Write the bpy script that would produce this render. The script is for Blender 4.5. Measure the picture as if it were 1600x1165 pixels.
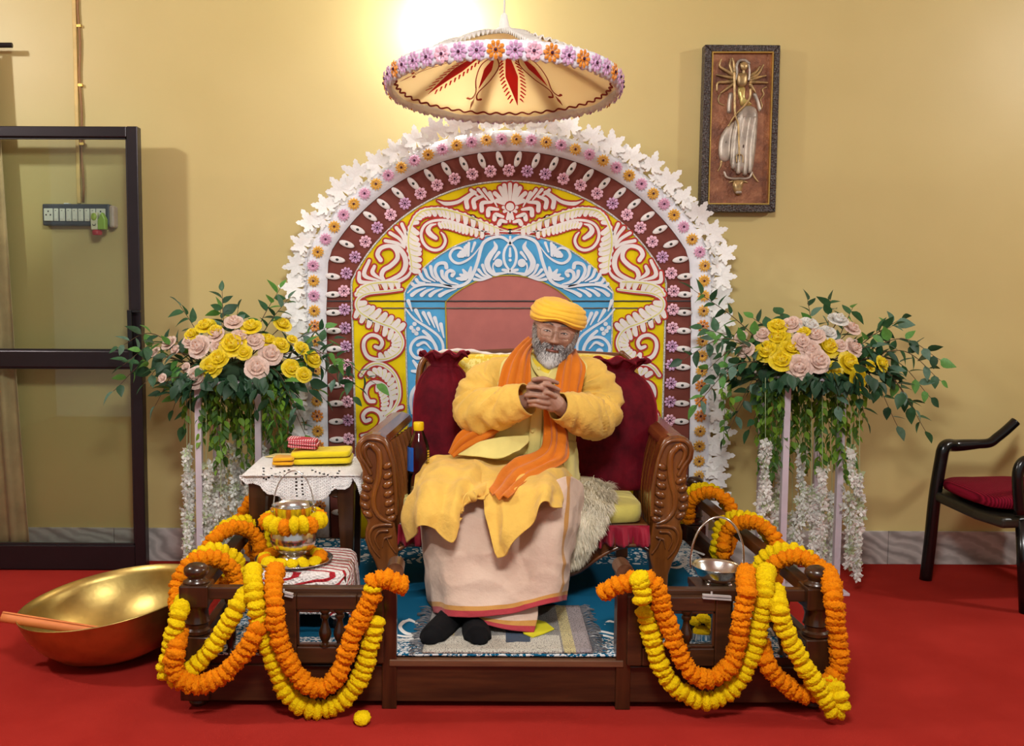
import bpy, bmesh, math, random
import numpy as np
from mathutils import Vector, Matrix, noise
for o in list(bpy.data.objects): bpy.data.objects.remove(o, do_unlink=True)
SC = bpy.context.scene
COL = SC.collection
random.seed(11)
PI = math.pi

# ------------------------------------------------------------------ camera, world, lights
F, H, PX, PY = 1530.0, 1.26, 695.0, 582.5
TH = math.atan(121.5 / F); RO = math.radians(0.25)
_R = Vector((1, 0, 0)); _F = Vector((0, math.cos(TH), -math.sin(TH))); _U = Vector((0, math.sin(TH), math.cos(TH)))
CR = _R * math.cos(RO) + _U * math.sin(RO); CU = _U * math.cos(RO) - _R * math.sin(RO)
cd = bpy.data.cameras.new('camera'); cam = bpy.data.objects.new('camera', cd); COL.objects.link(cam)
cam.matrix_world = Matrix(((CR.x, CU.x, -_F.x, 0), (CR.y, CU.y, -_F.y, 0), (CR.z, CU.z, -_F.z, H), (0, 0, 0, 1)))
cd.sensor_width = 36; cd.lens = F * 36 / 1600; cd.shift_x = (800 - PX) / 1600; cd.clip_start = 0.05
SC.camera = cam
vs = SC.view_settings
vs.view_transform = 'Standard'; vs.look = 'None'; vs.gamma = 1; vs.use_curve_mapping = False
vs.exposure = 0.0
w = bpy.data.worlds.new('world'); SC.world = w; w.use_nodes = True
w.node_tree.nodes['Background'].inputs[0].default_value = (1.0, 0.99, 0.97, 1)
w.node_tree.nodes['Background'].inputs[1].default_value = 0.42

def lamp(name, loc, target, size, power, col=(1, .99, .955), shape='DISK'):
    l = bpy.data.lights.new(name, 'AREA'); l.shape = shape; l.size = size; l.energy = power; l.color = col
    o = bpy.data.objects.new(name, l); COL.objects.link(o); o.location = loc
    o.rotation_euler = (Vector(target) - Vector(loc)).to_track_quat('-Z', 'Y').to_euler()
    return o
lamp('ceiling_light_left', (-3.1, 2.55, 2.92), (-0.6, 3.9, 0.7), 0.22, 46)
lamp('ceiling_light_right', (4.2, 2.6, 2.92), (1.6, 4.2, 0.7), 0.26, 44)
lamp('ceiling_light_main', (0.1, 0.75, 2.92), (0.25, 3.0, 0.5), 0.8, 118)

def P(x, y, Y):
    a = (x - PX) / F; b = (PY - y) / F
    d = _F + CR * a + CU * b
    t = Y / d.y
    return Vector((d.x * t, Y, H + d.z * t))
def PZ(x, y, Z):
    a = (x - PX) / F; b = (PY - y) / F
    d = _F + CR * a + CU * b
    t = (Z - H) / d.z
    return Vector((d.x * t, d.y * t, Z))
def ppm(Y): return F / Y            # pixels per metre at depth Y (about)

# ------------------------------------------------------------------ materials
def lin(c):
    c = c / 255.0
    return c / 12.92 if c <= 0.04045 else ((c + 0.055) / 1.055) ** 2.4
def L(rgb): return (lin(rgb[0]), lin(rgb[1]), lin(rgb[2]), 1)
class NT:
    def __init__(s, name):
        s.m = bpy.data.materials.new(name); s.m.use_nodes = True
        s.t = s.m.node_tree; s.b = s.t.nodes['Principled BSDF']
    def n(s, typ, **kw):
        x = s.t.nodes.new(typ)
        for k, v in kw.items():
            if hasattr(x, k): setattr(x, k, v)
            else: x.inputs[k.replace('_', ' ')].default_value = v
        return x
    def l(s, a, b): s.t.links.new(a, b)
    def coord(s, which='Object', scale=None):
        tc = s.n('ShaderNodeTexCoord'); out = tc.outputs[which]
        if scale:
            mp = s.n('ShaderNodeMapping'); mp.inputs['Scale'].default_value = scale
            s.l(out, mp.inputs[0]); out = mp.outputs[0]
        return out
    def noise(s, co, scale, detail=4, rough=.55):
        x = s.n('ShaderNodeTexNoise'); x.inputs['Scale'].default_value = scale
        x.inputs['Detail'].default_value = detail; x.inputs['Roughness'].default_value = rough
        s.l(co, x.inputs['Vector']); return x.outputs['Fac']
    def ramp(s, fac, stops, interp='LINEAR'):
        r = s.n('ShaderNodeValToRGB'); r.color_ramp.interpolation = interp
        e = r.color_ramp.elements
        while len(e) < len(stops): e.new(0.5)
        for i, (p, c) in enumerate(stops): e[i].position = p; e[i].color = L(c) if len(c) == 3 else c
        s.l(fac, r.inputs[0]); return r.outputs[0]
    def mix(s, fac, a, b, mode='MIX'):
        x = s.n('ShaderNodeMix', data_type='RGBA', blend_type=mode)
        if isinstance(fac, (int, float)): x.inputs[0].default_value = fac
        else: s.l(fac, x.inputs[0])
        for k, v in ((6, a), (7, b)):
            if isinstance(v, tuple): x.inputs[k].default_value = L(v) if len(v) == 3 else v
            else: s.l(v, x.inputs[k])
        return x.outputs[2]
    def math(s, op, a, b=0.0, c=None):
        x = s.n('ShaderNodeMath', operation=op)
        for i, v in enumerate((a, b) if c is None else (a, b, c)):
            if isinstance(v, (int, float)): x.inputs[i].default_value = v
            else: s.l(v, x.inputs[i])
        return x.outputs[0]
    def bump(s, h, strength, dist=0.01):
        x = s.n('ShaderNodeBump'); x.inputs['Strength'].default_value = strength; x.inputs['Distance'].default_value = dist
        s.l(h, x.inputs['Height']); s.l(x.outputs[0], s.b.inputs['Normal'])
    def set(s, **kw):
        for k, v in kw.items(): s.b.inputs[k.replace('_', ' ')].default_value = v
        return s
    def base(s, c):
        if isinstance(c, tuple): s.b.inputs['Base Color'].default_value = L(c) if len(c) == 3 else c
        else: s.l(c, s.b.inputs['Base Color'])

def mat(name, rgb, rough=.6, metal=0, var=.12, vs=8, bump=0, bs=80, stretch=None, coat=0, sheen=0, spec=.5, bd=.004, sub=0):
    t = NT(name); co = t.coord('Object', stretch)
    if var:
        lo = tuple(max(0, c * (1 - var)) for c in rgb); hi = tuple(min(255, c * (1 + var * .6)) for c in rgb)
        t.base(t.ramp(t.noise(co, vs), [(.3, lo), (.7, hi)]))
    else: t.base(rgb)
    t.set(Roughness=rough, Metallic=metal); t.b.inputs['Specular IOR Level'].default_value = spec
    if coat: t.b.inputs['Coat Weight'].default_value = coat; t.b.inputs['Coat Roughness'].default_value = .12
    if sheen: t.b.inputs['Sheen Weight'].default_value = sheen; t.b.inputs['Sheen Roughness'].default_value = .4
    if sub:
        t.b.inputs['Subsurface Weight'].default_value = sub; t.b.inputs['Subsurface Radius'].default_value = (.012, .006, .004); t.b.inputs['Subsurface Scale'].default_value = .6
    if bump: t.bump(t.noise(co, bs, 3), bump, bd)
    return t.m
def wood(name, dark, light, axis='X', rough=.35, coat=.3, scale=1.0):
    t = NT(name); sc = {'X': (2, 22, 22), 'Y': (22, 2, 22), 'Z': (22, 22, 2)}[axis]
    co = t.coord('Object', tuple(v * scale for v in sc))
    n1 = t.noise(co, 1.6, 6, .6)
    t.base(t.ramp(n1, [(.3, dark), (.5, tuple((a + b) / 2 for a, b in zip(dark, light))), (.72, light)]))
    t.set(Roughness=rough); t.b.inputs['Coat Weight'].default_value = coat; t.b.inputs['Coat Roughness'].default_value = .15
    t.bump(n1, .12, .003)
    return t.m
def clear(name, rgb, ior=1.45, rough=.02, tint=1.0):
    """thin clear pane: straight-through light plus Fresnel reflection"""
    t = NT(name); t.base(rgb); tr = t.n('ShaderNodeBsdfTransparent'); tr.inputs[0].default_value = L(rgb); gl = t.n('ShaderNodeBsdfGlossy'); gl.inputs['Roughness'].default_value = rough
    fr = t.n('ShaderNodeFresnel'); fr.inputs[0].default_value = ior; mx = t.n('ShaderNodeMixShader'); t.l(fr.outputs[0], mx.inputs[0]); t.l(tr.outputs[0], mx.inputs[1]); t.l(gl.outputs[0], mx.inputs[2]); t.l(mx.outputs[0], t.t.nodes['Material Output'].inputs[0])
    return t.m
def cloth(name, rgb, rough=.85, var=.1, weave=900, bump=.15, sheen=.2, wr=.35, ws=18):
    t = NT(name); co = t.coord('Object')
    lo = tuple(c * (1 - var) for c in rgb); hi = tuple(min(255, c * (1 + var * .5)) for c in rgb)
    t.base(t.ramp(t.noise(co, 9), [(.3, lo), (.7, hi)]))
    t.set(Roughness=rough); t.b.inputs['Sheen Weight'].default_value = sheen; t.b.inputs['Specular IOR Level'].default_value = .2
    nz = t.noise(co, ws, 5, .6); wv = t.noise(co, weave, 2)
    t.bump(t.math('ADD', t.math('MULTIPLY', nz, wr), t.math('MULTIPLY', wv, bump * .3)), .7, .012)
    return t.m

# ------------------------------------------------------------------ objects
WL = {}
def adopt(o, parent):
    if parent is not None:
        o.parent = parent
        if parent.name in WL: o.matrix_parent_inverse = Matrix.Translation(-WL[parent.name])
    return o
def tag(o, label=None, cat=None, group=None, kind=None):
    if label: o['label'] = label
    if cat: o['category'] = cat
    if group: o['group'] = group
    if kind: o['kind'] = kind
    return o
def thing(name, label, cat, loc, group=None):
    o = bpy.data.objects.new(name, None); o.empty_display_size = .05; COL.objects.link(o); o.location = loc
    WL[o.name] = Vector(loc)
    return tag(o, label, cat, group)
def mesh_of(name, v, f, mats=(), mi=None, smooth=True, uv=None, ang=None):
    me = bpy.data.meshes.new(name); me.from_pydata([tuple(p) for p in v], [], f)
    for m in mats: me.materials.append(m)
    if mi is not None: me.polygons.foreach_set('material_index', mi)
    if smooth: me.polygons.foreach_set('use_smooth', [True] * len(me.polygons))
    if uv is not None:
        ul = me.uv_layers.new(name='UVMap')
        li = [0] * len(me.loops); me.loops.foreach_get('vertex_index', li)
        ul.data.foreach_set('uv', [c for i in li for c in uv[i]])
    me.update()
    if smooth and ang: me.set_sharp_from_angle(angle=math.radians(ang))
    return me
def link(name, me, parent=None, mw=None):
    o = bpy.data.objects.new(name, me); COL.objects.link(o); adopt(o, parent)
    if mw is not None: o.matrix_basis = mw
    return o

class MB:
    def __init__(s): s.v = []; s.f = []; s.mi = []; s.uv = []; s.cur = 0
    def add(s, v, f, uv=None):
        b = len(s.v); s.v += [Vector(p) for p in v]; s.f += [tuple(i + b for i in q) for q in f]; s.mi += [s.cur] * len(f)
        s.uv += uv if uv else [(0, 0)] * len(v)
        return s
    def box(s, x0, x1, y0, y1, z0, z1):
        v = [(x, y, z) for z in (z0, z1) for y in (y0, y1) for x in (x0, x1)]
        return s.add(v, [(0, 2, 3, 1), (4, 5, 7, 6), (0, 1, 5, 4), (2, 6, 7, 3), (0, 4, 6, 2), (1, 3, 7, 5)])
    def bar(s, a, b, w, h, up=(0, 0, 1)):
        a = Vector(a); b = Vector(b); d = (b - a).normalized(); sd = d.cross(Vector(up))
        if sd.length < 1e-4: sd = Vector((1, 0, 0))
        sd.normalize(); u = sd.cross(d)
        v = [p + sd * (i * w / 2) + u * (j * h / 2) for p in (a, b) for i, j in ((-1, -1), (1, -1), (1, 1), (-1, 1))]
        return s.add(v, [(3, 2, 1, 0), (4, 5, 6, 7), (0, 1, 5, 4), (1, 2, 6, 5), (2, 3, 7, 6), (3, 0, 4, 7)])
    def tube(s, pts, rad, n=10, cap=True, flat=1.0, wr=None, closed=False):
        pts = [Vector(p) for p in pts]; k = len(pts)
        if isinstance(rad, (int, float)): rad = [rad] * k
        up = None; rings = []; acc = 0
        for i in range(k):
            if closed: d = pts[(i + 1) % k] - pts[i - 1]
            else: d = pts[min(i + 1, k - 1)] - pts[max(i - 1, 0)]
            if d.length < 1e-9: d = Vector((0, 0, 1))
            d.normalize()
            if up is None:
                up = Vector((0, 0, 1)) if abs(d.z) < .9 else Vector((0, 1, 0))
            sd = d.cross(up)
            if sd.length < 1e-6: sd = d.cross(Vector((1, 0.3, 0)))
            sd.normalize(); up = sd.cross(d).normalized()
            ring = []
            for j in range(n):
                a = 2 * PI * j / n; r = rad[i]
                p = pts[i] + sd * (math.cos(a) * r) + up * (math.sin(a) * r * flat)
                if wr: p = p + (p - pts[i]).normalized() * wr(p, i / max(1, k - 1), a)
                ring.append(p)
            rings.append(ring)
        v = [p for r in rings for p in r]; f = []
        for i in range(k if closed else k - 1):
            for j in range(n):
                a, b = i * n + j, i * n + (j + 1) % n; c, d2 = ((i + 1) % k) * n + (j + 1) % n, ((i + 1) % k) * n + j
                f.append((a, b, c, d2))
        if cap and not closed:
            v.append(pts[0]); v.append(pts[-1]); c0, c1 = len(v) - 2, len(v) - 1
            for j in range(n):
                f.append((c0, (j + 1) % n, j)); f.append((c1, (k - 1) * n + j, (k - 1) * n + (j + 1) % n))
        return s.add(v, f)
    def capsule(s, pts, rad, n=10):
        """tube with round ends"""
        pts = [Vector(p) for p in pts]; rad = [rad] * len(pts) if isinstance(rad, (int, float)) else list(rad)
        d0 = (pts[0] - pts[1]).normalized(); d1 = (pts[-1] - pts[-2]).normalized()
        P0, R0, P1, R1 = [], [], [], []
        for q in (.98, .8, .45):
            P0.append(pts[0] + d0 * rad[0] * q); R0.append(rad[0] * math.sqrt(1 - q * q))
            P1.insert(0, pts[-1] + d1 * rad[-1] * q); R1.insert(0, rad[-1] * math.sqrt(1 - q * q))
        return s.tube(P0 + pts + P1, R0 + rad + R1, n)
    def lathe(s, prof, c, n=24, sx=1.0, sy=1.0, M=None, fn=None, caps=True):
        v = []; f = []; k = len(prof)
        for (r, z) in prof:
            for j in range(n):
                a = 2 * PI * j / n; rr = r * (fn(a, z) if fn else 1)
                p = Vector((math.cos(a) * rr * sx, math.sin(a) * rr * sy, z))
                if M: p = M @ p
                v.append(p + Vector(c))
        for i in range(k - 1):
            for j in range(n): f.append((i * n + j, i * n + (j + 1) % n, (i + 1) * n + (j + 1) % n, (i + 1) * n + j))
        if caps:
            f.append(tuple(range(n - 1, -1, -1))); f.append(tuple((k - 1) * n + j for j in range(n)))
        return s.add(v, f)
    def ball(s, c, rx, ry=None, rz=None, n=12, m=8, M=None, fn=None):
        ry = rx if ry is None else ry; rz = rx if rz is None else rz
        v = []; f = []; c = Vector(c)
        for i in range(1, m):
            t = PI * i / m
            for j in range(n):
                a = 2 * PI * j / n; d = Vector((math.sin(t) * math.cos(a), math.sin(t) * math.sin(a), math.cos(t)))
                q = fn(d) if fn else 1
                p = Vector((d.x * rx, d.y * ry, d.z * rz)) * q
                v.append((M @ p if M else p) + c)
        for sg in (1, -1):
            p = Vector((0, 0, sg * rz)); v.append((M @ p if M else p) + c)
        for i in range(m - 2):
            for j in range(n): f.append((i * n + j, (i + 1) * n + j, (i + 1) * n + (j + 1) % n, i * n + (j + 1) % n))
        t0 = len(v) - 2
        for j in range(n):
            f.append((t0, j, (j + 1) % n)); f.append((t0 + 1, (m - 2) * n + (j + 1) % n, (m - 2) * n + j))
        return s.add(v, f)
    def prism(s, poly, d):
        """extrude the 3-D polygon by vector d"""
        poly = [Vector(p) for p in poly]; n = len(poly); d = Vector(d)
        return s.add(poly + [p + d for p in poly], [tuple(range(n)), tuple(range(2 * n - 1, n - 1, -1))] + [(i, i + n, (i + 1) % n + n, (i + 1) % n) for i in range(n)])
    def grid(s, G, uvs=True, closeu=False):
        nv, nu = len(G), len(G[0]); v = [p for r in G for p in r]; f = []
        for i in range(nv - 1):
            for j in range(nu if closeu else nu - 1):
                f.append((i * nu + j, i * nu + (j + 1) % nu, (i + 1) * nu + (j + 1) % nu, (i + 1) * nu + j))
        return s.add(v, f, [(j / (nu - 1), i / (nv - 1)) for i in range(nv) for j in range(nu)])
    def mirror(s, xc):
        m = MB(); m.v = [Vector((2 * xc - p.x, p.y, p.z)) for p in s.v]; m.f = [tuple(reversed(q)) for q in s.f]; m.mi = list(s.mi); m.uv = list(s.uv)
        return m
    def build(s, name, mats, parent=None, smooth=True, bevel=0, solid=0, ang=None, sub=0, fix=False, segs=2):
        if not isinstance(mats, (list, tuple)): mats = [mats]
        me = mesh_of(name, s.v, s.f, mats, s.mi, smooth, s.uv, ang)
        if fix:
            bm = bmesh.new(); bm.from_mesh(me); bmesh.ops.recalc_face_normals(bm, faces=bm.faces); bm.to_mesh(me); bm.free()
        o = link(name, me, parent)
        if solid:
            m = o.modifiers.new('solid', 'SOLIDIFY'); m.thickness = solid; m.offset = 0
        if bevel:
            m = o.modifiers.new('bevel', 'BEVEL'); m.width = bevel; m.segments = segs; m.limit_method = 'ANGLE'; m.angle_limit = math.radians(40); m.harden_normals = False
        if sub:
            m = o.modifiers.new('sub', 'SUBSURF'); m.levels = sub; m.render_levels = sub
        return o

def crv(pts, n):
    """Catmull-Rom through pts (any dimension), n samples, arc-length spaced per control point"""
    A = np.array([tuple(p) for p in pts], float); k = len(A)
    if k == 2: return [A[0] + (A[1] - A[0]) * t for t in np.linspace(0, 1, n)]
    E = np.vstack([2 * A[0] - A[1], A, 2 * A[-1] - A[-2]]); out = []
    for t in np.linspace(0, k - 1, n):
        i = min(int(t), k - 2); u = t - i; p0, p1, p2, p3 = E[i:i + 4]
        out.append(.5 * ((2 * p1) + (p2 - p0) * u + (2 * p0 - 5 * p1 + 4 * p2 - p3) * u * u + (3 * p1 - p0 - 3 * p2 + p3) * u ** 3))
    return out
def cr3(pts, n): return [Vector(p) for p in crv(pts, n)]
def resample(pts, step):
    pts = [Vector(p) for p in pts]; d = [0]
    for a, b in zip(pts, pts[1:]): d.append(d[-1] + (b - a).length)
    n = max(2, int(round(d[-1] / step)) + 1); out = []; j = 0
    for i in range(n):
        t = d[-1] * i / (n - 1)
        while j < len(d) - 2 and d[j + 1] < t: j += 1
        u = (t - d[j]) / max(1e-9, d[j + 1] - d[j]); out.append(pts[j].lerp(pts[j + 1], u))
    return out
def fbm(p, s, oc=3):
    v = 0; a = 1
    for i in range(oc): v += a * noise.noise(p * s); s *= 2.1; a *= .5
    return v
def patch_grid(ctrl, nu, nv, amp=0, sc=14, st=(1, 1, 1), fold=None):
    """ctrl: rows of (px,py,Y) or Vectors -> smooth grid with soft creases"""
    rows = []
    for r in ctrl:
        rows.append(crv([P(*p) if not isinstance(p, Vector) else p for p in r], nu))
    G = [[None] * nu for _ in range(nv)]
    for j in range(nu):
        c = crv([r[j] for r in rows], nv)
        for i in range(nv): G[i][j] = Vector(c[i])
    if amp or fold:
        N = [[None] * nu for _ in range(nv)]
        for i in range(nv):
            for j in range(nu):
                du = G[i][min(j + 1, nu - 1)] - G[i][max(j - 1, 0)]; dv = G[min(i + 1, nv - 1)][j] - G[max(i - 1, 0)][j]
                n = du.cross(dv); n = n.normalized() if n.length > 1e-9 else Vector((0, -1, 0))
                N[i][j] = n if n.y < 0 else -n
        for i in range(nv):
            for j in range(nu):
                p = G[i][j]; d = 0
                if amp:
                    q = Vector((p.x * st[0], p.y * st[1], p.z * st[2])); a = noise.noise(q * sc)
                    d += amp * ((1 - abs(a) * 2.4) * .7 + .6 * fbm(q + Vector((3, 1, 7)), sc * .6, 2))
                if fold: d += fold(j / (nu - 1), i / (nv - 1))
                G[i][j] = p + N[i][j] * d
    return G
def patch(name, ctrl, m, parent, nu=40, nv=40, amp=.004, sc=14, st=(1, 1, 1), solid=.004, fold=None):
    b = MB(); b.grid(patch_grid(ctrl, nu, nv, amp, sc, st, fold))
    return b.build(name, m, parent, solid=solid)

# painted strokes on a plane: points in pixels mapped by fn(px,py,offset)
def stroke(b, fn, pts, wid, off, n=None, ends=True):
    n = n or max(8, 5 * len(pts))
    w = crv([(p[0], p[1]) for p in pts], n)
    ww = np.interp(np.linspace(0, 1, n), np.linspace(0, 1, len(wid)), wid) if isinstance(wid, (list, tuple)) else np.full(n, wid)
    L_, R_ = [], []
    for i in range(n):
        d = w[min(i + 1, n - 1)] - w[max(i - 1, 0)]; k = np.hypot(*d); d = d / k if k > 1e-9 else np.array((1, 0))
        q = np.array((-d[1], d[0])); L_.append(w[i] + q * ww[i] / 2); R_.append(w[i] - q * ww[i] / 2)
    if ends:
        def cap(i, sg):
            d = (w[1] - w[0]) if i == 0 else (w[-1] - w[-2]); d = d / max(1e-9, np.hypot(*d)) * sg; q = np.array((-d[1], d[0])) * sg
            return [w[i] + q * ww[i] / 2 * math.cos(a) * 1 + d * ww[i] / 2 * math.sin(a) for a in (PI / 5, 2 * PI / 5, 3 * PI / 5, 4 * PI / 5)]
        c0 = cap(0, -1); c1 = cap(-1, 1)
    v = [fn(p[0], p[1], off) for p in L_ + R_]
    f = [(i, i + 1, n + i + 1, n + i) for i in range(n - 1)]
    if ends:
        b0 = len(v); v += [fn(p[0], p[1], off) for p in c0 + c1]
        f.append((0, b0, b0 + 1, b0 + 2, b0 + 3, n)); f.append((n - 1, b0 + 4, b0 + 5, b0 + 6, b0 + 7, 2 * n - 1))
    b.add(v, f)
def dot(b, fn, x, y, r, off, n=14):
    b.add([fn(x + r * math.cos(2 * PI * i / n), y + r * math.sin(2 * PI * i / n), off) for i in range(n)], [tuple(range(n))])
# ------------------------------------------------------------------ shared materials
def wall_mat():
    t = NT('wall_paint'); co = t.coord('Object')
    n1 = t.noise(co, 1.3, 3); n2 = t.noise(t.coord('Object', (14, 1, .5)), 1.0, 3)
    c = t.ramp(n1, [(.3, (196, 176, 116)), (.7, (204, 184, 125))])
    c = t.mix(t.ramp(n2, [(.62, (0, 0, 0)), (.78, (30, 30, 30))]), c, (178, 154, 94))
    t.base(c); t.set(Roughness=.42); t.b.inputs['Specular IOR Level'].default_value = .35
    t.bump(t.noise(co, 160, 3), .06, .003)
    return t.m
def carpet_mat():
    t = NT('red_carpet'); co = t.coord('Object')
    c = t.ramp(t.noise(co, 3.5, 4), [(.3, (158, 42, 35)), (.7, (172, 50, 42))])
    c = t.mix(t.math('MULTIPLY', t.noise(co, 700, 2), .35), c, (130, 30, 26))
    t.base(c); t.set(Roughness=.95); t.b.inputs['Specular IOR Level'].default_value = .02
    t.bump(t.noise(co, 500, 3), .5, .004)
    return t.m
def marble_mat():
    t = NT('marble'); co = t.coord('Object', (1.6, 1, 3))
    n = t.noise(co, 2.4, 7, .65)
    w_ = t.n('ShaderNodeTexWave', wave_type='BANDS', bands_direction='DIAGONAL'); w_.inputs['Scale'].default_value = 1.6; w_.inputs['Distortion'].default_value = 9; w_.inputs['Detail'].default_value = 4
    t.l(co, w_.inputs[0])
    c = t.ramp(w_.outputs['Fac'], [(.0, (150, 146, 142)), (.25, (196, 192, 188)), (.75, (214, 211, 206)), (1, (176, 172, 168))])
    c = t.mix(t.math('MULTIPLY', n, .45), c, (150, 146, 142))
    t.base(c); t.set(Roughness=.3)
    return t.m
M = {}
M['wall'] = wall_mat(); M['carpet'] = carpet_mat(); M['marble'] = marble_mat()
M['plaster'] = mat('plaster', (236, 230, 216), .8, var=.03)
M['dwood'] = wood('dark_wood', (42, 22, 10), (84, 48, 24), 'X', .36, .15)
M['dwoodY'] = wood('dark_wood_side', (42, 22, 10), (84, 48, 24), 'Y', .36, .15)
M['dwoodZ'] = wood('dark_wood_turned', (38, 20, 9), (78, 44, 22), 'Z', .28, .3)
M['teak'] = wood('polished_teak', (84, 43, 12), (142, 82, 30), 'Z', .28, .5, .8)
M['teakX'] = wood('polished_teak_rail', (76, 38, 12), (128, 72, 28), 'X', .28, .5, .8)
M['teakY'] = wood('polished_teak_arm', (90, 46, 13), (150, 88, 34), 'Y', .25, .6, .8)
M['mfy'] = mat('marigold_yellow', (255, 212, 6), .8, var=.08, vs=4, bump=.4, bs=7, bd=.3, spec=.15)
M['mfo'] = mat('marigold_orange', (255, 142, 2), .85, var=.10, vs=5, bump=.4, bs=8, bd=.3, spec=.15)
M['mgreen'] = mat('marigold_calyx', (110, 130, 40), .7)
M['silver'] = mat('silver_metal', (222, 220, 216), .2, 1, var=.05, vs=6, bump=.05, bs=30)
M['brass'] = mat('brass', (196, 168, 98), .38, 1, var=.2, vs=5, bump=.25, bs=22, bd=.004)
M['dkmetal'] = mat('door_aluminium', (44, 36, 39), .3, .5, var=.06)
M['black'] = mat('black_plastic', (14, 12, 12), .22, var=.05)
M['white'] = mat('white_paint', (240, 238, 234), .6, var=.03)
M['gold'] = mat('gilt', (206, 170, 90), .35, .9, var=.1)
M['cord'] = mat('string', (200, 170, 90), .8)

# ------------------------------------------------------------------ the room
WY = 4.57; XL, XR, ZC, YF = -4.0, 5.0, 3.0, -1.2
def struct(b, name, m, **k): return tag(b.build(name, m, **k), kind='structure')
struct(MB().box(XL, XR, YF, WY, -.06, 0), 'floor', M['carpet'], smooth=False)
struct(MB().box(XL - .1, XR + .1, WY, WY + .12, -.06, ZC), 'wall_back', M['wall'], smooth=False)
struct(MB().box(XL - .1, XL, YF, WY, -.06, ZC), 'wall_left', M['wall'], smooth=False)
struct(MB().box(XR, XR + .1, YF, WY, -.06, ZC), 'wall_right', M['wall'], smooth=False)
struct(MB().box(XL - .1, XR + .1, YF, WY + .12, ZC, ZC + .08), 'ceiling', M['plaster'], smooth=False)
# marble skirting in slabs
bb = struct(MB().box(XL, XR, WY - .006, WY, 0, .155), 'baseboard_back', M['plaster'], smooth=False)
x = XL
while x < XR:
    x2 = min(XR, x + .61)
    MB().box(x + .0012, x2 - .0012, WY - .02, WY - .005, .0, .158).build('marble_slab', M['marble'], bb, smooth=False, bevel=.002)
    x = x2

# ------------------------------------------------------------------ glass door standing open against the wall
dY0, dY1 = 4.385, 4.44
D = bpy.data.objects.new('door_1', None); COL.objects.link(D); D.location = (-1.9, 4.41, 0); WL[D.name] = Vector((-1.9, 4.41, 0)); tag(D, 'dark framed glass door standing open against the yellow wall', None, None, 'structure')
pr = P(213, 205, dY0); pl = P(197, 205, dY0); xr0, xr1 = pl.x, pr.x
ztop = P(205, 197, dY0).z; zt2 = P(150, 214, dY0).z; zm1 = P(120, 548, dY0).z; zm0 = P(120, 574, dY0).z; zb1 = P(120, 852, dY0).z
xl = -2.62
def db(x0, x1, z0, z1, name): return MB().box(x0, x1, dY0, dY1, z0, z1).build(name, M['dkmetal'], D, smooth=False, bevel=.004)
db(xr0, xr1 + .004, .004, ztop, 'stile'); db(xl - .05, xl, .004, ztop, 'stile')
db(xl, xr0, zt2, ztop - .001, 'rail'); db(xl, xr0, zm0, zm1, 'rail'); db(xl, xr0, .004, zb1, 'rail')
M['glass'] = clear('door_glass', (246, 250, 247))
pane = MB().box(xl - .004, xr0 + .004, 4.411, 4.415, zm1 - .004, zt2 + .004).build('pane', M['glass'], D, smooth=False)
pane2 = MB().box(xl - .004, xr0 + .004, 4.411, 4.415, zb1 - .004, zm0 + .004).build('pane', M['glass'], D, smooth=False)
M['bead'] = mat('glazing_bead', (40, 33, 35), .4, .3)
for (za, zb) in ((zm1, zt2), (zb1, zm0)):
    MB().box(xl, xr0, dY0 + .012, dY0 + .026, zb - .008, zb).box(xl, xr0, dY0 + .012, dY0 + .026, za, za + .008).box(xr0 - .008, xr0, dY0 + .012, dY0 + .026, za, zb).build('glazing_bead', M['bead'], D, smooth=False)
h = MB(); a = P(203, 484, dY0 - .03); b_ = P(206, 562, dY0 - .03)
h.bar((a.x, dY0 - .03, a.z), (a.x + .002, dY0 - .03, b_.z), .028, .02); h.bar((a.x, dY0 - .03, a.z - .012), (a.x, dY0, a.z - .012), .02, .02); h.bar((a.x, dY0 - .03, b_.z + .012), (a.x, dY0, b_.z + .012), .02, .02)
h.bar((a.x, dY0 - .03, a.z - .006), (a.x + .045, dY0 - .025, a.z - .006), .012, .012)
h.build('handle', M['black'], D, smooth=False, bevel=.002)

# curtain hanging behind the door, just at the left
C_ = thing('curtain', 'beige curtain hanging behind the glass door at its left edge', 'curtain', (-2.2, 4.5, 0))
cb = MB(); Gc = []
for i in range(30):
    z = .06 + 2.3 * i / 29
    Gc.append([Vector((-2.75 + .82 * j / 80 * (1 - .12 * i / 29), 4.49 + .022 * math.sin(j * .75 + .4 * math.sin(i * .2)), z)) for j in range(81)])
cb.grid(Gc).build('drape', cloth('curtain_cloth', (196, 170, 128)), C_, solid=.003)
MB().tube([(-2.85, 4.5, 2.37), (-1.95, 4.5, 2.37)], .012, 12).build('curtain_rod', M['dkmetal'], C_)

# cable trunking with the brown cable
T = thing('cable_trunking', 'thin wall coloured cable trunking with brown cable running up the wall above the switch board', 'trunking', (P(121, 300, WY).x, WY, 1.3))
xa, xb = P(115, 110, WY - .012).x, P(121, 110, WY - .012).x
MB().box(xa, xb, WY - .014, WY, P(120, 318, WY).z, ZC).build('trunking_strip', mat('trunking', (218, 184, 108), .5), T, smooth=False, bevel=.003)
tp = [Vector((xb + .010 + .004 * math.sin(i * 1.3), WY - .008, P(120, 316, WY).z + (ZC - P(120, 316, WY).z) * i / 20)) for i in range(21)]
MB().tube(tp, .006, 8).build('cable', mat('brown_cable', (150, 104, 52), .5), T)
for i in (4, 8, 12, 16): MB().box(xb + .001, xb + .021, WY - .016, WY, tp[i].z - .006, tp[i].z + .006).build('cable_clip', M['gold'], T, smooth=False)

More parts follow.
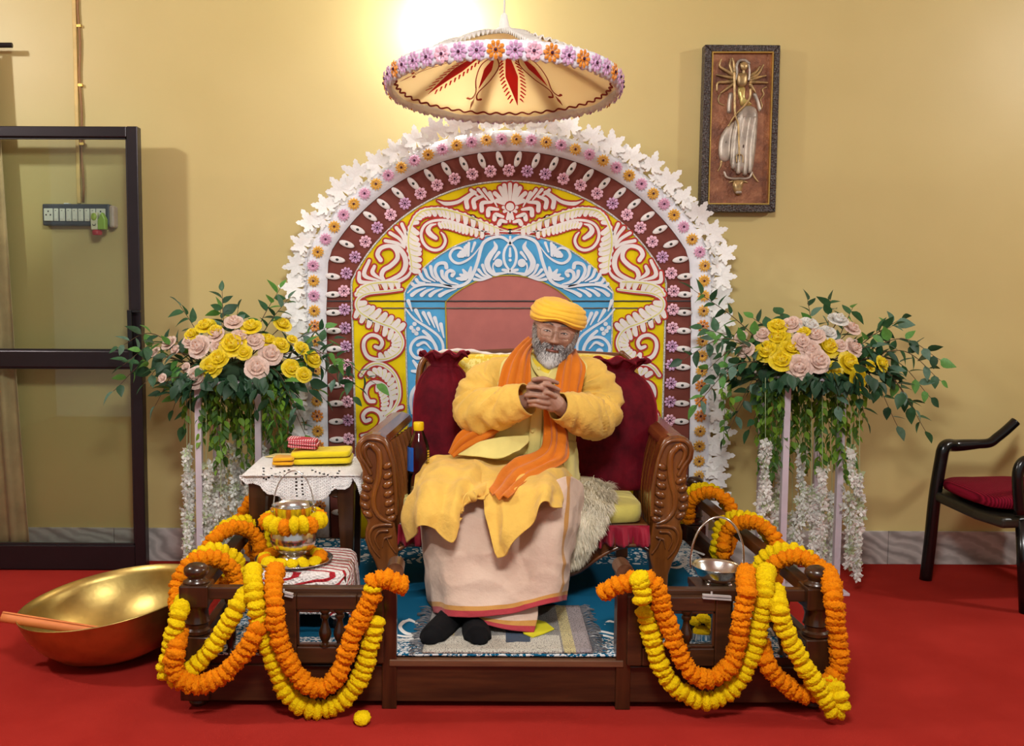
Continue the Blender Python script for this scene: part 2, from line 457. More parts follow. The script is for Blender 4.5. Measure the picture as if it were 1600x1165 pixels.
# switch board (crop [40,300] scale 10)
def sbx(x, y, Y=WY - .05): return P(40 + x / 10, 300 + y / 10, Y)
S = thing('switch_board', 'dark grey switch board with nine white switch modules behind the door glass', 'switch board', sbx(770, 350, WY))
MB().box(sbx(250, 0).x, sbx(1300, 0).x, WY - .05, WY, sbx(0, 520).z, sbx(0, 180).z).build('back_box', mat('board_grey', (66, 72, 84), .4), S, smooth=False, bevel=.006)
M['sock'] = mat('switch_ivory', (232, 234, 222), .35, var=.02); M['hole'] = mat('socket_hole', (30, 28, 28), .5)
for (a, b2) in ((285, 425), (440, 510), (530, 612), (632, 712), (725, 806), (820, 900), (918, 998), (1010, 1090), (1102, 1245)):
    m_ = MB().box(sbx(a, 0).x, sbx(b2, 0).x, WY - .058, WY - .049, sbx(0, 450).z, sbx(0, 255).z).build('switch_module', M['sock'], S, smooth=False, bevel=.002)
    cx = (sbx(a, 0).x + sbx(b2, 0).x) / 2; hh = MB()
    if b2 - a > 120:
        for (dx, zz) in ((0, 300), (-.01, 355), (.01, 355)): hh.box(cx + dx - .003, cx + dx + .003, WY - .0585, WY - .057, sbx(0, zz + 12).z, sbx(0, zz - 12).z)
        hh.build('socket_hole', M['hole'], m_, smooth=False)
    else:
        hh.box(cx - .0075, cx + .0075, WY - .062, WY - .057, sbx(0, 425).z, sbx(0, 285).z).build('rocker', M['sock'], m_, smooth=False, bevel=.002)
        MB().box(cx - .003, cx + .003, WY - .0625, WY - .0615, sbx(0, 281 + 12).z, sbx(0, 285).z).build('mark', M['hole'], m_, smooth=False)
MB().box(sbx(1305, 0).x, sbx(1385, 0).x, WY - .062, WY, sbx(0, 548).z, sbx(0, 205).z).build('end_module', mat('beige_plastic', (190, 170, 158), .4), S, smooth=False, bevel=.008)
MB().box(sbx(565, 0).x, sbx(640, 0).x, WY - .03, WY, sbx(0, 182).z, sbx(0, 160).z).build('cable_entry', M['white'], S, smooth=False)
Q = thing('plug_in_device', 'light green and cream plug-in repellent device with red bottle in the switch board', 'plug', sbx(1120, 500, WY - .07))
MB().prism([sbx(*q, WY - .095) for q in ((1005, 330), (1120, 310), (1125, 585), (1020, 585))], (0, .036, 0)).build('cream_half', mat('cream_plastic', (226, 224, 190), .35), Q, smooth=False, bevel=.004, fix=True)
MB().prism([sbx(*q, WY - .1) for q in ((1122, 440), (1180, 310), (1240, 420), (1240, 580), (1125, 585))], (0, .04, 0)).build('green_half', mat('lime_plastic', (150, 190, 60), .35), Q, smooth=False, bevel=.004, fix=True)
MB().ball(sbx(1065, 385, WY - .096), .013, .006, .017).build('leaf_badge', mat('lime_badge', (170, 200, 70), .35), Q)
MB().tube([sbx(1045, 500, WY - .097), sbx(1055, 520, WY - .099), sbx(1085, 518, WY - .099), sbx(1092, 495, WY - .097)], .0016, 6).build('printed_mark', M['hole'], Q)
MB().lathe([(.020, 0), (.022, .004), (.022, .020), (.014, .026)], sbx(1120, 672, WY - .075), 20).build('refill_bottle', mat('red_liquid', (190, 50, 60), .2), Q)

# small round wall light above the umbrella
W_ = thing('wall_light', 'round white glaring light fixed high on the wall behind the umbrella', 'light', P(688, 30, WY))
Mx = Matrix.Rotation(PI / 2, 4, 'X')
MB().lathe([(.06, 0), (.06, .02), (.06, .03)], P(688, 30, WY), 32, M=Mx).build('lamp_base', M['white'], W_, ang=40)
e = NT('lamp_diffuser'); e.base((255, 250, 240)); e.b.inputs['Emission Color'].default_value = (1, .95, .85, 1); e.b.inputs['Emission Strength'].default_value = 40
wl_ = bpy.data.lights.new('wall_light_glow', 'POINT'); wl_.energy = 15; wl_.shadow_soft_size = .06; wl_.color = (1, .98, .95)
wo_ = bpy.data.objects.new('wall_light_glow', wl_); COL.objects.link(wo_); adopt(wo_, W_); wo_.location = P(688, 30, WY - .16)
MB().lathe([(.078, .03), (.07, .045), (.04, .055), (.01, .058)], P(688, 30, WY), 32, M=Mx).build('diffuser', e.m, W_)
# ------------------------------------------------------------------ wooden platform
YF0, YB0 = 2.93, 4.40          # post centres front and back
DK = P(790, 1030, YF0 - .03).z
xPL = P(308, 960, YF0).x; xPR = P(1275, 960, YF0).x
xGL = P(609, 1000, YF0).x; xGR = P(972, 1000, YF0).x
PF = thing('platform', 'dark wooden railed platform under the throne, draped with marigold garlands', 'platform', ((xPL + xPR) / 2, 3.66, 0))
zk = P(308, 880, YF0).z; zr1 = P(450, 915, YF0).z; zr0 = P(450, 934, YF0).z
# deck boards
nb = 9
for i in range(nb):
    y0 = YF0 + (YB0 - YF0) * i / nb; y1 = YF0 + (YB0 - YF0) * (i + 1) / nb
    MB().box(xPL, xPR, y0 + .001, y1 - .001, DK - .022, DK).build('deck_board', M['dwood'], PF, smooth=False, bevel=.002)
zbm = P(790, 1092, YF0).z
for (a, b_) in (((xPL, YF0), (xPR, YF0)), ((xPL, YB0), (xPR, YB0))):
    MB().box(a[0], b_[0], a[1] - .02, a[1] + .018, zbm, DK - .024).build('beam', M['dwood'], PF, smooth=False, bevel=.003)
MB().box(xGL, xGR, YF0 - .034, YF0 + .02, DK - .022, DK - .001).build('edge_strip', wood('worn_wood', (84, 54, 36), (128, 88, 60)), PF, smooth=False, bevel=.003)
for X in (xPL, xPR):
    MB().box(X - .018, X + .018, YF0, YB0, zbm, DK - .024).build('beam', M['dwoodY'], PF, smooth=False, bevel=.003)
    MB().box(X - .014, X + .014, YF0, YB0, DK, DK + .055).build('bottom_rail', M['dwoodY'], PF, smooth=False, bevel=.003)
def post(X, Y):
    hw = .044; p = MB()
    z = lambda y: P(308, y, YF0).z
    prof = [(.018, .0), (.024, .004), (.03, .012), (.024, .02), (.034, .032), (.04, .048), (.034, .062), (.03, .066), (.036, .07), (.036, z(1088))]
    o = MB().lathe(prof, (X, Y, 0), 20).box(X - hw, X + hw, Y - hw, Y + hw, z(1086), z(988)).build('post', M['dwoodZ'], PF, ang=35, bevel=.004)
    mid = [(.034, z(988)), (.04, z(986)), (.04, z(981)), (.033, z(978)), (.033, z(972)), (.039, z(969)), (.037, z(966)), (.035, z(960)), (.034, z(952)), (.038, z(947)), (.04, z(943))]
    MB().lathe(mid, (X, Y, 0), 24).build('turned_shaft', M['dwoodZ'], o, ang=40)
    MB().box(X - hw, X + hw, Y - hw, Y + hw, z(943), z(909)).build('post_head', M['dwoodZ'], o, smooth=False, bevel=.005)
    zz = z(909)
    MB().lathe([(.04, zz), (.04, zz + .006), (.028, zz + .012), (.026, zz + .018), (.036, zz + .026), (.0385, zz + .037), (.036, zz + .047), (.025, zz + .056), (.01, zz + .06)], (X, Y, 0), 28).build('knob', M['dwoodZ'], o)
for X in (xPL, xPR):
    for Y in (YF0, YB0): post(X, Y)
# tall knob of the back right post rises a little more in view: plain shared design is kept
# gate posts
for X in (xGL, xGR):
    r = .0245; g_ = MB(); zt = P(610, 890, YF0).z
    g_.box(X - .0225, X + .0225, YF0 - .03, YF0 + .02, .0, zt)
    gp = g_.build('gate_post', M['dwoodZ'], PF, smooth=False, bevel=.003)
    sg = .018 if X < .2 else .0
    MB().tube([(X + sg, YF0 - .034, zt + .004), (X + sg, YF0 + .05, zt + .004)], .0265, 20).build('post_top', wood('end_grain', (70, 42, 28), (120, 84, 58), 'Y'), gp, ang=40)
# rails
def rail(x0, x1): MB().box(x0, x1, YF0 - .018, YF0 + .018, zr0, zr1).build('top_rail', M['dwood'], PF, smooth=False, bevel=.004)
rail(xPL + .04, xGL); rail(xGR, xPR - .04)
for X in (xPL, xPR): MB().box(X - .022, X + .022, YF0 + .04, YB0 - .04, zr0, zr1).build('top_rail', M['dwoodY'], PF, smooth=False, bevel=.004)
def baluster(X, Y, z0, z1, r, par, m=None):
    h = z1 - z0
    prof = [(.9, 0), (.9, .05), (.55, .08), (.5, .12), (.8, .2), (1, .32), (.92, .42), (.6, .55), (.5, .66), (.5, .74), (.75, .78), (.75, .84), (.5, .87), (.9, .95), (.9, 1)]
    MB().lathe([(q * r, z0 + t * h) for q, t in prof], (X, Y, 0), 14).build('baluster', m or M['dwoodZ'], par, ang=50)
zl1 = P(450, 1030, YF0).z
for (xa, xb) in ((xPL, xGL), (xGR, xPR)):
    MB().box(xa + .02, xb - .02, YF0 - .012, YF0 + .016, zl1 - .012, zl1 + .022).build('bottom_rail', M['dwood'], PF, smooth=False, bevel=.003)
for px_ in (360, 408): X = P(px_, 960, YF0).x; baluster(X, YF0, zl1 + .02, zr0, .018, PF)
for px_ in (1180, 1225): X = P(px_, 960, YF0).x; baluster(X, YF0, zl1 + .02, zr0, .018, PF)
M['latch'] = mat('latch_metal', (200, 198, 196), .5, .2)
# framed baluster panels hung in front
YP = YF0 - .034
def panel(x0, x1, ya, yb, ix0, ix1, bal):
    q = lambda x, y: P(x, y, YP)
    fr = MB(); z1, z0 = q(500, ya).z, q(500, yb).z
    for (a, b_, za, zb) in ((x0, ix0, z0, z1), (ix1, x1, z0, z1)):
        fr.box(q(a, 980).x, q(b_, 980).x, YP - .012, YP + .014, za, zb)
    zi1, zi0 = q(500, 951).z, q(500, 1008).z
    fr.box(q(ix0, 980).x, q(ix1, 980).x, YP - .012, YP + .014, zi1, z1); fr.box(q(ix0, 980).x, q(ix1, 980).x, YP - .012, YP + .014, z0, zi0)
    o = fr.build('panel_frame', M['dwood'], PF, smooth=False, bevel=.004)
    ins = MB(); e_ = .008
    ins.box(q(ix0, 980).x, q(ix0, 980).x + e_, YP - .008, YP + .01, zi0, zi1); ins.box(q(ix1, 980).x - e_, q(ix1, 980).x, YP - .008, YP + .01, zi0, zi1)
    ins.box(q(ix0, 980).x, q(ix1, 980).x, YP - .008, YP + .01, zi0, zi0 + e_); ins.box(q(ix0, 980).x, q(ix1, 980).x, YP - .008, YP + .01, zi1 - e_, zi1)
    ins.build('inner_bead', M['dwoodZ'], o, smooth=False, bevel=.002)
    for bx in bal: baluster(q(bx, 980).x, YP, zi0, zi1, .02, o)
panel(443, 600, 928, 1034, 464, 558, (508, 531))
panel(980, 1140, 928, 1036, 1003, 1116, (1028, 1072))
MB().box(xPR - .02, xPR - .02 + .001, YF0, YF0 + .001, .1, .101)
for (a, b_, y) in ((1098, 1142, 929), (445, 458, 925)):
    l_ = MB(); A = P(a, y, YP - .02); B = P(b_, y + 3, YP - .02)
    l_.bar(A, B, .012, .005); l_.bar(A - Vector((0, 0, .008)), B - Vector((0, 0, .008)), .012, .005)
    l_.tube([P((a + b_) / 2 - 8, y, YP - .02), P((a + b_) / 2 - 8, y - 5, YP - .02)], .003, 8)
    l_.build('latch', M['latch'], PF, smooth=False)
M['lathe_stub'] = M['dwoodZ']

# ------------------------------------------------------------------ teal carpet on the deck
def teal_mat():
    t = NT('teal_carpet'); co = t.coord('Object'); sp = t.n('ShaderNodeSeparateXYZ'); t.l(co, sp.inputs[0])
    v = t.n('ShaderNodeTexVoronoi', feature='DISTANCE_TO_EDGE'); v.inputs['Scale'].default_value = 34
    mp = t.n('ShaderNodeMapping'); mp.inputs['Scale'].default_value = (1, .55, 1); t.l(co, mp.inputs[0])
    nz = t.n('ShaderNodeTexNoise'); nz.inputs['Scale'].default_value = 12; t.l(co, nz.inputs['Vector'])
    ad = t.n('ShaderNodeVectorMath', operation='MULTIPLY_ADD'); ad.inputs[1].default_value = (.08, .08, .08); t.l(nz.outputs['Color'], ad.inputs[0]); t.l(mp.outputs[0], ad.inputs[2]); t.l(ad.outputs[0], v.inputs['Vector'])
    edge = t.math('LESS_THAN', v.outputs['Distance'], .17)
    fine = t.math('GREATER_THAN', t.noise(co, 90, 2), .5)
    y = sp.outputs[1]; x = sp.outputs[0]
    f1 = t.math('LESS_THAN', y, 3.06)
    f2 = t.math('GREATER_THAN', y, 3.93)
    f3 = t.math('GREATER_THAN', x, .97); f4 = t.math('LESS_THAN', x, -.62)
    m1 = t.math('MULTIPLY', f1, fine)
    fb = t.math('MAXIMUM', t.math('MAXIMUM', f2, 0.0), 0.0)
    m2 = t.math('MULTIPLY', fb, t.math('SUBTRACT', 1.0, edge))
    m3 = t.math('MULTIPLY', t.math('MAXIMUM', f3, f4), fine)
    mk = t.math('MAXIMUM', t.math('MAXIMUM', m1, m2), m3)
    c = t.mix(mk, (10, 92, 128), (216, 220, 220))
    t.base(c); t.set(Roughness=.9); t.b.inputs['Specular IOR Level'].default_value = .15
    t.bump(t.noise(co, 420, 2), .35, .003)
    return t.m
CP = thing('teal_carpet', 'teal blue carpet with white scroll pattern spread over the platform deck', 'carpet', (.18, 3.6, DK))
cz = DK + .007
cb = MB(); nx, ny = 60, 44
cb.grid([[Vector((xPL + .06 + (xPR - xPL - .12) * i / nx, YF0 - .015 + (YB0 - YF0 - .05) * j / ny, cz + .0025 * noise.noise(Vector((i * .5, j * .5, 0))))) for i in range(nx + 1)] for j in range(ny + 1)])
cb.build('pile', teal_mat(), CP, solid=.006)
# white scrolls woven in the carpet, flat on it
M['wool'] = mat('white_wool', (222, 224, 222), .9)
def onc(x, y, o): return PZ(x, y, cz + .004 + o)
W5 = [2, 5, 6, 5, 2]
for pts, w_ in (([(655, 975), (638, 968), (625, 978), (635, 989), (655, 990)], W5), ([(620, 992), (640, 994), (668, 988)], 3), ([(620, 999), (645, 998), (672, 994)], 3),
                ([(918, 988), (938, 986), (958, 990)], 3), ([(920, 994), (940, 992), (958, 996)], 3), ([(945, 974), (952, 970), (960, 972)], 3),
                ([(1044, 880), (1062, 872), (1072, 878), (1060, 886), (1040, 885)], [2, 5, 5, 4, 1]), ([(1005, 866), (1020, 872), (1032, 884)], [2, 4, 2]), ([(1050, 862), (1075, 858), (1100, 866)], 3),
                ([(548, 876), (530, 880), (500, 884)], 4), ([(552, 886), (530, 890), (505, 893)], 3), ([(545, 868), (525, 866), (505, 870)], 3), ([(990, 925), (1010, 916), (1022, 926), (1008, 934)], [2, 5, 5, 2]),
                ([(380, 1000), (400, 990), (420, 1000), (410, 1012)], [2, 6, 6, 2]), ([(1180, 985), (1200, 980), (1210, 992)], [2, 5, 2])):
    wb = MB(); stroke(wb, onc, pts, w_, 0); wb.build('woven_scroll', M['wool'], CP, smooth=False)

# woven foot mat
def mat_mat():
    t = NT('woven_mat'); uv = t.coord('UV'); sp = t.n('ShaderNodeSeparateXYZ'); t.l(uv, sp.inputs[0]); u, v = sp.outputs[0], sp.outputs[1]
    base = t.ramp(u, [(0, (150, 146, 142)), (.12, (190, 178, 130)), (.17, (150, 148, 142)), (.55, (140, 138, 134)), (.78, (150, 146, 140)), (.83, (206, 192, 140)), (.90, (164, 154, 156)), (1, (164, 154, 156))], 'CONSTANT')
    lw = t.math('MULTIPLY', t.math('GREATER_THAN', v, .68), t.math('LESS_THAN', u, .82))
    c = t.mix(lw, base, (206, 202, 188))
    bl = t.math('MULTIPLY', t.math('MULTIPLY', t.math('GREATER_THAN', u, .49), t.math('LESS_THAN', u, .64)), t.math('MULTIPLY', t.math('GREATER_THAN', v, .45), t.math('LESS_THAN', v, .82)))
    c = t.mix(bl, c, (58, 76, 98))
    co = t.coord('Object'); sp2 = t.math('GREATER_THAN', t.noise(co, 260, 2), .56)
    c = t.mix(t.math('MULTIPLY', sp2, .75), c, (76, 74, 74))
    t.base(c); t.set(Roughness=.95); t.bump(t.noise(co, 240, 3), .8, .006); return t.m
FM = thing('foot_mat', 'grey woven fringed foot mat under the socked feet', 'mat', PZ(790, 990, cz))
mz = cz + .006
c00, c01, c10, c11 = PZ(677, 952, mz), PZ(905, 948, mz), PZ(660, 1020, mz), PZ(926, 1020, mz)
Gm = [[c00.lerp(c01, i / 40).lerp(c10.lerp(c11, i / 40), j / 16) + Vector((0, 0, .003 + .003 * noise.noise(Vector((i * .4, j * .5, 5))))) for i in range(41)] for j in range(17)]
b = MB(); b.grid(Gm); b.build('weave', mat_mat(), FM, solid=.008)
fr = MB(); random.seed(5)
for side in (0, -1):
    for k in range(70):
        t_ = k / 69; p = Gm[0][side].lerp(Gm[-1][side], t_); sg = -1 if side == 0 else 1
        e_ = p + Vector((sg * random.uniform(.03, .05), random.uniform(-.02, .02), random.uniform(-.004, .006)))
        fr.tube([p, p.lerp(e_, .5) + Vector((0, 0, .006)), e_], .0016, 4)
tag(fr.build('fringe', mat('grey_fringe', (104, 104, 108), .9), FM), kind='stuff')
lf = MB(); lf.prism([PZ(x, y, mz + .009) for x, y in ((812, 975), (835, 968), (852, 972), (866, 983), (850, 990), (832, 996), (818, 990))], (0, 0, .003)); lf.build('woven_leaf_motif', mat('mat_yellow', (214, 204, 30), .9), FM, smooth=False, fix=True)

# ------------------------------------------------------------------ marigolds
def marigold_mesh(name, m, seed, flat=.55, ruff=.12):
    rs = Vector((seed * 3.7, seed, 0))
    def fn(d):
        a = math.atan2(d.y, d.x); q = math.sqrt(d.x * d.x + d.y * d.y)
        return 1 + ruff * .45 * math.sin(a * 11 + 6 * d.z + seed) * q + ruff * noise.noise(d * 4.2 + rs) + ruff * 1.1 * noise.noise(d * 8 + rs)
    b = MB(); b.ball((0, 0, 0), 1, 1, flat, 28, 15, fn=fn)
    return mesh_of(name, b.v, b.f, [m], None, True)
MY = [marigold_mesh('marigold_yellow_mesh', M['mfy'], k, .60, .12) for k in range(4)]
MO = [marigold_mesh('marigold_orange_mesh', M['mfo'], k + 9, .66, .2) for k in range(4)]
def flower_at(mes, name, parent, p, axis, r, rnd=.14):
    q = Vector(axis).normalized() + Vector((random.gauss(0, rnd), random.gauss(0, rnd), random.gauss(0, rnd)))
    mt = Matrix.Translation(p) @ q.to_track_quat('Z', 'Y').to_matrix().to_4x4() @ Matrix.Rotation(random.uniform(0, 6.28), 4, 'Z') @ Matrix.Scale(r * random.uniform(.93, 1.07), 4)
    return link(name, random.choice(mes), parent, mt)
def garland(label, pts, cols, r=.0285, step=.0232, group=None, smooth=True, name='marigold_garland'):
    """pts in world; cols: 'y' / 'o' or function t->'y'/'o'"""
    pts = [Vector(p) for p in pts]
    if smooth: pts = cr3(pts, 14 * len(pts))
    rs = resample(pts, step)
    g = thing(name, label, 'garland', rs[0], group)
    MB().tube(rs, .0022, 5).build('string', M['cord'], g)
    for i, p in enumerate(rs):
        ax = rs[min(i + 1, len(rs) - 1)] - rs[max(i - 1, 0)]
        c = cols if isinstance(cols, str) else cols(i / (len(rs) - 1))
        flower_at(MY if c == 'y' else MO, 'marigold', g, p + Vector((random.gauss(0, .0012), random.gauss(0, .0012), random.gauss(0, .0012))), ax, r * (1 if c == 'y' else 1.0))
    return g
def gp(lst, Y): return [P(*q, Y) if len(q) == 2 else P(*q) for q in lst]
random.seed(3)
Yg, Yg2 = 2.835, 2.80
L1 = [(395, 892, 2.93), (395, 905, 2.87), (400, 940), (408, 982), (421, 1018), (434, 1048), (441, 1072), (460, 1094), (489, 1109), (523, 1102), (550, 1079), (569, 1045), (579, 1008), (588, 972)]
garland('yellow marigold garland in a deep loop across the front left panel', gp(L1, Yg), 'y', .0285)
L2 = [(430, 892, 2.93), (428, 907, 2.87), (429, 945), (433, 980), (442, 1016), (460, 1046), (478, 1068), (502, 1076), (526, 1057), (539, 1029), (550, 995), (563, 966), (574, 945), (583, 925), (582, 908), (600, 903), (616, 908), (629, 914)]
garland('orange marigold garland looping over the front left panel up to the left gate post', gp(L2, Yg2 + .01), lambda t: 'y' if .855 < t < .88 else 'o', .0275)
L3 = [(388, 925, 2.9), (372, 945), (361, 966), (345, 992), (327, 1018), (308, 1038), (292, 1050), (277, 1058), (264, 1058), (259, 1042), (265, 1016), (271, 987), (279, 960), (286, 938, 2.93)]
garland('yellow marigold garland slung below the front left corner post', gp(L3, 2.84), 'y', .0275)
L4 = [(415, 950, 2.9), (400, 985), (383, 1016), (363, 1040), (340, 1060), (308, 1070), (284, 1062), (270, 1040), (276, 1013), (281, 990, 2.86)]
garland('orange marigold garland slung round the front left corner post', gp(L4, 2.81), 'o', .028)
R1 = [(1009, 955), (1013, 975), (1020, 1000), (1030, 1034), (1043, 1060), (1067, 1082), (1098, 1094), (1130, 1086), (1151, 1067), (1167, 1039), (1180, 1008), (1186, 976), (1192, 945), (1194, 924), (1196, 905, 2.87), (1196, 894, 2.93)]
garland('yellow marigold garland in a deep loop at the front right panel', gp(R1, Yg), 'y', .0285)
R2 = [(946, 924, 2.83), (960, 916), (976, 911), (992, 906), (1008, 905), (1022, 912), (1030, 929), (1035, 953), (1046, 978), (1054, 1005), (1067, 1032), (1083, 1052), (1106, 1060), (1130, 1051), (1146, 1029), (1154, 997), (1159, 966), (1164, 940), (1167, 919), (1165, 904, 2.87), (1166, 894, 2.93)]
garland('orange marigold garland looping from the right gate post across the front right panel', gp(R2, Yg2 + .01), 'o', .0275)
R5 = [(998, 903), (1002, 918), (1004, 935)]
garland('short yellow marigold strand hanging beside the right gate post top', gp(R5, 2.765), 'y', .028)
R3 = [(1211, 925, 2.92), (1217, 948), (1222, 971), (1232, 996), (1246, 1022), (1261, 1047), (1277, 1074), (1292, 1094), (1303, 1112), (1313, 1106), (1309, 1085), (1300, 1066, 2.83)]
garland('yellow marigold garland hanging down past the front right corner post to the carpet', gp(R3, 2.80), 'y', .0285)
R4 = [(1190, 1008, 2.87), (1196, 1030), (1214, 1058), (1238, 1076), (1260, 1086), (1280, 1078), (1296, 1064), (1311, 1038), (1310, 1005), (1306, 970), (1302, 935), (1299, 910, 2.88), (1290, 893, 2.94)]
garland('orange marigold garland slung round the front right corner post', gp(R4, 2.835), 'o', .0275)
# wraps round the two side rails: over the rail from the inside, hanging on the outside
zt = zr1 + .03
def wraps(X, ins, ys, phase, lo=.27):
    pts = []
    for k, y in enumerate(ys):
        a, b2 = y
        pts += [(X + ins * .075, a, lo), (X + ins * .075, a - .01, .36), (X + ins * .045, a - .03, zt + .003), (X, (a + b2) / 2, zt + .022), (X - ins * .05, b2 + .02, zt + .004), (X - ins * .08, b2, .35), (X - ins * .07, b2 - .05, lo + .01)]
    return pts
rw = [(4.28, 4.16), (3.74, 3.60), (3.24, 3.12)]
garland('yellow marigold garland wound round the right side rail, next to the orange one', wraps(xPR, -1, rw, 0), 'y', .0275)
garland('orange marigold garland wound round the right side rail, next to the yellow one', wraps(xPR, -1, [(a - .085, b2 - .085) for a, b2 in rw], 0, .29), 'o', .0265)
lw_ = [(4.2, 4.1), (3.62, 3.46), (3.2, 3.1)]
garland('yellow marigold garland wound round the left side rail behind the knobbed corner post', wraps(xPL, 1, lw_, 0), 'y', .0275)
garland('orange marigold garland wound round the left side rail near the flower stand', wraps(xPL, 1, [(a - .085, b2 - .085) for a, b2 in lw_], 0, .29), 'o', .0265)
def head(label, p, c, r, group=None, axis=(0, -.2, 1)):
    o = flower_at(MY if c == 'y' else MO, 'loose_marigold', None, p, axis, r, .2); return tag(o, label, 'flower', group)
head('single yellow marigold head fallen on the red carpet before the platform', PZ(566, 1121, .02), 'y', .026)

# ------------------------------------------------------------------ brass bowl on the floor with an orange roll in it
BW = thing('brass_bowl', 'wide brass bowl tilted on the red carpet left of the platform', 'bowl', (-1.12, 3.36, 0))
Tb = Matrix.Rotation(math.radians(-8), 4, 'Y') @ Matrix.Rotation(math.radians(3), 4, 'X')
rimc = P(175, 957, 3.34); Rb = .31
prof = [(.0, .0), (.09, .002), (.15, .012), (.21, .04), (.26, .085), (.293, .135), (.306, .175), (.312, .20), (.314, .2035), (.309, .204), (.300, .175), (.286, .138), (.254, .09), (.206, .048), (.148, .02), (.09, .01), (.0, .008)]
off = Tb @ Vector((0, 0, .204))
bb_ = MB(); bb_.lathe(prof, rimc - off, 72, M=Tb, caps=False)
zmin = min(p.z for p in bb_.v); bb_.v = [p - Vector((0, 0, zmin - .001)) for p in bb_.v]
BO = rimc - off - Vector((0, 0, zmin - .001))
bowl = bb_.build('bowl_shell', M['brass'], BW, fix=True)
rg = MB()
for (r_, z_) in ((.2605, .0885), (.2895, .139)):
    rg.tube([BO + Tb @ Vector((math.cos(2 * PI * i / 72) * r_, math.sin(2 * PI * i / 72) * r_, z_ + .002)) for i in range(72)], .0018, 6, closed=True)
rg.build('beaten_ring', M['brass'], bowl)
RL = thing('orange_roll', 'rolled orange sheet lying in the brass bowl with its end over the rim', 'roll', P(40, 1000, 3.1))
e0 = BO + Tb @ Vector((-.325, -.13, .22)); e1 = BO + Tb @ Vector((.14, -.12, .07))
mo = mat('orange_paper', (226, 132, 70), .6, var=.05)
d_ = (e1 - e0).normalized(); u1 = d_.cross(Vector((0, 0, 1))).normalized(); u2 = u1.cross(d_)
rows = []
for t_ in np.linspace(0, 1, 12):
    row = []
    for a in np.linspace(0, 2 * PI * 1.9, 56):
        r_ = .019 - .0011 * a / 2; row.append(e0.lerp(e1, t_) + u1 * math.cos(a + 1.2) * r_ + u2 * math.sin(a + 1.2) * r_)
    rows.append(row)
b = MB(); b.grid(rows); b.build('sheet', mo, RL, solid=.001)
# ------------------------------------------------------------------ arched backdrop
YBD = 4.47
BD = thing('arched_backdrop', 'painted arched backdrop with white leaf border behind the throne', 'backdrop', P(790, 835, YBD))
def bd(x, y, o=0): return P(x, y, YBD - o)
def arch(hw, top, spring, n=28, bot=850, cx=795):
    rise = spring - top; R = (hw * hw + rise * rise) / (2 * rise); cy = top + R; a0 = math.asin(hw / R) if rise <= hw else PI - math.asin(hw / R)
    dx = lambda y: 7 * (y - 410) / 280.0           # sides draw in a little below the spring line
    pts = [(cx - hw + dx(bot), bot)]
    for i in range(n + 1):
        a = -a0 + 2 * a0 * i / n; pts.append((cx + R * math.sin(a), cy - R * math.cos(a)))
    pts.append((cx + hw - dx(bot), bot))
    return pts
A_out = arch(322, 203, 405); A_br = arch(289, 235, 412); A_ye = arch(246, 283, 440); A_bl = arch(163, 365, 456); A_pk = arch(99, 430, 472)
def panel_(poly, o0, th, m, name, n=0):
    b = MB(); b.prism([bd(x, y, o0) for x, y in poly], (0, th, 0)); return b.build(name, m, BD, smooth=False, fix=True)
def fab(name, rgb): return cloth(name, rgb, .8, .05, 500, .2, .1, .12, 6)
M['brown'] = fab('brown_fabric', (124, 66, 56)); M['yel'] = fab('yellow_fabric', (238, 212, 8)); M['blue'] = fab('blue_fabric', (88, 172, 222)); M['pink'] = fab('rose_fabric', (186, 112, 106))
M['foam'] = mat('white_foam', (236, 238, 246), .8, var=.03, bump=.3, bs=40, bd=.01)
M['pw'] = mat('white_motif_paint', (232, 226, 224), .7, var=.05); M['pr'] = mat('red_motif_paint', (176, 40, 34), .7, var=.08); M['py'] = mat('cream_motif_paint', (222, 218, 110), .7, var=.05)
M['pbw'] = mat('bluewhite_motif_paint', (222, 228, 238), .7, var=.04)
panel_(A_out, .0, .045, M['foam'], 'backing_board')
# raised white border ring
ro, ri = A_out, arch(289, 235, 412, 28)
b = MB(); G = []
for (po, pi) in zip(ro, ri):
    row = []
    for k, (t, o) in enumerate(((0, 0), (.0, .012), (.15, .024), (.5, .028), (.85, .022), (1, .008))):
        row.append(bd(po[0] + (pi[0] - po[0]) * t, po[1] + (pi[1] - po[1]) * t, o))
    G.append(row)
b.grid(G); b.build('white_border', M['foam'], BD, sub=1)
panel_(A_br, .004, .008, M['brown'], 'brown_panel'); panel_(A_ye, .008, .008, M['yel'], 'yellow_panel'); panel_(A_bl, .012, .008, M['blue'], 'blue_panel'); panel_(A_pk, .016, .008, M['pink'], 'rose_panel')
def trim(poly, o, w_, m, name='trim_cord'):
    pts = [bd(x, y, o) for x, y in poly]; pts = resample(pts, .02)
    MB().tube(pts, w_, 6).build(name, m, BD)
M['glit'] = mat('silver_glitter', (206, 206, 204), .35, .3, var=.3, vs=200, bump=.5, bs=300)
trim(A_ye, .009, .005, M['glit'], 'silver_trim'); trim(A_bl, .013, .0042, M['glit'], 'silver_trim'); trim(A_pk, .017, .0036, mat('olive_trim', (178, 158, 40), .6), 'olive_trim'); trim(A_br, .005, .003, mat('brown_edge', (70, 40, 40), .7), 'edge_piping')
# two folds where the cloth is seamed
for y in (470, 481):
    s_ = MB(); L_ = []
    for k, x in enumerate(np.linspace(508, 1080, 60)):
        o = .006 if (x < 549 or x > 1041) else .0115 if (x < 632 or x > 958) else .0155 if (x < 697 or x > 894) else .0195
        L_.append(bd(x, y + (.8 if k % 2 else 0) * .3, o - .001))
    MB().tube(L_, .0042, 6, flat=.8).build('seam_fold', mat('seam_%d' % y, (70, 70, 74) if y == 470 else (120, 110, 100), .8), BD)

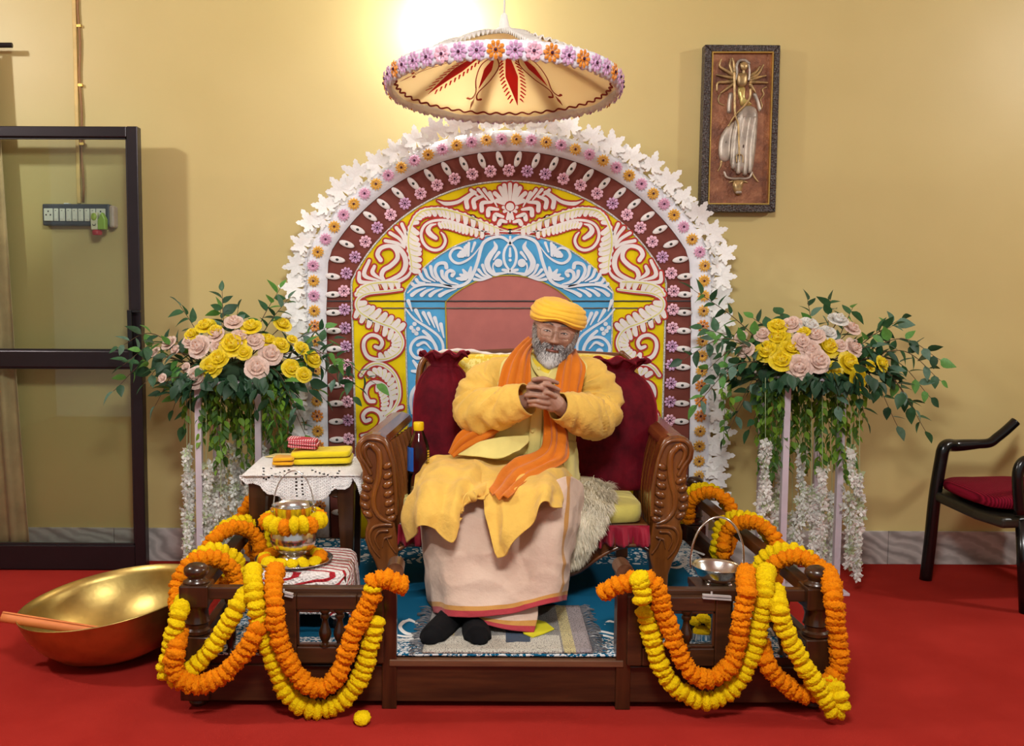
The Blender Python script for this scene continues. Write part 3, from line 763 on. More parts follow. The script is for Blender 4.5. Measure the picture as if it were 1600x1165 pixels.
# --- painted scrolls. crop-space helpers -> pixels
def cA(L_): return [(545 + x / 6.133, 270 + y / 6.133) for x, y in L_]
def cB(L_): return [(545 + x / 5.0625, 450 + y / 5.0625) for x, y in L_]
def cC(L_): return [(620 + x / 8.889, 355 + y / 8.889) for x, y in L_]
W_red, W_wht, W_crm, B_wht = [MB(), MB()], [MB(), MB()], [MB(), MB()], [MB(), MB()]
CX = 797.0
def mir(fn, side): return fn if side == 0 else (lambda x, y, o: fn(2 * CX - x, y, o))
lay = [0]
def sides(pts): return (0,) if all(abs(p[0] - CX) < 1.6 for p in pts) else (0, 1)
def red(pts, w_, k=1.0):                        # white brush stroke with a red outline
    lay[0] += 1; e = (lay[0] % 23) * .00004
    ow = [a + 5.2 * k for a in w_] if isinstance(w_, list) else w_ + 5.2 * k
    for s in sides(pts):
        stroke(W_red[s], mir(bd, s), pts, ow, .0165 + e); stroke(W_wht[s], mir(bd, s), pts, w_, .0175 + e)
def redline(pts, w_=2.6):
    for s in (0, 1): stroke(W_red[s], mir(bd, s), pts, w_, .0188)
def crm(pts, w_, n=None):
    lay[0] += 1; e = (lay[0] % 23) * .00004
    for s in (0, 1): stroke(W_crm[s], mir(bd, s), pts, w_, .0192 + e, n)
def blu(pts, w_):
    lay[0] += 1; e = (lay[0] % 23) * .00004
    for s in sides(pts): stroke(B_wht[s], mir(bd, s), pts, w_, .0212 + e)
def feather(fn, spine, side, n, ln, wd, f, lean=.7, t0=.05, t1=.95, taper=.6):
    """scalloped frond: broad overlapping lobes along one side of a stem, parted by thin yellow lines"""
    sp = crv(spine, 80); seg = np.hypot(*np.diff(np.array(sp), axis=0).T).sum() * (t1 - t0) / max(1, n - 1); wd = min(wd * 1.25, seg * 1.02); tips = []
    for i in range(n):
        t = t0 + (t1 - t0) * i / max(1, n - 1); k = int(t * 79); d = sp[min(k + 2, 79)] - sp[max(k - 2, 0)]; d = d / max(1e-6, np.hypot(*d)); q = np.array((-d[1], d[0])) * side
        l_ = ln * (1 - taper * abs(2 * t - .8) * .6); a = sp[k]; tip = a + q * l_ + d * lean * l_; midp = a + q * l_ * .5 + d * lean * l_ * .65
        f([tuple(a), tuple(midp), tuple(tip)], [wd * .9, wd * 1.0, wd * .8]); tips.append((a, midp, tip))
    for (a0, m0, p0), (a1, m1, p1) in zip(tips, tips[1:]):
        crm([tuple((a0 + a1) / 2), tuple((m0 + m1) / 2), tuple((p0 + p1) / 2 - (p0 - a0) * .12)], [.5, 1.2, .7], 6)
# feathers first, stems on top
S1 = cA([(1520, 555), (1400, 520), (1280, 470), (1100, 400), (960, 360), (860, 345), (720, 360), (640, 420), (590, 520)])
S1b = cA([(590, 520), (572, 620), (575, 720), (595, 830), (605, 930)])
feather(None, S1, -1, 17, 11.5, 6.6, lambda p, w_: red(p, w_, 1), -.5, .12, .95)
feather(None, S1b, -1, 8, 17, 8, lambda p, w_: red(p, w_, .8), .5, .02, .98)
S2 = cA([(1300, 575), (1150, 525), (1040, 495), (940, 478), (850, 490)])
feather(None, S2, -1, 12, 10, 7.0, lambda p, w_: red(p, w_, .8), -.3, .05, .95)
red(cA([(1380, 580), (1200, 535), (1060, 490), (940, 455), (820, 458), (735, 495), (695, 570), (705, 650), (755, 715), (830, 740), (895, 715), (925, 655), (910, 600), (885, 570)]), [1.5, 3, 4, 4, 4, 4, 4.5, 4.5, 4.5, 4.5, 4.5, 4.5, 4, 2])
red(cA([(835, 625), (785, 590), (760, 550), (785, 505), (835, 490)]), [6, 8, 8, 5, 2])
red(S1, [1.5, 2, 3, 4, 5, 5.5, 6, 6, 6]); red(S1b, [6, 6, 5.5, 5, 3])
crm(S1, [.6, 1, 1.4, 2, 2, 2, 2, 2, 2]); crm(S1b, [2, 2, 2, 1.6, 1])
# curled bud
for tip in ((350, 650), (395, 575), (455, 525), (508, 490)): red(cA([(535, 720), ((535 + tip[0]) / 2 + 25, (700 + tip[1]) / 2), tip]), [2, 5, 5.5])
red(cA([(600, 930), (560, 990), (470, 1040), (370, 1050)]), [3, 5, 6, 4])
red(cA([(390, 690), (470, 715), (530, 790), (545, 880), (510, 960), (430, 1010), (350, 1030)]), [3, 7, 8, 8, 7, 6, 2])
red(cA([(305, 835), (275, 780), (310, 720), (395, 700), (455, 745), (465, 820), (400, 890), (335, 930), (315, 985), (345, 1025)]), [7, 7, 6.5, 6, 6.5, 7, 7, 7, 7, 2])
for a, m_, e_ in (((330, 1030), (230, 960), (245, 895)), ((300, 1035), (150, 980), (195, 840)), ((240, 1045), (110, 1040), (100, 955))): red(cA([a, m_, e_]), [2, 7, 5])
S3 = cA([(70, 1170), (110, 1110), (200, 1065), (350, 1045), (470, 1045)])
feather(None, S3, 1, 8, 13, 6.8, lambda p, w_: red(p, w_, 1), .35, .05, .98); red(S3, [5, 6, 6, 5, 3]); crm(S3, 1.6)
# centre palmette and its side acanthus
red(cA([(850, 265), (930, 295), (1040, 280), (1130, 225), (1200, 175)]), [1, 6, 5.5, 4, 3.5])
S4 = cA([(1530, 510), (1480, 420), (1400, 290), (1320, 220), (1200, 175)])
for tip, m_, base in (((1135, 330), (1130, 250), (1215, 185)), ((1205, 330), (1200, 260), (1290, 220)), ((1275, 360), (1280, 290), (1370, 280)), ((1335, 405), (1345, 345), (1430, 350)), ((1395, 445), (1410, 400), (1480, 420)), ((1440, 490), (1460, 460), (1510, 470))):
    red(cA([base, m_, tip]), [4, 7, 7])
for tip, base in (((1170, 165), (1260, 240)), ((1240, 160), (1330, 260)), ((1295, 160), (1380, 280)), ((1350, 190), (1420, 320))): red(cA([base, tip]), [2, 5.5], .8)
for tip in ((1400, 195), (1420, 265), (1450, 145), (1490, 120)): red(cA([(1535, 310), ((1535 + tip[0]) / 2 - 4, (310 + tip[1]) / 2), tip]), [2, 6, 7])
red(cA([(1545, 300), (1545, 200), (1545, 110)]), [2, 6, 6.5])
for tip in ((1480, 330), (1490, 370), (1520, 440)): red(cA([(1545, 340), tip]), [5, 5], .8)
red(cA([(1545, 470), (1545, 400)]), [2, 5], .8)
for s in (0,): dot(W_red[s], mir(bd, s), CX, 322, 8.5, .0180); dot(W_wht[s], mir(bd, s), CX, 323, 6.5, .0190)
red(cA([(1545, 560), (1420, 560), (1320, 570)]), [3, 1.5, 1])
# lower column, first volute
S5 = cB([(420, 10), (300, 25), (160, 40), (85, 75), (60, 130), (90, 190), (170, 240), (260, 280), (350, 315), (405, 370), (425, 440), (390, 510), (310, 555), (220, 565), (150, 540), (118, 475), (125, 410), (175, 372), (235, 385), (265, 430), (245, 472), (208, 462)])
S5a = cB([(60, 110), (100, 180), (170, 225), (260, 268), (350, 300), (410, 330)])
feather(None, S5a, -1, 8, 15, 8, lambda p, w_: red(p, w_, .8), .35, .05, .95)
feather(None, cB([(60, 180), (150, 245), (260, 300), (350, 350), (400, 410), (380, 490), (320, 540), (230, 560)]), 1, 13, 10.5, 6.8, lambda p, w_: red(p, w_, 1), .3, .02, .95)
red(S5, [4, 4.5, 5, 6, 6, 6, 6, 6, 6, 6, 6, 6, 6, 6, 6, 6, 5.5, 5.5, 5.5, 5.5, 6, 5]); crm(S5[:14], 1.5)
S6 = cB([(95, 690), (140, 630), (200, 598), (270, 605), (340, 655), (385, 730), (400, 820), (390, 890), (350, 960), (290, 1010)])
feather(None, cB([(150, 680), (220, 640), (290, 660), (345, 720), (370, 800), (368, 880)]), 1, 9, 9.5, 6.8, lambda p, w_: red(p, w_, 1), .4)
red(S6, [6, 6, 6, 6, 6, 6, 6, 6, 5, 4]); crm(S6, 1.6)
S7 = cB([(200, 895), (160, 890), (135, 840), (145, 780), (190, 745), (250, 752), (300, 790), (330, 850), (335, 920), (300, 990), (270, 1050)])
feather(None, cB([(220, 770), (270, 800), (300, 860), (300, 930), (280, 1000)]), 1, 8, 8.5, 6.8, lambda p, w_: red(p, w_, 1), .4)
red(S7, [6, 6, 6, 6, 6, 6, 6, 6, 5, 5, 4])
red(cB([(165, 1040), (130, 1050), (112, 1010), (140, 970), (190, 958), (240, 985), (260, 1040), (230, 1100), (160, 1150), (100, 1165)]), [6, 6, 6, 6, 6, 6, 6, 5, 5, 4])
red(cB([(130, 1250), (180, 1180), (260, 1160), (340, 1200), (380, 1290), (360, 1400)]), 6)
red(cB([(420, 940), (390, 950), (350, 990), (330, 1060)]), [6, 5, 4, 2])
# blue band
blu(cC([(1590, 240), (1545, 190), (1480, 145), (1400, 130), (1290, 158), (1205, 215), (1165, 310), (1130, 450), (1075, 610), (1010, 735), (920, 800), (800, 825), (640, 808), (480, 795), (350, 800), (230, 840), (150, 910)]), [3, 4.5, 4.5, 4.5, 4.8, 5.2, 5.2, 5.2, 5.2, 5.2, 5, 5, 4.6, 4, 3.4, 3, 2])
blu(cC([(1560, 215), (1500, 310), (1485, 420), (1510, 520), (1570, 600)]), [3, 4, 4, 4, 3]); blu(cC([(1575, 130), (1575, 170)]), [3.5, 4]); blu(cC([(1573, 290), (1573, 400)]), [3, 4.5])
for s in (0,): dot(B_wht[s], mir(bd, s), CX, 355 + 455 / 8.889, 2.4, .0215)
blu(cC([(1160, 260), (1070, 380), (970, 460), (860, 500), (775, 465), (738, 390), (780, 310), (860, 285), (925, 310)]), [1, 2.5, 3.6, 4, 4.4, 4.4, 4, 4, 3])
blu(cC([(940, 350), (900, 375), (870, 390)]), [10, 12, 8])
for a, e_ in (((960, 400), (945, 275)), ((1000, 390), (1000, 220)), ((1040, 340), (1085, 215)), ((990, 400), (970, 250))): blu(cC([a, e_]), [2.5, 4.5])
blu(cC([(1350, 200), (1375, 280), (1300, 390), (1255, 490), (1285, 590), (1360, 650), (1440, 640), (1590, 620)]), [2, 7, 8.5, 9, 8, 6, 4, 2])
for s in (0, 1): dot(B_wht[s], mir(bd, s), 620 + 1410 / 8.889, 355 + 495 / 8.889, 6.6, .0214)
blu(cC([(1345, 500), (1335, 560), (1360, 630)]), 2.5); blu(cC([(1420, 350), (1380, 400), (1345, 450)]), [5, 4, 2]); blu(cC([(1470, 590), (1520, 600), (1560, 630)]), [4, 5, 3]); 
for e_ in ((1190, 525), (1135, 590), (1105, 660), (1075, 720)): blu(cC([(1320, 690), ((1320 + e_[0]) / 2 - 20, (690 + e_[1]) / 2 + 25), e_]), [1.5, 3.5, 5])
for a, e_ in (((1000, 700), (1030, 555)), ((990, 690), (920, 590)), ((980, 700), (880, 655)), ((960, 720), (835, 710))): blu(cC([a, ((a[0] + e_[0]) / 2, (a[1] + e_[1]) / 2), e_]), [4, 7, 3.5])
blu(cC([(770, 670), (790, 630), (745, 600), (695, 630), (690, 700), (740, 760), (850, 790)]), [6, 6, 5.5, 5.5, 5.5, 5, 2])
blu(cC([(690, 560), (675, 505), (615, 495), (555, 525), (530, 600), (570, 700), (650, 780), (760, 820)]), [6, 6, 5, 5, 5, 5, 4, 2]); blu(cC([(625, 610), (640, 690), (720, 770)]), [6, 5, 2])
for e_, a in (((470, 545), (570, 745)), ((390, 590), (530, 750)), ((325, 650), (470, 760)), ((270, 725), (390, 770)), ((215, 785), (330, 790))): blu(cC([a, ((a[0] + e_[0]) / 2 - 25, (a[1] + e_[1]) / 2 + 20), e_]), [2, 4.5, 5.5])
for e_, a in (((210, 940), (400, 840)), ((345, 940), (520, 845)), ((465, 945), (640, 852)), ((600, 945), (830, 852))): blu(cC([a, ((a[0] + e_[0]) / 2 - 20, (a[1] + e_[1]) / 2 - 5), e_]), [1.5, 5, 6.5])
blu(cB([(450, 165), (520, 245), (620, 310), (700, 370), (740, 430), (745, 500), (735, 600)]), [2.5, 3.5, 4, 4, 4, 4, 3])
for e_, a in (((470, 100), (500, 180)), ((530, 175), (580, 265)), ((590, 195), (640, 290)), ((632, 200), (680, 310)), ((680, 235), (715, 340)), ((728, 285), (752, 390))): blu(cB([a, e_]), [2, 6])
for q in ((520, 283), (495, 312), (513, 338), (548, 322), (535, 358)):
    for s in (0, 1): dot(B_wht[s], mir(bd, s), 545 + q[0] / 5.0625, 450 + q[1] / 5.0625, 3.4, .0214)
blu(cB([(590, 340), (640, 385), (690, 460), (705, 520)]), [5, 5, 4, 2]); blu(cB([(700, 520), (670, 430), (610, 390), (545, 395), (498, 440), (490, 500), (530, 550), (585, 545)]), [3, 4.5, 4.5, 4.5, 4.5, 4.5, 5, 6])
blu(cB([(545, 450), (600, 430), (650, 480)]), [5, 4, 2])
for s in (0, 1): dot(B_wht[s], mir(bd, s), 545 + 568 / 5.0625, 450 + 505 / 5.0625, 6, .0214)
for e_ in ((510, 575), (500, 655), (535, 730), (590, 590)): blu(cB([(570, 660), e_]), [8, 4])
blu(cB([(560, 740), (505, 820), (490, 900), (500, 990)]), [4, 6, 5, 3]); blu(cB([(560, 760), (600, 860), (590, 960)]), [4, 6, 3]); blu(cB([(700, 600), (690, 700), (640, 800)]), [4, 5, 2])
for s in (0, 1):
    W_red[s].build('painted_outline', M['pr'], BD, smooth=False); W_wht[s].build('painted_scroll', M['pw'], BD, smooth=False)
    W_crm[s].build('painted_vein', M['py'], BD, smooth=False); B_wht[s].build('painted_scroll', M['pbw'], BD, smooth=False)

# --- fabric flowers, ovals, paper leaves
def daisy_mesh(name, mp, mc, n, inner=.25, tipw=.2, lift=.12, two=False):
    b = MB()
    for layer in range(2 if two else 1):
        for i in range(n):
            a = 2 * PI * (i + .5 * layer) / n; d = Vector((math.cos(a), math.sin(a), 0)); q = Vector((-d.y, d.x, 0)); z = Vector((0, 0, 1)); s_ = 1 - .2 * layer; lz = .05 + .16 * layer
            b.add([d * inner * s_ + z * lz, d * .7 * s_ + q * tipw * s_ + z * (lz + lift), d * .98 * s_ + q * tipw * .5 * s_ + z * (lz + lift * .4), d * 1.0 * s_ - q * tipw * .5 * s_ + z * (lz + lift * .4), d * .7 * s_ - q * tipw * s_ + z * (lz + lift), d * .68 * s_ + z * (lz + lift * 1.7)],
                  [(0, 5, 1), (5, 2, 1), (5, 3, 2), (5, 4, 3), (0, 4, 5)])
    b.lathe([(inner * 1.25, 0), (inner * 1.25, .1), (inner * .7, .2)], (0, 0, 0), 10)
    b.cur = 1; b.ball((0, 0, .26), .2, .2, .14, 8, 5)
    return mesh_of(name, b.v, b.f, [mp, mc], b.mi, False)
pet = lambda n, rgb: mat(n, rgb, .4, var=.12, vs=40, spec=.5)
M['dcen'] = mat('flower_centre', (70, 30, 60), .3, .3, var=.2)
Dp = [daisy_mesh('pink_petals', pet('petal_pink', (232, 176, 208)), M['dcen'], 12, two=True, tipw=.14), daisy_mesh('yellow_petals', pet('petal_amber', (238, 184, 78)), M['dcen'], 12, two=True, tipw=.14), daisy_mesh('orange_petals', pet('petal_orange', (226, 140, 44)), M['dcen'], 9, tipw=.24), daisy_mesh('mauve_petals', pet('petal_mauve', (214, 168, 208)), M['dcen'], 9, tipw=.24), daisy_mesh('rose_petals', pet('petal_rose', (240, 188, 208)), M['dcen'], 8, tipw=.30)]
def facing(p, nrm, r, roll=0):
    return Matrix.Translation(p) @ Vector(nrm).to_track_quat('Z', 'Y').to_matrix().to_4x4() @ Matrix.Rotation(roll, 4, 'Z') @ Matrix.Scale(r, 4)
def along(poly, step):
    q = [Vector((x, y, 0)) for x, y in poly]; return resample(q, step)
random.seed(8)
mid = [((a[0] + b_[0]) / 2, (a[1] + b_[1]) / 2) for a, b_ in zip(A_out, A_br)]
mid = arch(306, 217, 408); mid[0] = (mid[0][0], 790); mid[-1] = (mid[-1][0], 790)
pp = along(mid, 23.6); nP = len(pp)
for i, p in enumerate(pp):
    side = p.y > 430
    if side: k = 2 if random.random() < .3 else (0 if (i % 4 == 2 and p.x < 700) else 1)
    else: k = i % 2
    link('fabric_flower', Dp[k], BD, facing(bd(p.x, p.y, .034), (random.gauss(0, .08), -1, random.gauss(0, .08)), .0285, random.uniform(0, 6)))
inn = arch(258, 266, 436); inn[0] = (inn[0][0], 800); inn[-1] = (inn[-1][0], 800)
for i, p in enumerate(along(inn, 28.6)):
    link('fabric_flower', Dp[4 if random.random() < .7 else 3], BD, facing(bd(p.x, p.y, .012), (random.gauss(0, .06), -1, random.gauss(0, .06)), .0285, random.uniform(0, 6)))
ob_ = MB(); ob_.ball((0, 0, 0), 1, .40, .14, 16, 6); ob_.cur = 1; ob_.ball((0, 0, .15), .2, .16, .06, 8, 4)
OVM = mesh_of('oval_mesh', ob_.v, ob_.f, [M['pw'], mat('oval_dark', (40, 44, 40), .4)], ob_.mi)
ovl = arch(276, 248, 420); ovl[0] = (ovl[0][0], 800); ovl[-1] = (ovl[-1][0], 800)
ov = along(ovl, 28.6)
for i, p in enumerate(ov):
    d = ov[min(i + 1, len(ov) - 1)] - ov[max(0, i - 1)]; ang_ = math.atan2(-d.y, d.x) + PI / 2 + (.25 if p.x < 795 else -.25) * (1 if p.y < 430 else 0)
    mt = Matrix.Translation(bd(p.x, p.y, .014)) @ Matrix.Rotation(PI / 2, 4, 'X') @ Matrix.Rotation(ang_, 4, 'Z') @ Matrix.Scale(.037, 4)
    link('oval_ornament', OVM, BD, mt)
def maple(seed):
    r_ = random.Random(seed); lobes = []
    out = []
    tips = [(-150, .62), (-105, .85), (-52, 1.0), (0, 1.12), (52, 1.0), (105, .85), (150, .62)]
    for i, (a, l_) in enumerate(tips):
        l_ *= r_.uniform(.9, 1.1)
        for da, f_ in ((-19, .68), (-11, .72), (-10, .86), (0, 1.0), (10, .86), (11, .72), (19, .68)):
            t = math.radians(a + da + 90); out.append((math.cos(t) * l_ * f_, math.sin(t) * l_ * f_))
        if i < 6:
            t = math.radians((a + tips[i + 1][0]) / 2 + 90); out.append((math.cos(t) * .55, math.sin(t) * .55))
    n = len(out); b = MB(); z = lambda x, y: .16 * math.sqrt(x * x + y * y) - .1 * abs(x)
    v = [(0, 0, -.02)] + [(x, y, z(x, y)) for x, y in out]
    b.add(v, [(0, i, i + 1) for i in range(1, n)])
    return mesh_of('maple_mesh', b.v, b.f, [M['leafw']], None, False)
M['leafw'] = mat('white_paper', (244, 244, 242), .75, var=.03, sub=0)
MP = [maple(k) for k in range(5)]
# joined paper stems keep each leaf on the board
lo = arch(333, 190, 398); lo[0] = (lo[0][0], 800); lo[-1] = (lo[-1][0], 800)
lv = along(lo, 17.5)
for i, p in enumerate(lv):
    d = lv[min(i + 1, len(lv) - 1)] - lv[max(0, i - 1)]; n2 = Vector((d.y, -d.x)).normalized(); big = i % 2 == 0
    rr = random.uniform(.062, .08) if big else random.uniform(.05, .066)
    off = random.uniform(-4, 4) if big else -8
    ang_ = math.atan2(-n2.y, n2.x) - PI / 2 + random.gauss(0, .3)
    mt = Matrix.Translation(bd(p.x + n2.x * off, p.y + n2.y * off, .012 + .012 * random.random() + (.010 if big else 0))) @ Matrix.Rotation(PI / 2 + random.gauss(0, .15), 4, 'X') @ Matrix.Rotation(random.gauss(0, .2), 4, 'Y') @ Matrix.Rotation(ang_, 4, 'Z') @ Matrix.Scale(rr, 4)
    o = link('paper_leaf', random.choice(MP), BD, mt)

# ------------------------------------------------------------------ ceremonial umbrella
Yc = 3.72; Ru = .418
pn, pf = P(785, 80, Yc - Ru), P(786, 181, Yc + Ru)
cu = (pn + pf) / 2; tilt = math.atan2(pf.z - pn.z, 2 * Ru)
TU = Matrix.Translation(cu) @ Matrix.Rotation(math.radians(1.2), 4, 'Y') @ Matrix.Rotation(tilt, 4, 'X')
UM = thing('ceremonial_umbrella', 'cream and white hanging umbrella with painted red leaves inside and a rim of flowers', 'umbrella', cu)
HU = .175
def us(r, a, o=0):     # inner surface, r 0..1, angle a
    z = HU * (1 - r) * (1 + .35 * r)
    return TU @ Vector((math.cos(a) * r * Ru, math.sin(a) * r * Ru, z - o))
cream = NT('umbrella_cream'); cream.base((252, 238, 208)); cream.set(Roughness=.7)
tr = cream.n('ShaderNodeBsdfTranslucent'); tr.inputs[0].default_value = L((255, 240, 205)); mx = cream.n('ShaderNodeMixShader'); mx.inputs[0].default_value = .6
cream.l(cream.b.outputs[0], mx.inputs[1]); cream.l(tr.outputs[0], mx.inputs[2]); cream.l(mx.outputs[0], cream.t.nodes['Material Output'].inputs[0])
b = MB(); nA, nR = 144, 18
G = [[us(r, 2 * PI * j / nA, -.006 * r * math.sin(9 * 2 * PI * j / nA)) for j in range(nA + 1)] for r in np.linspace(.03, 1, nR)]
b.grid(G); canopy = b.build('canopy_lining', cream.m, UM)
# outer cover and white frilled strips
b = MB(); b.grid([[us(r, 2 * PI * j / nA, -.022) for j in range(nA + 1)] for r in np.linspace(.02, 1.01, nR)]); 
uy = NT('umbrella_yellow'); uy.base((250, 226, 150)); uy.set(Roughness=.7); tr = uy.n('ShaderNodeBsdfTranslucent'); tr.inputs[0].default_value = L((255, 246, 220)); mx = uy.n('ShaderNodeMixShader'); mx.inputs[0].default_value = .75
uy.l(uy.b.outputs[0], mx.inputs[1]); uy.l(tr.outputs[0], mx.inputs[2]); uy.l(mx.outputs[0], uy.t.nodes['Material Output'].inputs[0])
b.build('canopy_cover', uy.m, UM)
for k in range(8):
    s_ = MB(); a0 = 2 * PI * (k + .25) / 8; rows = []
    for r in np.linspace(.05, 1.0, 40):
        rows.append([us(r, a0 + da / max(r, .15), -.03 - .012 * math.sin(r * 90 + q_ * 2)) for q_, da in enumerate(np.linspace(-.075, .075, 7))])
    s_.grid(rows); s_.build('white_frill', M['white'], UM, solid=.004)
b = MB(); rows = []
for z, rr in ((-.026, 1.0), (-.018, 1.012), (0, 1.02), (.02, 1.02), (.035, 1.012)):
    rows.append([TU @ Vector((math.cos(2 * PI * j / 240) * Ru * (rr + .006 * math.sin(j * 1.31 * 3 + z * 30)), math.sin(2 * PI * j / 240) * Ru * (rr + .006 * math.sin(j * 1.31 * 3)), z + (.006 * math.sin(j * 1.9) if z < -.025 else 0))) for j in range(241)])
b.grid(rows); b.build('rim_band', M['foam'], UM, solid=.012)
b = MB(); b.tube([us(.955 + .012 * math.sin(j * .7), 2 * PI * j / 420, .006) for j in range(420)], .0035, 6, closed=True); b.build('wavy_braid', mat('maroon_braid', (140, 36, 30), .7), UM)
nf = 44
for k in range(nf):
    a = 2 * PI * k / nf + .03; d = Vector((math.cos(a), math.sin(a), -.12)); p = TU @ Vector((math.cos(a) * Ru * 1.045, math.sin(a) * Ru * 1.045, .0))
    link('fabric_flower', Dp[(2, 3, 2, 3, 4)[k % 5] if k % 3 else 3], UM, facing(p, d, .031, random.uniform(0, 6)))
ub, ul = MB(), MB()
def uf(c, s_): # polar helper: radius fraction, angle offset
    return lambda x, y, o: us(x, y, .004 + o)

def trpaint(n, rgb, tl):
    t = NT(n); t.base(rgb); t.set(Roughness=.7); tr = t.n('ShaderNodeBsdfTranslucent'); tr.inputs[0].default_value = L(tl); mx = t.n('ShaderNodeMixShader'); mx.inputs[0].default_value = .5
    t.l(t.b.outputs[0], mx.inputs[1]); t.l(tr.outputs[0], mx.inputs[2]); t.l(mx.outputs[0], t.t.nodes['Material Output'].inputs[0]); return t.m
M['ured'] = trpaint('umbrella_red_paint', (186, 30, 36), (206, 40, 40)); M['umar'] = trpaint('umbrella_maroon_paint', (140, 40, 30), (160, 56, 40))
def leafm(a):
    f_ = lambda x, y, o: us(x, a + y / max(.12, x), .004 + o)
    stroke(ub, f_, [(.16, 0), (.5, .004), (.86, 0)], [.02, .12, .005], 0, 30, False)
    for k in range(13):
        r = .22 + k * .047; h = .085 * math.sin(PI * min(1, (r - .1) / .8)) + .012
        for sg in (1, -1): stroke(ub, f_, [(r, sg * h * .8), (r + .045, sg * (h + .02))], [.018, .012], .0005, 6)
def dropm(a):
    f_ = lambda x, y, o: us(x, a + y / max(.12, x), .004 + o)
    stroke(ub, f_, [(.3, 0), (.42, 0), (.66, 0)], [.03, .075, .006], 0, 20)
    for sg in (1, -1):
        stroke(ul, f_, [(.22, sg * .01), (.36, sg * .085), (.55, sg * .07), (.72, sg * .012), (.80, sg * .03), (.80, sg * .065)], [.01, .012, .012, .012, .016, .03], 0, 40)
    stroke(ul, f_, [(.80, 0), (.86, 0), (.92, 0)], [.004, .028, .004], 0, 10, False)
for k, a in enumerate((48, 77, 107, 142)): (leafm if k % 2 else dropm)(math.radians(a))
for k, a in enumerate((178, 208, 238, 268, 298, 328)): (dropm if k % 2 == 0 else leafm)(math.radians(a))
ub.build('painted_leaf', M['ured'], UM, smooth=False); ul.build('painted_outline', M['umar'], UM, smooth=False)
top = TU @ Vector((0, 0, HU + .02))
MB().lathe([(.05, -.015), (.045, .01), (.02, .03), (.012, .07), (.004, .08)], top, 20).build('finial', M['white'], UM)
MB().tube([top + Vector((0, 0, .07)), Vector((top.x, top.y, ZC))], .004, 8).build('hanging_cord', M['white'], UM)

# ------------------------------------------------------------------ framed relief picture (crop [1080,50] scale 3.883)
YPI = 4.535
PI_ = thing('relief_picture', 'tall dark framed bronze relief of a many armed figure above a bull head', 'picture', P(1158, 330, YPI))
def pc(x, y, Y=YPI): return P(1080 + x / 3.883, 50 + y / 3.883, Y)
O4 = [(85, 75), (543, 78), (512, 1092), (55, 1090)]; I4 = [(128, 118), (502, 118), (474, 1046), (103, 1044)]
fm = NT('leather_frame'); co = fm.coord('Object'); vz = fm.n('ShaderNodeTexVoronoi'); vz.inputs['Scale'].default_value = 110; fm.l(co, vz.inputs['Vector'])
fm.base(fm.ramp(vz.outputs['Distance'], [(.1, (34, 28, 26)), (.7, (66, 54, 50))])); fm.set(Roughness=.4); fm.bump(vz.outputs['Distance'], .8, .006)
for i in range(4):
    j = (i + 1) % 4; b = MB(); q = [pc(*O4[i], YPI - .028), pc(*O4[j], YPI - .028), pc(*I4[j], YPI - .028), pc(*I4[i], YPI - .028)]
    b.prism(q, (0, .055, 0)); b.build('frame_bar', fm.m, PI_, smooth=False, fix=True, bevel=.004)
I5 = [(136, 126), (494, 126), (467, 1039), (110, 1037)]
for i in range(4):
    j = (i + 1) % 4; b = MB(); b.prism([pc(*I4[i], YPI - .03), pc(*I4[j], YPI - .03), pc(*I5[j], YPI - .03), pc(*I5[i], YPI - .03)], (0, .02, 0)); b.build('gilt_slip', M['gold'], PI_, smooth=False, fix=True)
pm = NT('bronze_panel'); co = pm.coord('Object'); n1 = pm.noise(co, 14, 5, .65)
pm.base(pm.ramp(n1, [(.3, (96, 58, 44)), (.55, (140, 90, 62)), (.72, (166, 114, 80))])); pm.set(Roughness=.45, Metallic=.35); pm.bump(pm.noise(co, 60, 4), .6, .006)
b = MB(); b.prism([pc(*q, YPI - .012) for q in I4], (0, .012, 0)); b.build('relief_panel', pm.m, PI_, smooth=False, fix=True)
M['brz'] = mat('bronze_figure', (170, 142, 96), .38, .5, var=.25, vs=30); M['brs'] = mat('pewter_figure', (176, 164, 150), .4, .45, var=.22, vs=18); M['brg'] = mat('bright_bronze', (206, 186, 112), .35, .5, var=.1)
YR = YPI - .014
def pt(pts, w0, w1=None, m='brz', name='relief_limb', par=PI_, d=0, n=10):
    P3 = [pc(x, y, YR - d) for x, y in pts]; P3 = cr3(P3, 5 * len(P3)); rr = np.linspace(w0, w1 or w0, len(P3)) / 3.883 / ppm(YPI)
    return MB().capsule(P3, list(rr), n).build(name, M[m], par)
sk = MB()
def bulge(poly, dep, m, name):
    """pillow relief from a closed outline in crop space"""
    c = np.mean(np.array(poly), 0); rings = []
    pts = [tuple(q) for q in crv(list(poly) + [poly[0]], 60)][:-1]
    for s_, d in ((1, 0), (.97, .35), (.88, .65), (.7, .88), (.4, 1.0), (.05, 1.04)):
        rings.append([pc(c[0] + (x - c[0]) * s_, c[1] + (y - c[1]) * s_, YR - dep * d) for x, y in pts])
    b = MB(); b.grid([r + [r[0]] for r in rings]); return b.build(name, M[m], PI_, fix=True)
bulge([(310, 440), (395, 470), (400, 600), (385, 760), (365, 850), (330, 855), (300, 850), (260, 840), (235, 790), (240, 650), (265, 540)], .018, 'brs', 'relief_skirt')
bulge([(265, 540), (245, 650), (232, 770), (180, 780), (165, 720), (175, 640), (215, 575)], .012, 'brs', 'relief_skirt_fold')
for x0, x1, y1 in ((262, 255, 820), (295, 285, 850), (330, 325, 858), (362, 355, 845)): pt([(x0 + 25, 520), ((x0 + x1) / 2 + 6, 680), (x1, y1)], 9, 13, 'brs', 'relief_pleat', d=.012)
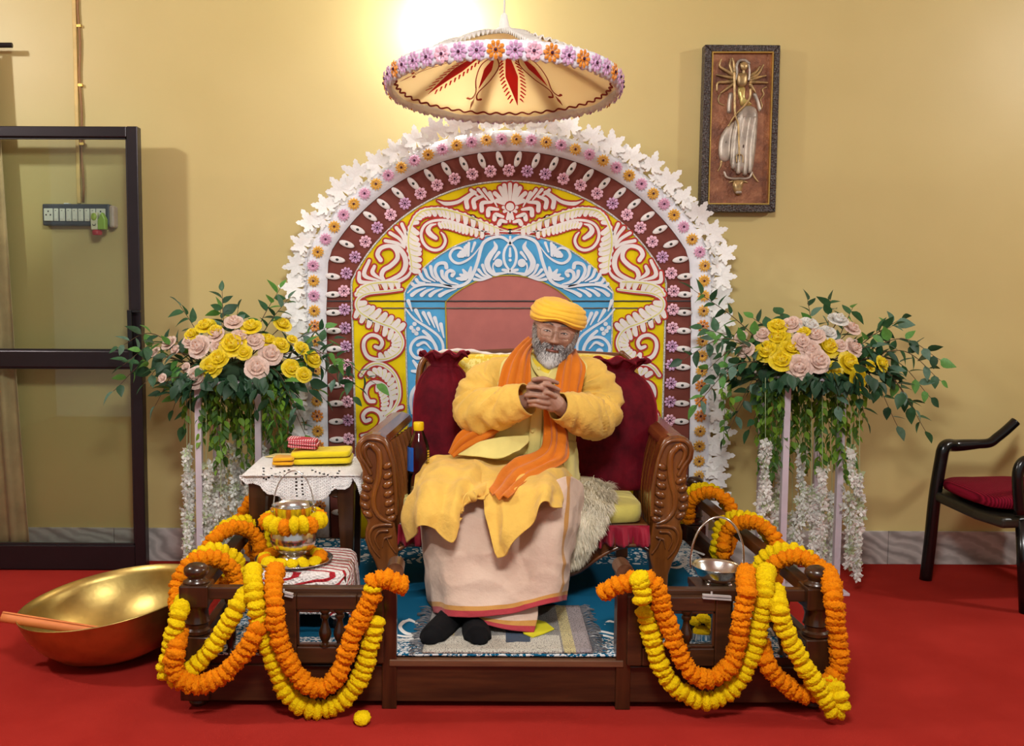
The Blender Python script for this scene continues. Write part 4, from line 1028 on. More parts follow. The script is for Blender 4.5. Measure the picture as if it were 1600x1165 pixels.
bulge([(283, 335), (325, 335), (328, 380), (335, 420), (370, 440), (305, 450), (292, 410), (282, 375)], .016, 'brg', 'relief_waist')
bulge([(275, 245), (335, 245), (345, 285), (328, 330), (285, 332), (270, 290)], .02, 'brz', 'relief_chest')
bulge([(293, 190), (320, 178), (345, 190), (346, 215), (325, 238), (300, 225)], .024, 'brz', 'relief_head')
pt([(350, 190), (325, 172), (290, 176), (276, 205), (278, 245), (268, 290)], 9, 7, 'brs', 'relief_hair', d=.012); pt([(348, 195), (354, 240), (350, 290)], 7, 6, 'brs', 'relief_hair', d=.012)
pt([(318, 235), (318, 250)], 9, 9, 'brz', 'relief_neck', d=.012)
for a in ([(255, 260), (205, 230), (172, 205), (182, 165)], [(255, 280), (205, 270), (155, 260)], [(255, 300), (205, 305), (160, 310), (155, 355)], [(258, 315), (215, 345), (180, 370)], [(250, 250), (235, 200), (240, 165)], [(262, 240), (258, 190), (250, 160)],
          [(360, 265), (395, 240), (415, 210)], [(360, 280), (405, 255), (438, 200)], [(362, 292), (410, 275), (452, 265)], [(362, 305), (410, 305), (462, 308)], [(358, 320), (378, 350), (388, 365)]):
    pt(a, 11, 5, 'brz', 'relief_arm', d=.008)
pt([(262, 250), (264, 400), (266, 500), (285, 560), (290, 680), (292, 750)], 8, 5, 'brz', 'relief_spear', d=.02)
for q in ([(276, 790), (275, 750), (292, 742), (312, 752), (314, 790)], [(292, 742), (293, 785)]): pt(q, 4, 3, 'brz', 'relief_trident', d=.022)
pt([(360, 350), (355, 400), (320, 450), (270, 500), (225, 570)], 8, 5, 'brz', 'relief_sash', d=.022)
pt([(178, 375), (165, 400), (170, 430), (200, 445)], 5, 4, 'brz', 'relief_sickle'); pt([(455, 335), (432, 350), (440, 380), (420, 410), (430, 450), (412, 485)], 5, 3, 'brz', 'relief_serpent')
pt([(240, 380), (232, 430), (230, 480)], 14, 14, 'brs', 'relief_ribbon'); pt([(385, 380), (405, 430), (415, 470)], 12, 10, 'brs', 'relief_ribbon')
pt([(182, 785), (178, 815), (162, 842)], 8, 4, 'brz', 'relief_foot'); pt([(366, 855), (385, 885), (405, 908)], 8, 4, 'brz', 'relief_foot')
pt([(200, 850), (215, 880), (260, 890), (290, 888), (325, 890), (355, 880), (368, 852)], 7, 7, 'brs', 'relief_horn', d=.008)
bulge([(255, 900), (285, 895), (318, 900), (312, 940), (300, 985), (278, 990), (262, 975), (250, 935)], .022, 'brz', 'relief_bull_head')
pt([(278, 972), (298, 972)], 9, 9, 'brs', 'relief_muzzle', d=.018); pt([(250, 905), (230, 912)], 8, 4, 'brz', 'relief_ear'); pt([(318, 905), (338, 912)], 8, 4, 'brz', 'relief_ear')
# ------------------------------------------------------------------ carved throne (two-seat sofa)
YT = 3.45
XT = P(819, 800, YT).x
TH_ = thing('throne', 'carved teak two-seat throne with scrolled arms on the platform', 'throne', (XT, 3.75, DK))
def t7(L_): return [(800 + x / 3.882, 640 + y / 3.882) for x, y in L_]
arm_out = t7([(905, 215), (925, 180), (960, 160), (1010, 155), (1060, 170), (1092, 200), (1108, 245), (1100, 300), (1078, 335), (1060, 380), (1062, 430), (1048, 460), (1072, 520), (1074, 580), (1058, 640), (1020, 690), (1036, 740), (1036, 800), (1010, 870), (975, 930), (950, 1000), (945, 1085), (948, 1160),
              (862, 1160), (856, 1060), (850, 960), (828, 860), (838, 780), (860, 690), (852, 600), (858, 480), (870, 380), (888, 280)])
ab = MB(); ab.prism([P(x, y, YT) for x, y in arm_out], (0, .07, 0))
M['teakd'] = wood('teak_recess', (78, 40, 14), (126, 70, 28), 'Z', .32, .4, .8)
# carved relief on the front
cv = MB()
def ct(pts, w0, w1=None, d=.004, n=10):
    p3 = cr3([P(x, y, YT - d) for x, y in t7(pts)], 5 * len(pts)); r = np.interp(np.linspace(0, 1, len(p3)), [0, .5, 1], [w0, (w0 + (w1 or w0)) / 2 * 1.1, w1 or w0]) / 3.882 / ppm(YT)
    cv.capsule(p3, list(r), n)
edge = t7([(850, 640), (856, 500), (872, 380), (892, 290), (930, 210), (985, 185), (1045, 190), (1080, 230), (1075, 290), (1040, 340), (1010, 395)])
cv.capsule(cr3([P(x, y, YT - .002) for x, y in edge], 60), [13 / 3.882 / ppm(YT)] * 60, 10)
ct([(1000, 225), (965, 270), (958, 340), (965, 430), (988, 520), (985, 600), (945, 660), (880, 692)], 22, 12)
ct([(1020, 215), (1050, 250), (1040, 300), (1010, 350)], 16, 10)
cv.ball(P(*t7([(1015, 222)])[0], YT - .004), .012, .012, .012)
for i, (x, y) in enumerate(((908, 345), (905, 405), (905, 460), (898, 515), (892, 570), (884, 622), (878, 665))):
    c = P(*t7([(x, y)])[0], YT - .001); Mr = Matrix.Rotation(math.radians(28), 4, 'Y'); cv.ball(c, .021, .012, .013, 14, 8, M=Mr)
for i, (x, y) in enumerate(((1022, 430), (1035, 480), (1042, 535), (1038, 590), (1022, 640))):
    c = P(*t7([(x, y)])[0], YT - .001); cv.ball(c, .020, .012, .013, 14, 8, M=Matrix.Rotation(math.radians(-30), 4, 'Y'))
ct([(880, 705), (940, 705), (990, 725), (1010, 780), (985, 850), (945, 900)], 12, 5); ct([(900, 740), (950, 745), (975, 790), (950, 850)], 10, 4); ct([(880, 775), (920, 790), (930, 840)], 9, 4)
ct([(850, 870), (880, 830), (900, 790)], 8, 5)
# arm top roll running back, with slats between it and the seat
rb = MB(); prof = t7([(905, 225), (930, 182), (985, 160), (1050, 168), (1090, 200), (1098, 240), (1060, 250), (1000, 235), (950, 250)])
v0 = [P(x, y, YT) for x, y in prof]
rb.prism([p + Vector((0, .06, 0)) for p in v0], (.02, .56, .012))
sl = []
for k in range(7):
    y = YT + .10 + k * .066; q0 = P(*t7([(925, 235)])[0], YT); s_ = MB()
    pts = cr3([(q0.x + .005, y, q0.z + .005), (q0.x - .018, y, q0.z - .09), (q0.x - .03, y, q0.z - .2), (q0.x - .022, y, q0.z - .33)], 14)
    for a, b_ in zip(pts, pts[1:]): s_.bar(a, b_, .034, .022, up=(1, 0, 0))
    sl.append(s_)
for side in (0, 1):
    f = (lambda m: m) if side == 0 else (lambda m: m.mirror(XT))
    a_ = f(ab).build('arm_front', M['teak'], TH_, smooth=False, bevel=.008, fix=True, segs=3)
    f(cv).build('carving', M['teak'], a_)
    rbk = MB(); rbk.prism([p + Vector((0, .06, 0)) for p in v0], (.03 if side == 0 else -.07, .56, .012)); f(rbk).build('arm_rest', M['teakY'], TH_, smooth=False, bevel=.014, fix=True, segs=4)
    for k_, s_ in enumerate(sl):
        s2 = MB(); dx_ = (.03 if side == 0 else -.075) * (k_ + 1) / 7; s2.v = [p + Vector((dx_, 0, 0)) for p in s_.v]; s2.f = s_.f; s2.mi = s_.mi; s2.uv = s_.uv; f(s2).build('arm_slat', M['teak'], TH_, smooth=True, ang=50)
    xs = .78 if side == 0 else -.78
# seat frame, apron, back
xi = P(1016, 800, YT).x - XT
MB().box(XT - xi, XT + xi, YT + .03, 4.06, .395, .44).build('seat_frame', M['teakX'], TH_, smooth=False, bevel=.004)
ap = t7([(830, 770), (820, 860), (780, 840), (720, 838), (660, 848), (600, 870), (520, 915), (440, 975), (380, 1010), (300, 1025), (200, 1020), (75, 1020), (75, 900), (300, 890), (420, 850), (520, 800), (600, 770), (700, 750)])
apx = [P(x, y, YT + .01) for x, y in ap]
for side in (0, 1):
    b = MB(); b.prism(apx, (0, .04, 0)); b = b if side == 0 else b.mirror(XT); a_ = b.build('apron', M['teakX'], TH_, smooth=False, bevel=.006, fix=True)
    c2 = MB(); c2.capsule(cr3([P(x, y, YT + .006) for x, y in t7([(822, 850), (780, 826), (720, 822), (660, 832), (600, 854), (520, 898), (440, 958), (380, 992), (300, 1008), (120, 1004)])], 50), [.0075] * 50, 8)
    c2 = c2 if side == 0 else c2.mirror(XT); c2.build('apron_bead', M['teakX'], a_)
for sx in (-1, 1):
    MB().bar((XT + .06 + sx * .40, 4.05, DK + .009), (XT + .06 + sx * .40, 4.13, .98), .05, .045, up=(0, 1, 0)).build('back_leg', M['teak'], TH_, smooth=False, bevel=.005)
    MB().box(XT + sx * .545 - .02, XT + sx * .545 + .02, YT + .05, 4.06, .36, .43).build('side_rail', M['teakY'], TH_, smooth=False, bevel=.004)
zb = P(830, 552, 4.1).z
b = MB(); ol = [(-.5, .5)] + [(-.52 + .0 * i, .5 + (zb - .04 - .5) * i / 4) for i in range(1, 5)] + [(-.47, zb), (-.2, zb + .012), (0, zb + .02), (.2, zb + .012), (.47, zb)] + [(.52, zb - .04), (.52, .5)]
b.prism([(XT + .06 + x * .86, 4.10 + (z - .5) * .1, z) for x, z in ol], (0, .03, 0)); b.build('backrest', M['teakX'], TH_, smooth=False, bevel=.006, fix=True)
lc = MB()
for sx in (-1, 1): lc = MB(); lc.capsule(cr3([(XT + .06 + sx * .43, 4.09, .75), (XT + .06 + sx * .455, 4.10, .86), (XT + .06 + sx * .445, 4.12, zb - .05), (XT + .06 + sx * .40, 4.12, zb)], 20), [.014] * 20, 8); lc.build('back_carving', M['teak'], TH_)

# backrest cushion in yellow brocade with a white cloth edge
def brocade():
    t = NT('yellow_brocade'); co = t.coord('Object'); v = t.n('ShaderNodeTexVoronoi', feature='SMOOTH_F1'); v.inputs['Scale'].default_value = 34; t.l(co, v.inputs['Vector'])
    k = t.math('GREATER_THAN', t.noise(co, 55, 3), .54)
    c = t.mix(t.math('MULTIPLY', k, t.math('LESS_THAN', v.outputs['Distance'], .45)), (222, 186, 20), (240, 220, 110)); t.base(c); t.set(Roughness=.5); t.b.inputs['Sheen Weight'].default_value = .2
    t.bump(v.outputs['Distance'], .5, .006); return t.m
BC = thing('back_cushion', 'yellow brocade backrest cushion with a white cloth along its top edge', 'cushion', (XT, 4.02, .5))
M['broc'] = brocade()
def pillow(cx, cy, cz, hx, hy, hz, e=.35, n=36, m=18, lean=0, fn=None):
    b = MB(); v = []; f = []
    sp = lambda c, p: math.copysign(abs(c) ** p, c)
    for i in range(m + 1):
        t = -PI / 2 + PI * i / m
        for j in range(n):
            a = 2 * PI * j / n; p = Vector((sp(math.cos(t), e) * sp(math.cos(a), e) * hx, sp(math.cos(t), e * 1.6) * sp(math.sin(a), e) * hy, sp(math.sin(t), e) * hz))
            if fn: p = p + fn(p)
            p.y += lean * p.z; v.append(p + Vector((cx, cy, cz)))
    for i in range(m):
        for j in range(n): f.append((i * n + j, i * n + (j + 1) % n, (i + 1) * n + (j + 1) % n, (i + 1) * n + j))
    return b.add(v, f)
xa, xb = P(664, 560, 4.0).x, P(1002, 560, 4.0).x
zt_ = P(830, 553, 4.0).z
pillow((xa + xb) / 2, 4.02, (zt_ + .5) / 2, (xb - xa) / 2, .06, (zt_ - .5) / 2, .3, 60, 24, .1, lambda p: Vector((0, -.01 * noise.noise(p * 9), .008 * noise.noise(p * 7)))).build('cushion_cover', M['broc'], BC)
e_ = MB(); pts = cr3([P(672, 556, 4.0), P(700, 550, 4.0), P(735, 550, 4.0), P(770, 556, 4.0), P(800, 556, 4.0)], 40)
e_.tube([p + Vector((0, .03, .004)) for p in pts], [.012 + .003 * math.sin(i) for i in range(40)], 10, flat=.6); e_.build('white_cloth_edge', cloth('white_cloth', (236, 226, 220)), BC)

# seat cushion and its frill
SCu = thing('seat_cushion', 'pale yellow seat cushion with crimson frill on the throne', 'cushion', (XT, 3.7, .44))
cc = cloth('lemon_cloth', (226, 212, 108), .75, .08, 700, .3)
zs = P(990, 785, YT + .03).z; zs0 = P(990, 820, YT + .03).z; zs1 = .515
hx_ = xi - .012
pillow(XT, 3.72, (zs1 + zs0) / 2, hx_, .255, (zs1 - zs0) / 2, .22, 64, 14, 0, lambda p: Vector((0, 0, .006 * noise.noise(p * 11)))).build('cushion_body', cc, SCu)
fl = MB(); rows = []
zb0 = P(990, 850, YT + .01).z
for t_ in np.linspace(0, 1, 8):
    row = []
    for j in range(260):
        x = XT - hx_ - .012 + (2 * hx_ + .024) * j / 259; fo = math.sin(j * .42 + 1.9 * math.sin(j * .09)) * .024 * t_ + .004 * t_ * math.sin(j * 1.3)
        row.append(Vector((x, YT + .008 - .022 * t_ + fo, zs0 + .004 + (zb0 - zs0 - .004) * t_ + .004 * math.sin(j * .3) * t_)))
    rows.append(row)
fl.grid(rows); fl.build('frill', cloth('crimson_cloth', (150, 22, 46), .6, .12, 600, .1, .1), SCu, solid=.002)

# velvet bolsters standing against the back
vel = NT('maroon_velvet'); co = vel.coord('Object'); vel.base(vel.ramp(vel.noise(co, 16, 5, .6), [(.3, (62, 2, 14)), (.7, (104, 8, 26))])); vel.set(Roughness=.75)
vel.b.inputs['Sheen Weight'].default_value = .9; vel.b.inputs['Sheen Roughness'].default_value = .35; vel.b.inputs['Sheen Tint'].default_value = L((220, 60, 80)); vel.b.inputs['Specular IOR Level'].default_value = .15
vel.bump(vel.noise(vel.coord('Object', (1, 1, .25)), 26, 4), .5, .01)
def bolster(label, pxc, pxw, ytop, Y, lean, hwx=1.0, seed=0):
    c0 = P(pxc, 785, Y); hw = pxw / 2 / ppm(Y); zt = P(pxc, ytop, Y).z; z0 = .505; h_ = zt - z0
    o = thing('velvet_bolster', label, 'bolster', (c0.x, Y, z0))
    prof = [(.0, 0), (.7, .0), (.93, .03), (1.0, .12), (1.02, .3), (1.02, .5), (1.0, .68), (.93, .8), (.8, .9), (.62, .965), (.5, 1.0)]
    pf = crv(prof, 40)
    b = MB(); Mx_ = Matrix.Shear('XY', 4, (0, 0)) 
    def fn(a, z):
        t = (z) / h_
        return 1 + (.035 * math.sin(a * 17 + seed) * max(0, (t - .72) / .28) if t > .72 else 0) + .02 * noise.noise(Vector((math.cos(a) * 2, math.sin(a) * 2, z * 9 + seed)))
    b.lathe([(max(0.001, p[0]) * hw, p[1] * h_) for p in pf], (0, 0, 0), 64, 1, .72, fn=fn, caps=False)
    b.v = [Vector((p.x + c0.x + lean * p.z, p.y + Y + p.z * .12, p.z + z0)) for p in b.v]; b.build('bolster_body', vel.m, o)
    r = MB(); rows = []
    for k, (rr, zz) in enumerate(((.5, 0), (.42, .012), (.5, .03), (.66, .05), (.74, .058), (.76, .05))):
        row = []
        for j in range(97):
            a = 2 * PI * j / 96; w_ = 1 + .10 * (k / 5) * math.sin(a * 13 + seed) + .05 * noise.noise(Vector((math.cos(a) * 3, math.sin(a) * 3, k + seed)))
            z = h_ - .004 + zz + .010 * (k / 5) * math.sin(a * 9 + 2 * seed)
            row.append(Vector((c0.x + math.cos(a) * rr * hw * w_ + lean * z, Y + math.sin(a) * rr * hw * .7 * w_ + z * .12, z0 + z)))
        rows.append(row)
    r.grid(rows); r.build('gathered_ruffle', vel.m, o, solid=.004)
bolster('upright maroon velvet bolster behind the plastic bottle', 693, 99, 574, 3.80, 0, seed=1)
bolster('upright maroon velvet bolster beside the sheepskin', 958, 134, 584, 3.84, .02, seed=4)

# sheepskin hanging over the seat edge
SH = thing('sheepskin', 'long haired cream sheepskin hanging over the front of the throne seat', 'sheepskin', P(920, 800, 3.5))
Gs = patch_grid([[(868, 748, 3.72), (900, 745, 3.72), (930, 748, 3.72), (948, 757, 3.7)], [(868, 768, 3.55), (900, 768, 3.54), (930, 772, 3.54), (952, 778, 3.55)], [(868, 800, 3.43), (895, 802, 3.425), (922, 802, 3.425), (946, 798, 3.44)], [(868, 840, 3.41), (888, 842, 3.405), (908, 840, 3.405), (926, 832, 3.42)], [(868, 872, 3.41), (878, 876, 3.405), (890, 874, 3.405), (904, 862, 3.42)]], 24, 30)
b = MB(); b.grid(Gs); b.build('hide', mat('hide', (196, 182, 150), .9), SH, solid=.01)
random.seed(21); hb = MB(); hv = []; hf = []; hm = []
for k in range(9000):
    i = random.random() * 28.99; j = random.random() * 22.99; i0, j0 = int(i), int(j); u, v = j - j0, i - i0
    p = Gs[i0][j0].lerp(Gs[i0][j0 + 1], u).lerp(Gs[i0 + 1][j0].lerp(Gs[i0 + 1][j0 + 1], u), v)
    n = (Gs[i0][j0 + 1] - Gs[i0][j0]).cross(Gs[i0 + 1][j0] - Gs[i0][j0]).normalized()
    if n.y > 0 and n.z < .5: n = -n
    if n.z < 0 and abs(n.y) < .5: n = -n
    cl = noise.noise_vector(p * 22); out = Vector(((j / 23 - .35) * .5, -.1, 0))
    d = (n * .55 + Vector((0, -.12, -.75)) + cl * .55 + out + Vector((random.gauss(0, .12), random.gauss(0, .12), random.gauss(0, .12)))).normalized()
    ln = random.uniform(.03, .052); s_ = d.cross(n); s_ = s_.normalized() * .0011 if s_.length > 1e-6 else Vector((.0011, 0, 0))
    m_ = p + n * .012 + d * ln * .5; t_ = p + d * ln + n * .002 + Vector((0, 0, -.006))
    q = len(hv); hv += [p - s_, p + s_, m_ + s_ * .8, m_ - s_ * .8, t_]; hf += [(q, q + 1, q + 2, q + 3), (q + 3, q + 2, q + 4)]; c_ = k % 3; hm += [c_, c_]
me = mesh_of('wool', hv, hf, [mat('wool_cream', (226, 216, 190), .85, var=.05), mat('wool_white', (238, 230, 208), .85, var=.05), mat('wool_tan', (204, 192, 162), .85, var=.05)], hm, False)
tag(link('wool', me, SH), kind='stuff')

# plastic water bottle on the seat
BT = thing('water_bottle', 'clear plastic bottle with yellow cap standing between arm and bolster on the throne', 'bottle', P(654, 785, 3.62))
Yb = 3.60; kb = ppm(Yb); xb_ = P(654, 720, Yb).x; z0 = .512; zz = lambda y: P(654, y, Yb).z
pw = 17.5 / kb
prof = [(.001, z0), (pw * .8, z0), (pw, z0 + .012), (pw, z0 + .05), (pw * .95, z0 + .06), (pw, z0 + .07), (pw, zz(702)), (pw * .96, zz(697)), (pw * .8, zz(688)), (pw * .55, zz(678)), (pw * .38, zz(671)), (pw * .36, zz(662))]
pm_ = clear('clear_plastic', (244, 240, 246), 1.38, .08)
b = MB(); b.lathe(prof, (xb_, Yb, 0), 36, caps=False); b.build('bottle_body', pm_, BT)
wam = clear('water', (240, 238, 244), 1.2, .0)
b = MB(); b.lathe([(.001, z0 + .004), (pw * .76, z0 + .004), (pw * .93, z0 + .014), (pw * .93, zz(739)), (.001, zz(739))], (xb_, Yb, 0), 32, caps=False); b.build('water', wam, BT)
b = MB(); b.lathe([(pw * .42, zz(672)), (pw * .47, zz(670)), (pw * .47, zz(661)), (pw * .43, zz(659)), (.001, zz(659))], (xb_, Yb, 0), 24, fn=lambda a, z: 1 + .02 * math.sin(24 * a), caps=False); b.build('cap', mat('yellow_cap', (250, 206, 10), .4), BT, ang=40)
b = MB(); rows = [[Vector((xb_ + math.cos(a) * (pw + .0008), Yb + math.sin(a) * (pw + .0008), z)) for a in np.linspace(math.radians(165), math.radians(245), 16)] for z in (zz(734), zz(697))]
b.grid(rows); b.build('label', mat('blue_label', (40, 104, 200), .35, var=.15), BT)
b = MB()
for k in range(7):   # small yellow printing down the label's right edge
    z = zz(704 + k * 4); b.grid([[Vector((xb_ + math.cos(a) * (pw + .001), Yb + math.sin(a) * (pw + .001), z + dz)) for a in np.linspace(math.radians(322), math.radians(322 + random.uniform(14, 24)), 4)] for dz in (0, .006)])
b.build('label_print', mat('label_yellow', (226, 196, 60), .4), BT)
# ------------------------------------------------------------------ the seated man
PM = thing('person', 'seated bearded man in yellow robe, orange scarf and yellow turban with clasped hands', 'person', (P(800, 770, 3.7).x, 3.7, .5))
skin = NT('skin'); co = skin.coord('Object')
skin.base(skin.ramp(skin.noise(co, 22, 4), [(.3, (152, 112, 92)), (.7, (184, 142, 120))])); skin.set(Roughness=.48); skin.b.inputs['Subsurface Weight'].default_value = .12
skin.b.inputs['Subsurface Radius'].default_value = (.01, .005, .003); skin.b.inputs['Subsurface Scale'].default_value = .5; skin.bump(skin.noise(co, 330, 3), .12, .002)
HC = P(869, 513, 3.60)                                  # head centre (eye level)
HM = Matrix.Translation(HC) @ Matrix.Rotation(math.radians(10), 4, 'Y') @ Matrix.Rotation(math.radians(-6), 4, 'Z') @ Matrix.Rotation(math.radians(6), 4, 'X')
# head-local axes: x right in view, y = back, z up ; the face looks to -y
SYM = lambda f: f
def g2(x, z, cx, cz, sx, sz): return math.exp(-((x - cx) / sx) ** 2 - ((z - cz) / sz) ** 2)
def headpt(d):
    """unit direction -> head surface point (metres)"""
    x, y, z = d
    wx = .080 - .010 * max(0, -z) - .004 * max(0, z); wz = .128 if z < 0 else .098
    p = Vector((x * wx, y * (.098 if y > 0 else .092), z * wz - .004))
    if y < .25:
        f = min(1, max(0, (.25 - y) / .5)); X, Z = p.x, p.z; o = 0
        ax = abs(X)
        o += .0075 * g2(ax, Z, .026, .021, .024, .008)            # brow
        o -= .0125 * g2(ax, Z, .031, .002, .017, .0125)           # eye socket
        o += .0065 * g2(ax, Z, .031, -.001, .0135, .0085)         # lids
        o += .0042 * g2(ax, Z, .031, -.0165, .014, .006)          # bags
        o -= .0030 * g2(ax, Z, .034, -.0245, .018, .004)
        o += .0080 * g2(ax, Z, .044, -.031, .019, .016)           # cheeks
        if Z > -.047: t = min(1, max(0, (.012 - Z) / .05)); o += (.008 + .019 * t) * math.exp(-(X / (.0085 + .005 * t)) ** 2) * (1 if Z > -.040 else max(0, 1 - (-.040 - Z) / .007)) * (1 if Z < .006 else math.exp(-((Z - .006) / .014) ** 2))
        o += .0105 * g2(ax, Z, .0125, -.0375, .0075, .0075)       # nostril wings
        o -= .0035 * g2(ax, Z, .027, -.052, .006, .02)            # nasolabial fold
        o += .0065 * g2(X, Z, 0, -.060, .020, .0055)              # upper lip
        o -= .0055 * g2(X, Z, 0, -.0665, .022, .0028)
        o += .0075 * g2(X, Z, 0, -.0725, .017, .0055)
        o -= .003 * g2(X, Z, 0, -.083, .02, .005)
        o += .008 * g2(X, Z, 0, -.104, .024, .014)                # chin
        for q in (.045, .056, .066): o -= .0010 * math.exp(-((Z - q) / .0016) ** 2) * math.exp(-(X / .04) ** 2)
        p.y -= o * f
    return p
def hw_(p): return HM @ p
hb = MB(); n, m = 120, 110; hv = []; hfc = []
for i in range(m + 1):
    t = PI * i / m
    for j in range(n):
        a = 2 * PI * j / n; hv.append(hw_(headpt((math.sin(t) * math.cos(a), math.sin(t) * math.sin(a), math.cos(t)))))
for i in range(m):
    for j in range(n): hfc.append((i * n + j, (i + 1) * n + j, (i + 1) * n + (j + 1) % n, i * n + (j + 1) % n))
body = MB(); body.add(hv, hfc)
for sx in (-1, 1):    # ears
    body.ball(hw_(Vector((sx * .079, .012, -.004))), .009, .018, .031, 14, 10, M=HM.to_3x3().to_4x4()); body.ball(hw_(Vector((sx * .078, .006, -.03))), .007, .009, .012, 12, 8)
# trunk, limbs
Pz = lambda x, y, Y: P(x, y, Y)
NK = Pz(858, 556, 3.68); CH = Pz(838, 620, 3.70); BE = Pz(818, 690, 3.70); PE = Pz(808, 735, 3.72)
SR, SL = Pz(768, 582, 3.70), Pz(925, 588, 3.70); ER, EL = Pz(744, 645, 3.60), Pz(932, 652, 3.60); WR, WLf = Pz(822, 627, 3.42), Pz(879, 640, 3.42)
body.capsule(cr3([HC + Vector((0, .03, -.05)), NK, CH, BE, PE], 30), list(np.interp(np.linspace(0, 1, 30), [0, .22, .3, .5, .75, 1], [.052, .055, .08, .125, .14, .13])), 24)
body.capsule(cr3([NK + Vector((0, .02, -.03)), SR + Vector((0, 0, -.02)), ER], 20), list(np.linspace(.045, .038, 20)), 14); body.capsule(cr3([NK + Vector((0, .02, -.03)), SL + Vector((0, 0, -.02)), EL], 20), list(np.linspace(.045, .038, 20)), 14)
body.capsule([ER, ER.lerp(WR, .5), WR], [.038, .034, .025], 14); body.capsule([EL, EL.lerp(WLf, .5), WLf], [.038, .034, .026], 14)
for kx, ky, fx, fy in ((694, 772, 703, 960), (868, 775, 742, 962)):
    K = Pz(kx, ky + 14, 3.41); A = Pz(fx, fy, 3.24); body.capsule([PE, PE.lerp(K, .5), K], [.10, .08, .052], 16); body.capsule([K, K.lerp(A, .35), A], [.05, .048, .034], 16)
    body.capsule([A, A + Vector((0, -.12, -.03))], [.034, .028], 12)
# clasped hands: right hand (from the left of view) and left hand, fingers laced row by row
def finger(pts, r0, r1): q = cr3([Pz(*p) for p in pts], 12); body.capsule(q, list(np.linspace(r0, r1, 12)), 12)
body.capsule([WR, Pz(836, 617, 3.40), Pz(848, 612, 3.392)], [.026, .031, .026], 16); body.capsule([Pz(832, 605, 3.40), Pz(834, 627, 3.40)], [.022, .022], 14)
body.capsule([WLf, Pz(870, 631, 3.395), Pz(862, 622, 3.39)], [.026, .031, .027], 16); body.capsule([Pz(866, 612, 3.395), Pz(862, 634, 3.395)], [.021, .023], 14)
Yh = 3.362
finger([(834, 593, 3.385), (848, 591, Yh), (858, 593, Yh - .004), (871, 598, 3.372)], .0090, .0070)      # right index, over the top
finger([(838, 606, 3.38), (851, 600, Yh - .004), (860, 602, Yh - .01), (873, 608.5, 3.366)], .0092, .0070)
finger([(846, 619, 3.375), (853, 613, Yh - .006), (860, 614, Yh - .011), (868, 619.5, 3.362)], .0092, .0070)
finger([(864, 607, 3.38), (850, 607, Yh), (838, 604, Yh - .004), (825, 604.5, 3.378)], .0092, .0076)      # left fingers across the right hand
finger([(864, 619, 3.375), (848, 619.5, Yh - .003), (836, 617, Yh - .006), (822, 617.5, 3.374)], .0094, .0076)
finger([(862, 630, 3.38), (848, 628.5, Yh), (838, 626, Yh - .002), (826, 627, 3.378)], .0090, .0070)
finger([(858, 637, 3.385), (846, 636, Yh + .006), (836, 632.5, Yh + .006), (827, 632.5, 3.388)], .0080, .0064)
finger([(858, 634, 3.392), (852, 629, 3.37), (848, 622, 3.366)], .0095, .008)
finger([(838, 596, 3.40), (848, 595.5, 3.38), (856, 600, 3.372)], .0098, .0082)                               # thumbs
me = mesh_of('body', body.v, body.f, [skin.m])
bo = link('body', me, PM)
rm = bo.modifiers.new('rm', 'REMESH'); rm.mode = 'VOXEL'; rm.voxel_size = .0027; rm.use_smooth_shade = True
sm = bo.modifiers.new('sm', 'SMOOTH'); sm.factor = .45; sm.iterations = 2
dg = bpy.context.evaluated_depsgraph_get(); em = bpy.data.meshes.new_from_object(bo.evaluated_get(dg)); bo.modifiers.clear(); bo.data = em
for p_ in em.polygons: p_.use_smooth = True
if not em.materials: em.materials.append(skin.m)

def surf(X, Z, o=0):
    """point on the front of the head at local x,z"""
    # solve direction for given x,z on the base ellipsoid
    wz = .128 if Z + .004 < 0 else .098; z = max(-1, min(1, (Z + .004) / wz)); wx = .080 - .010 * max(0, -z) - .004 * max(0, z)
    x = max(-.99, min(.99, X / wx)); y = -math.sqrt(max(0, 1 - x * x - z * z)); p = headpt((x, y, z)); return hw_(p + Vector((0, -o, 0)))
# eyes (half closed), lids, brows, lips
ew = mat('eye_white', (206, 194, 184), .25, var=0); ei = mat('iris', (34, 22, 18), .15, var=0); lid = mat('lash', (44, 30, 26), .7); hairg = mat('brow_hair', (112, 102, 96), .8)
for sx in (-1, 1):
    b = MB(); c = surf(sx * .031, -.0045, .0005); b.ball(c, .0105, .0026, .0022, 16, 8, M=HM.to_3x3().to_4x4()); b.cur = 1; b.ball(c + HM.to_3x3() @ Vector((0, -.0013, -.0002)), .0038, .0018, .0021, 12, 6)
    b.build('eye', [ew, ei], PM)
    b = MB(); b.capsule(cr3([surf(sx * (.031 + q), -.0015 - .9 * q * q * 20, .0022) for q in (-.013, -.007, 0, .007, .013)], 16), list(.0006 + .0011 * np.sin(np.linspace(.15, PI - .15, 16))), 8); b.build('eyelid', lid, PM)
    b = MB(); random.seed(4 + sx)
    for k in range(70):
        u = random.random(); p = surf(sx * (.012 + .036 * u), .0225 + .0035 * math.sin(u * 2.6) + random.gauss(0, .0016), .0005); d = HM.to_3x3() @ Vector((sx * .006, -.0025, .0015 - .003 * u)); b.tube([p, p + d * .6, p + d], [.0006, .0005, .0001], 4, cap=False)
    b.build('eyebrow', hairg, PM)
lipm = mat('lip', (150, 92, 84), .45, var=.05)
b = MB(); b.capsule(cr3([surf(x, -.0612 + .0012 * math.cos(x * 260), .0006) for x in (-.019, -.01, 0, .01, .019)], 20), list(.0008 + .0026 * np.sin(np.linspace(.1, PI - .1, 20))), 10); b.build('lip', lipm, PM)
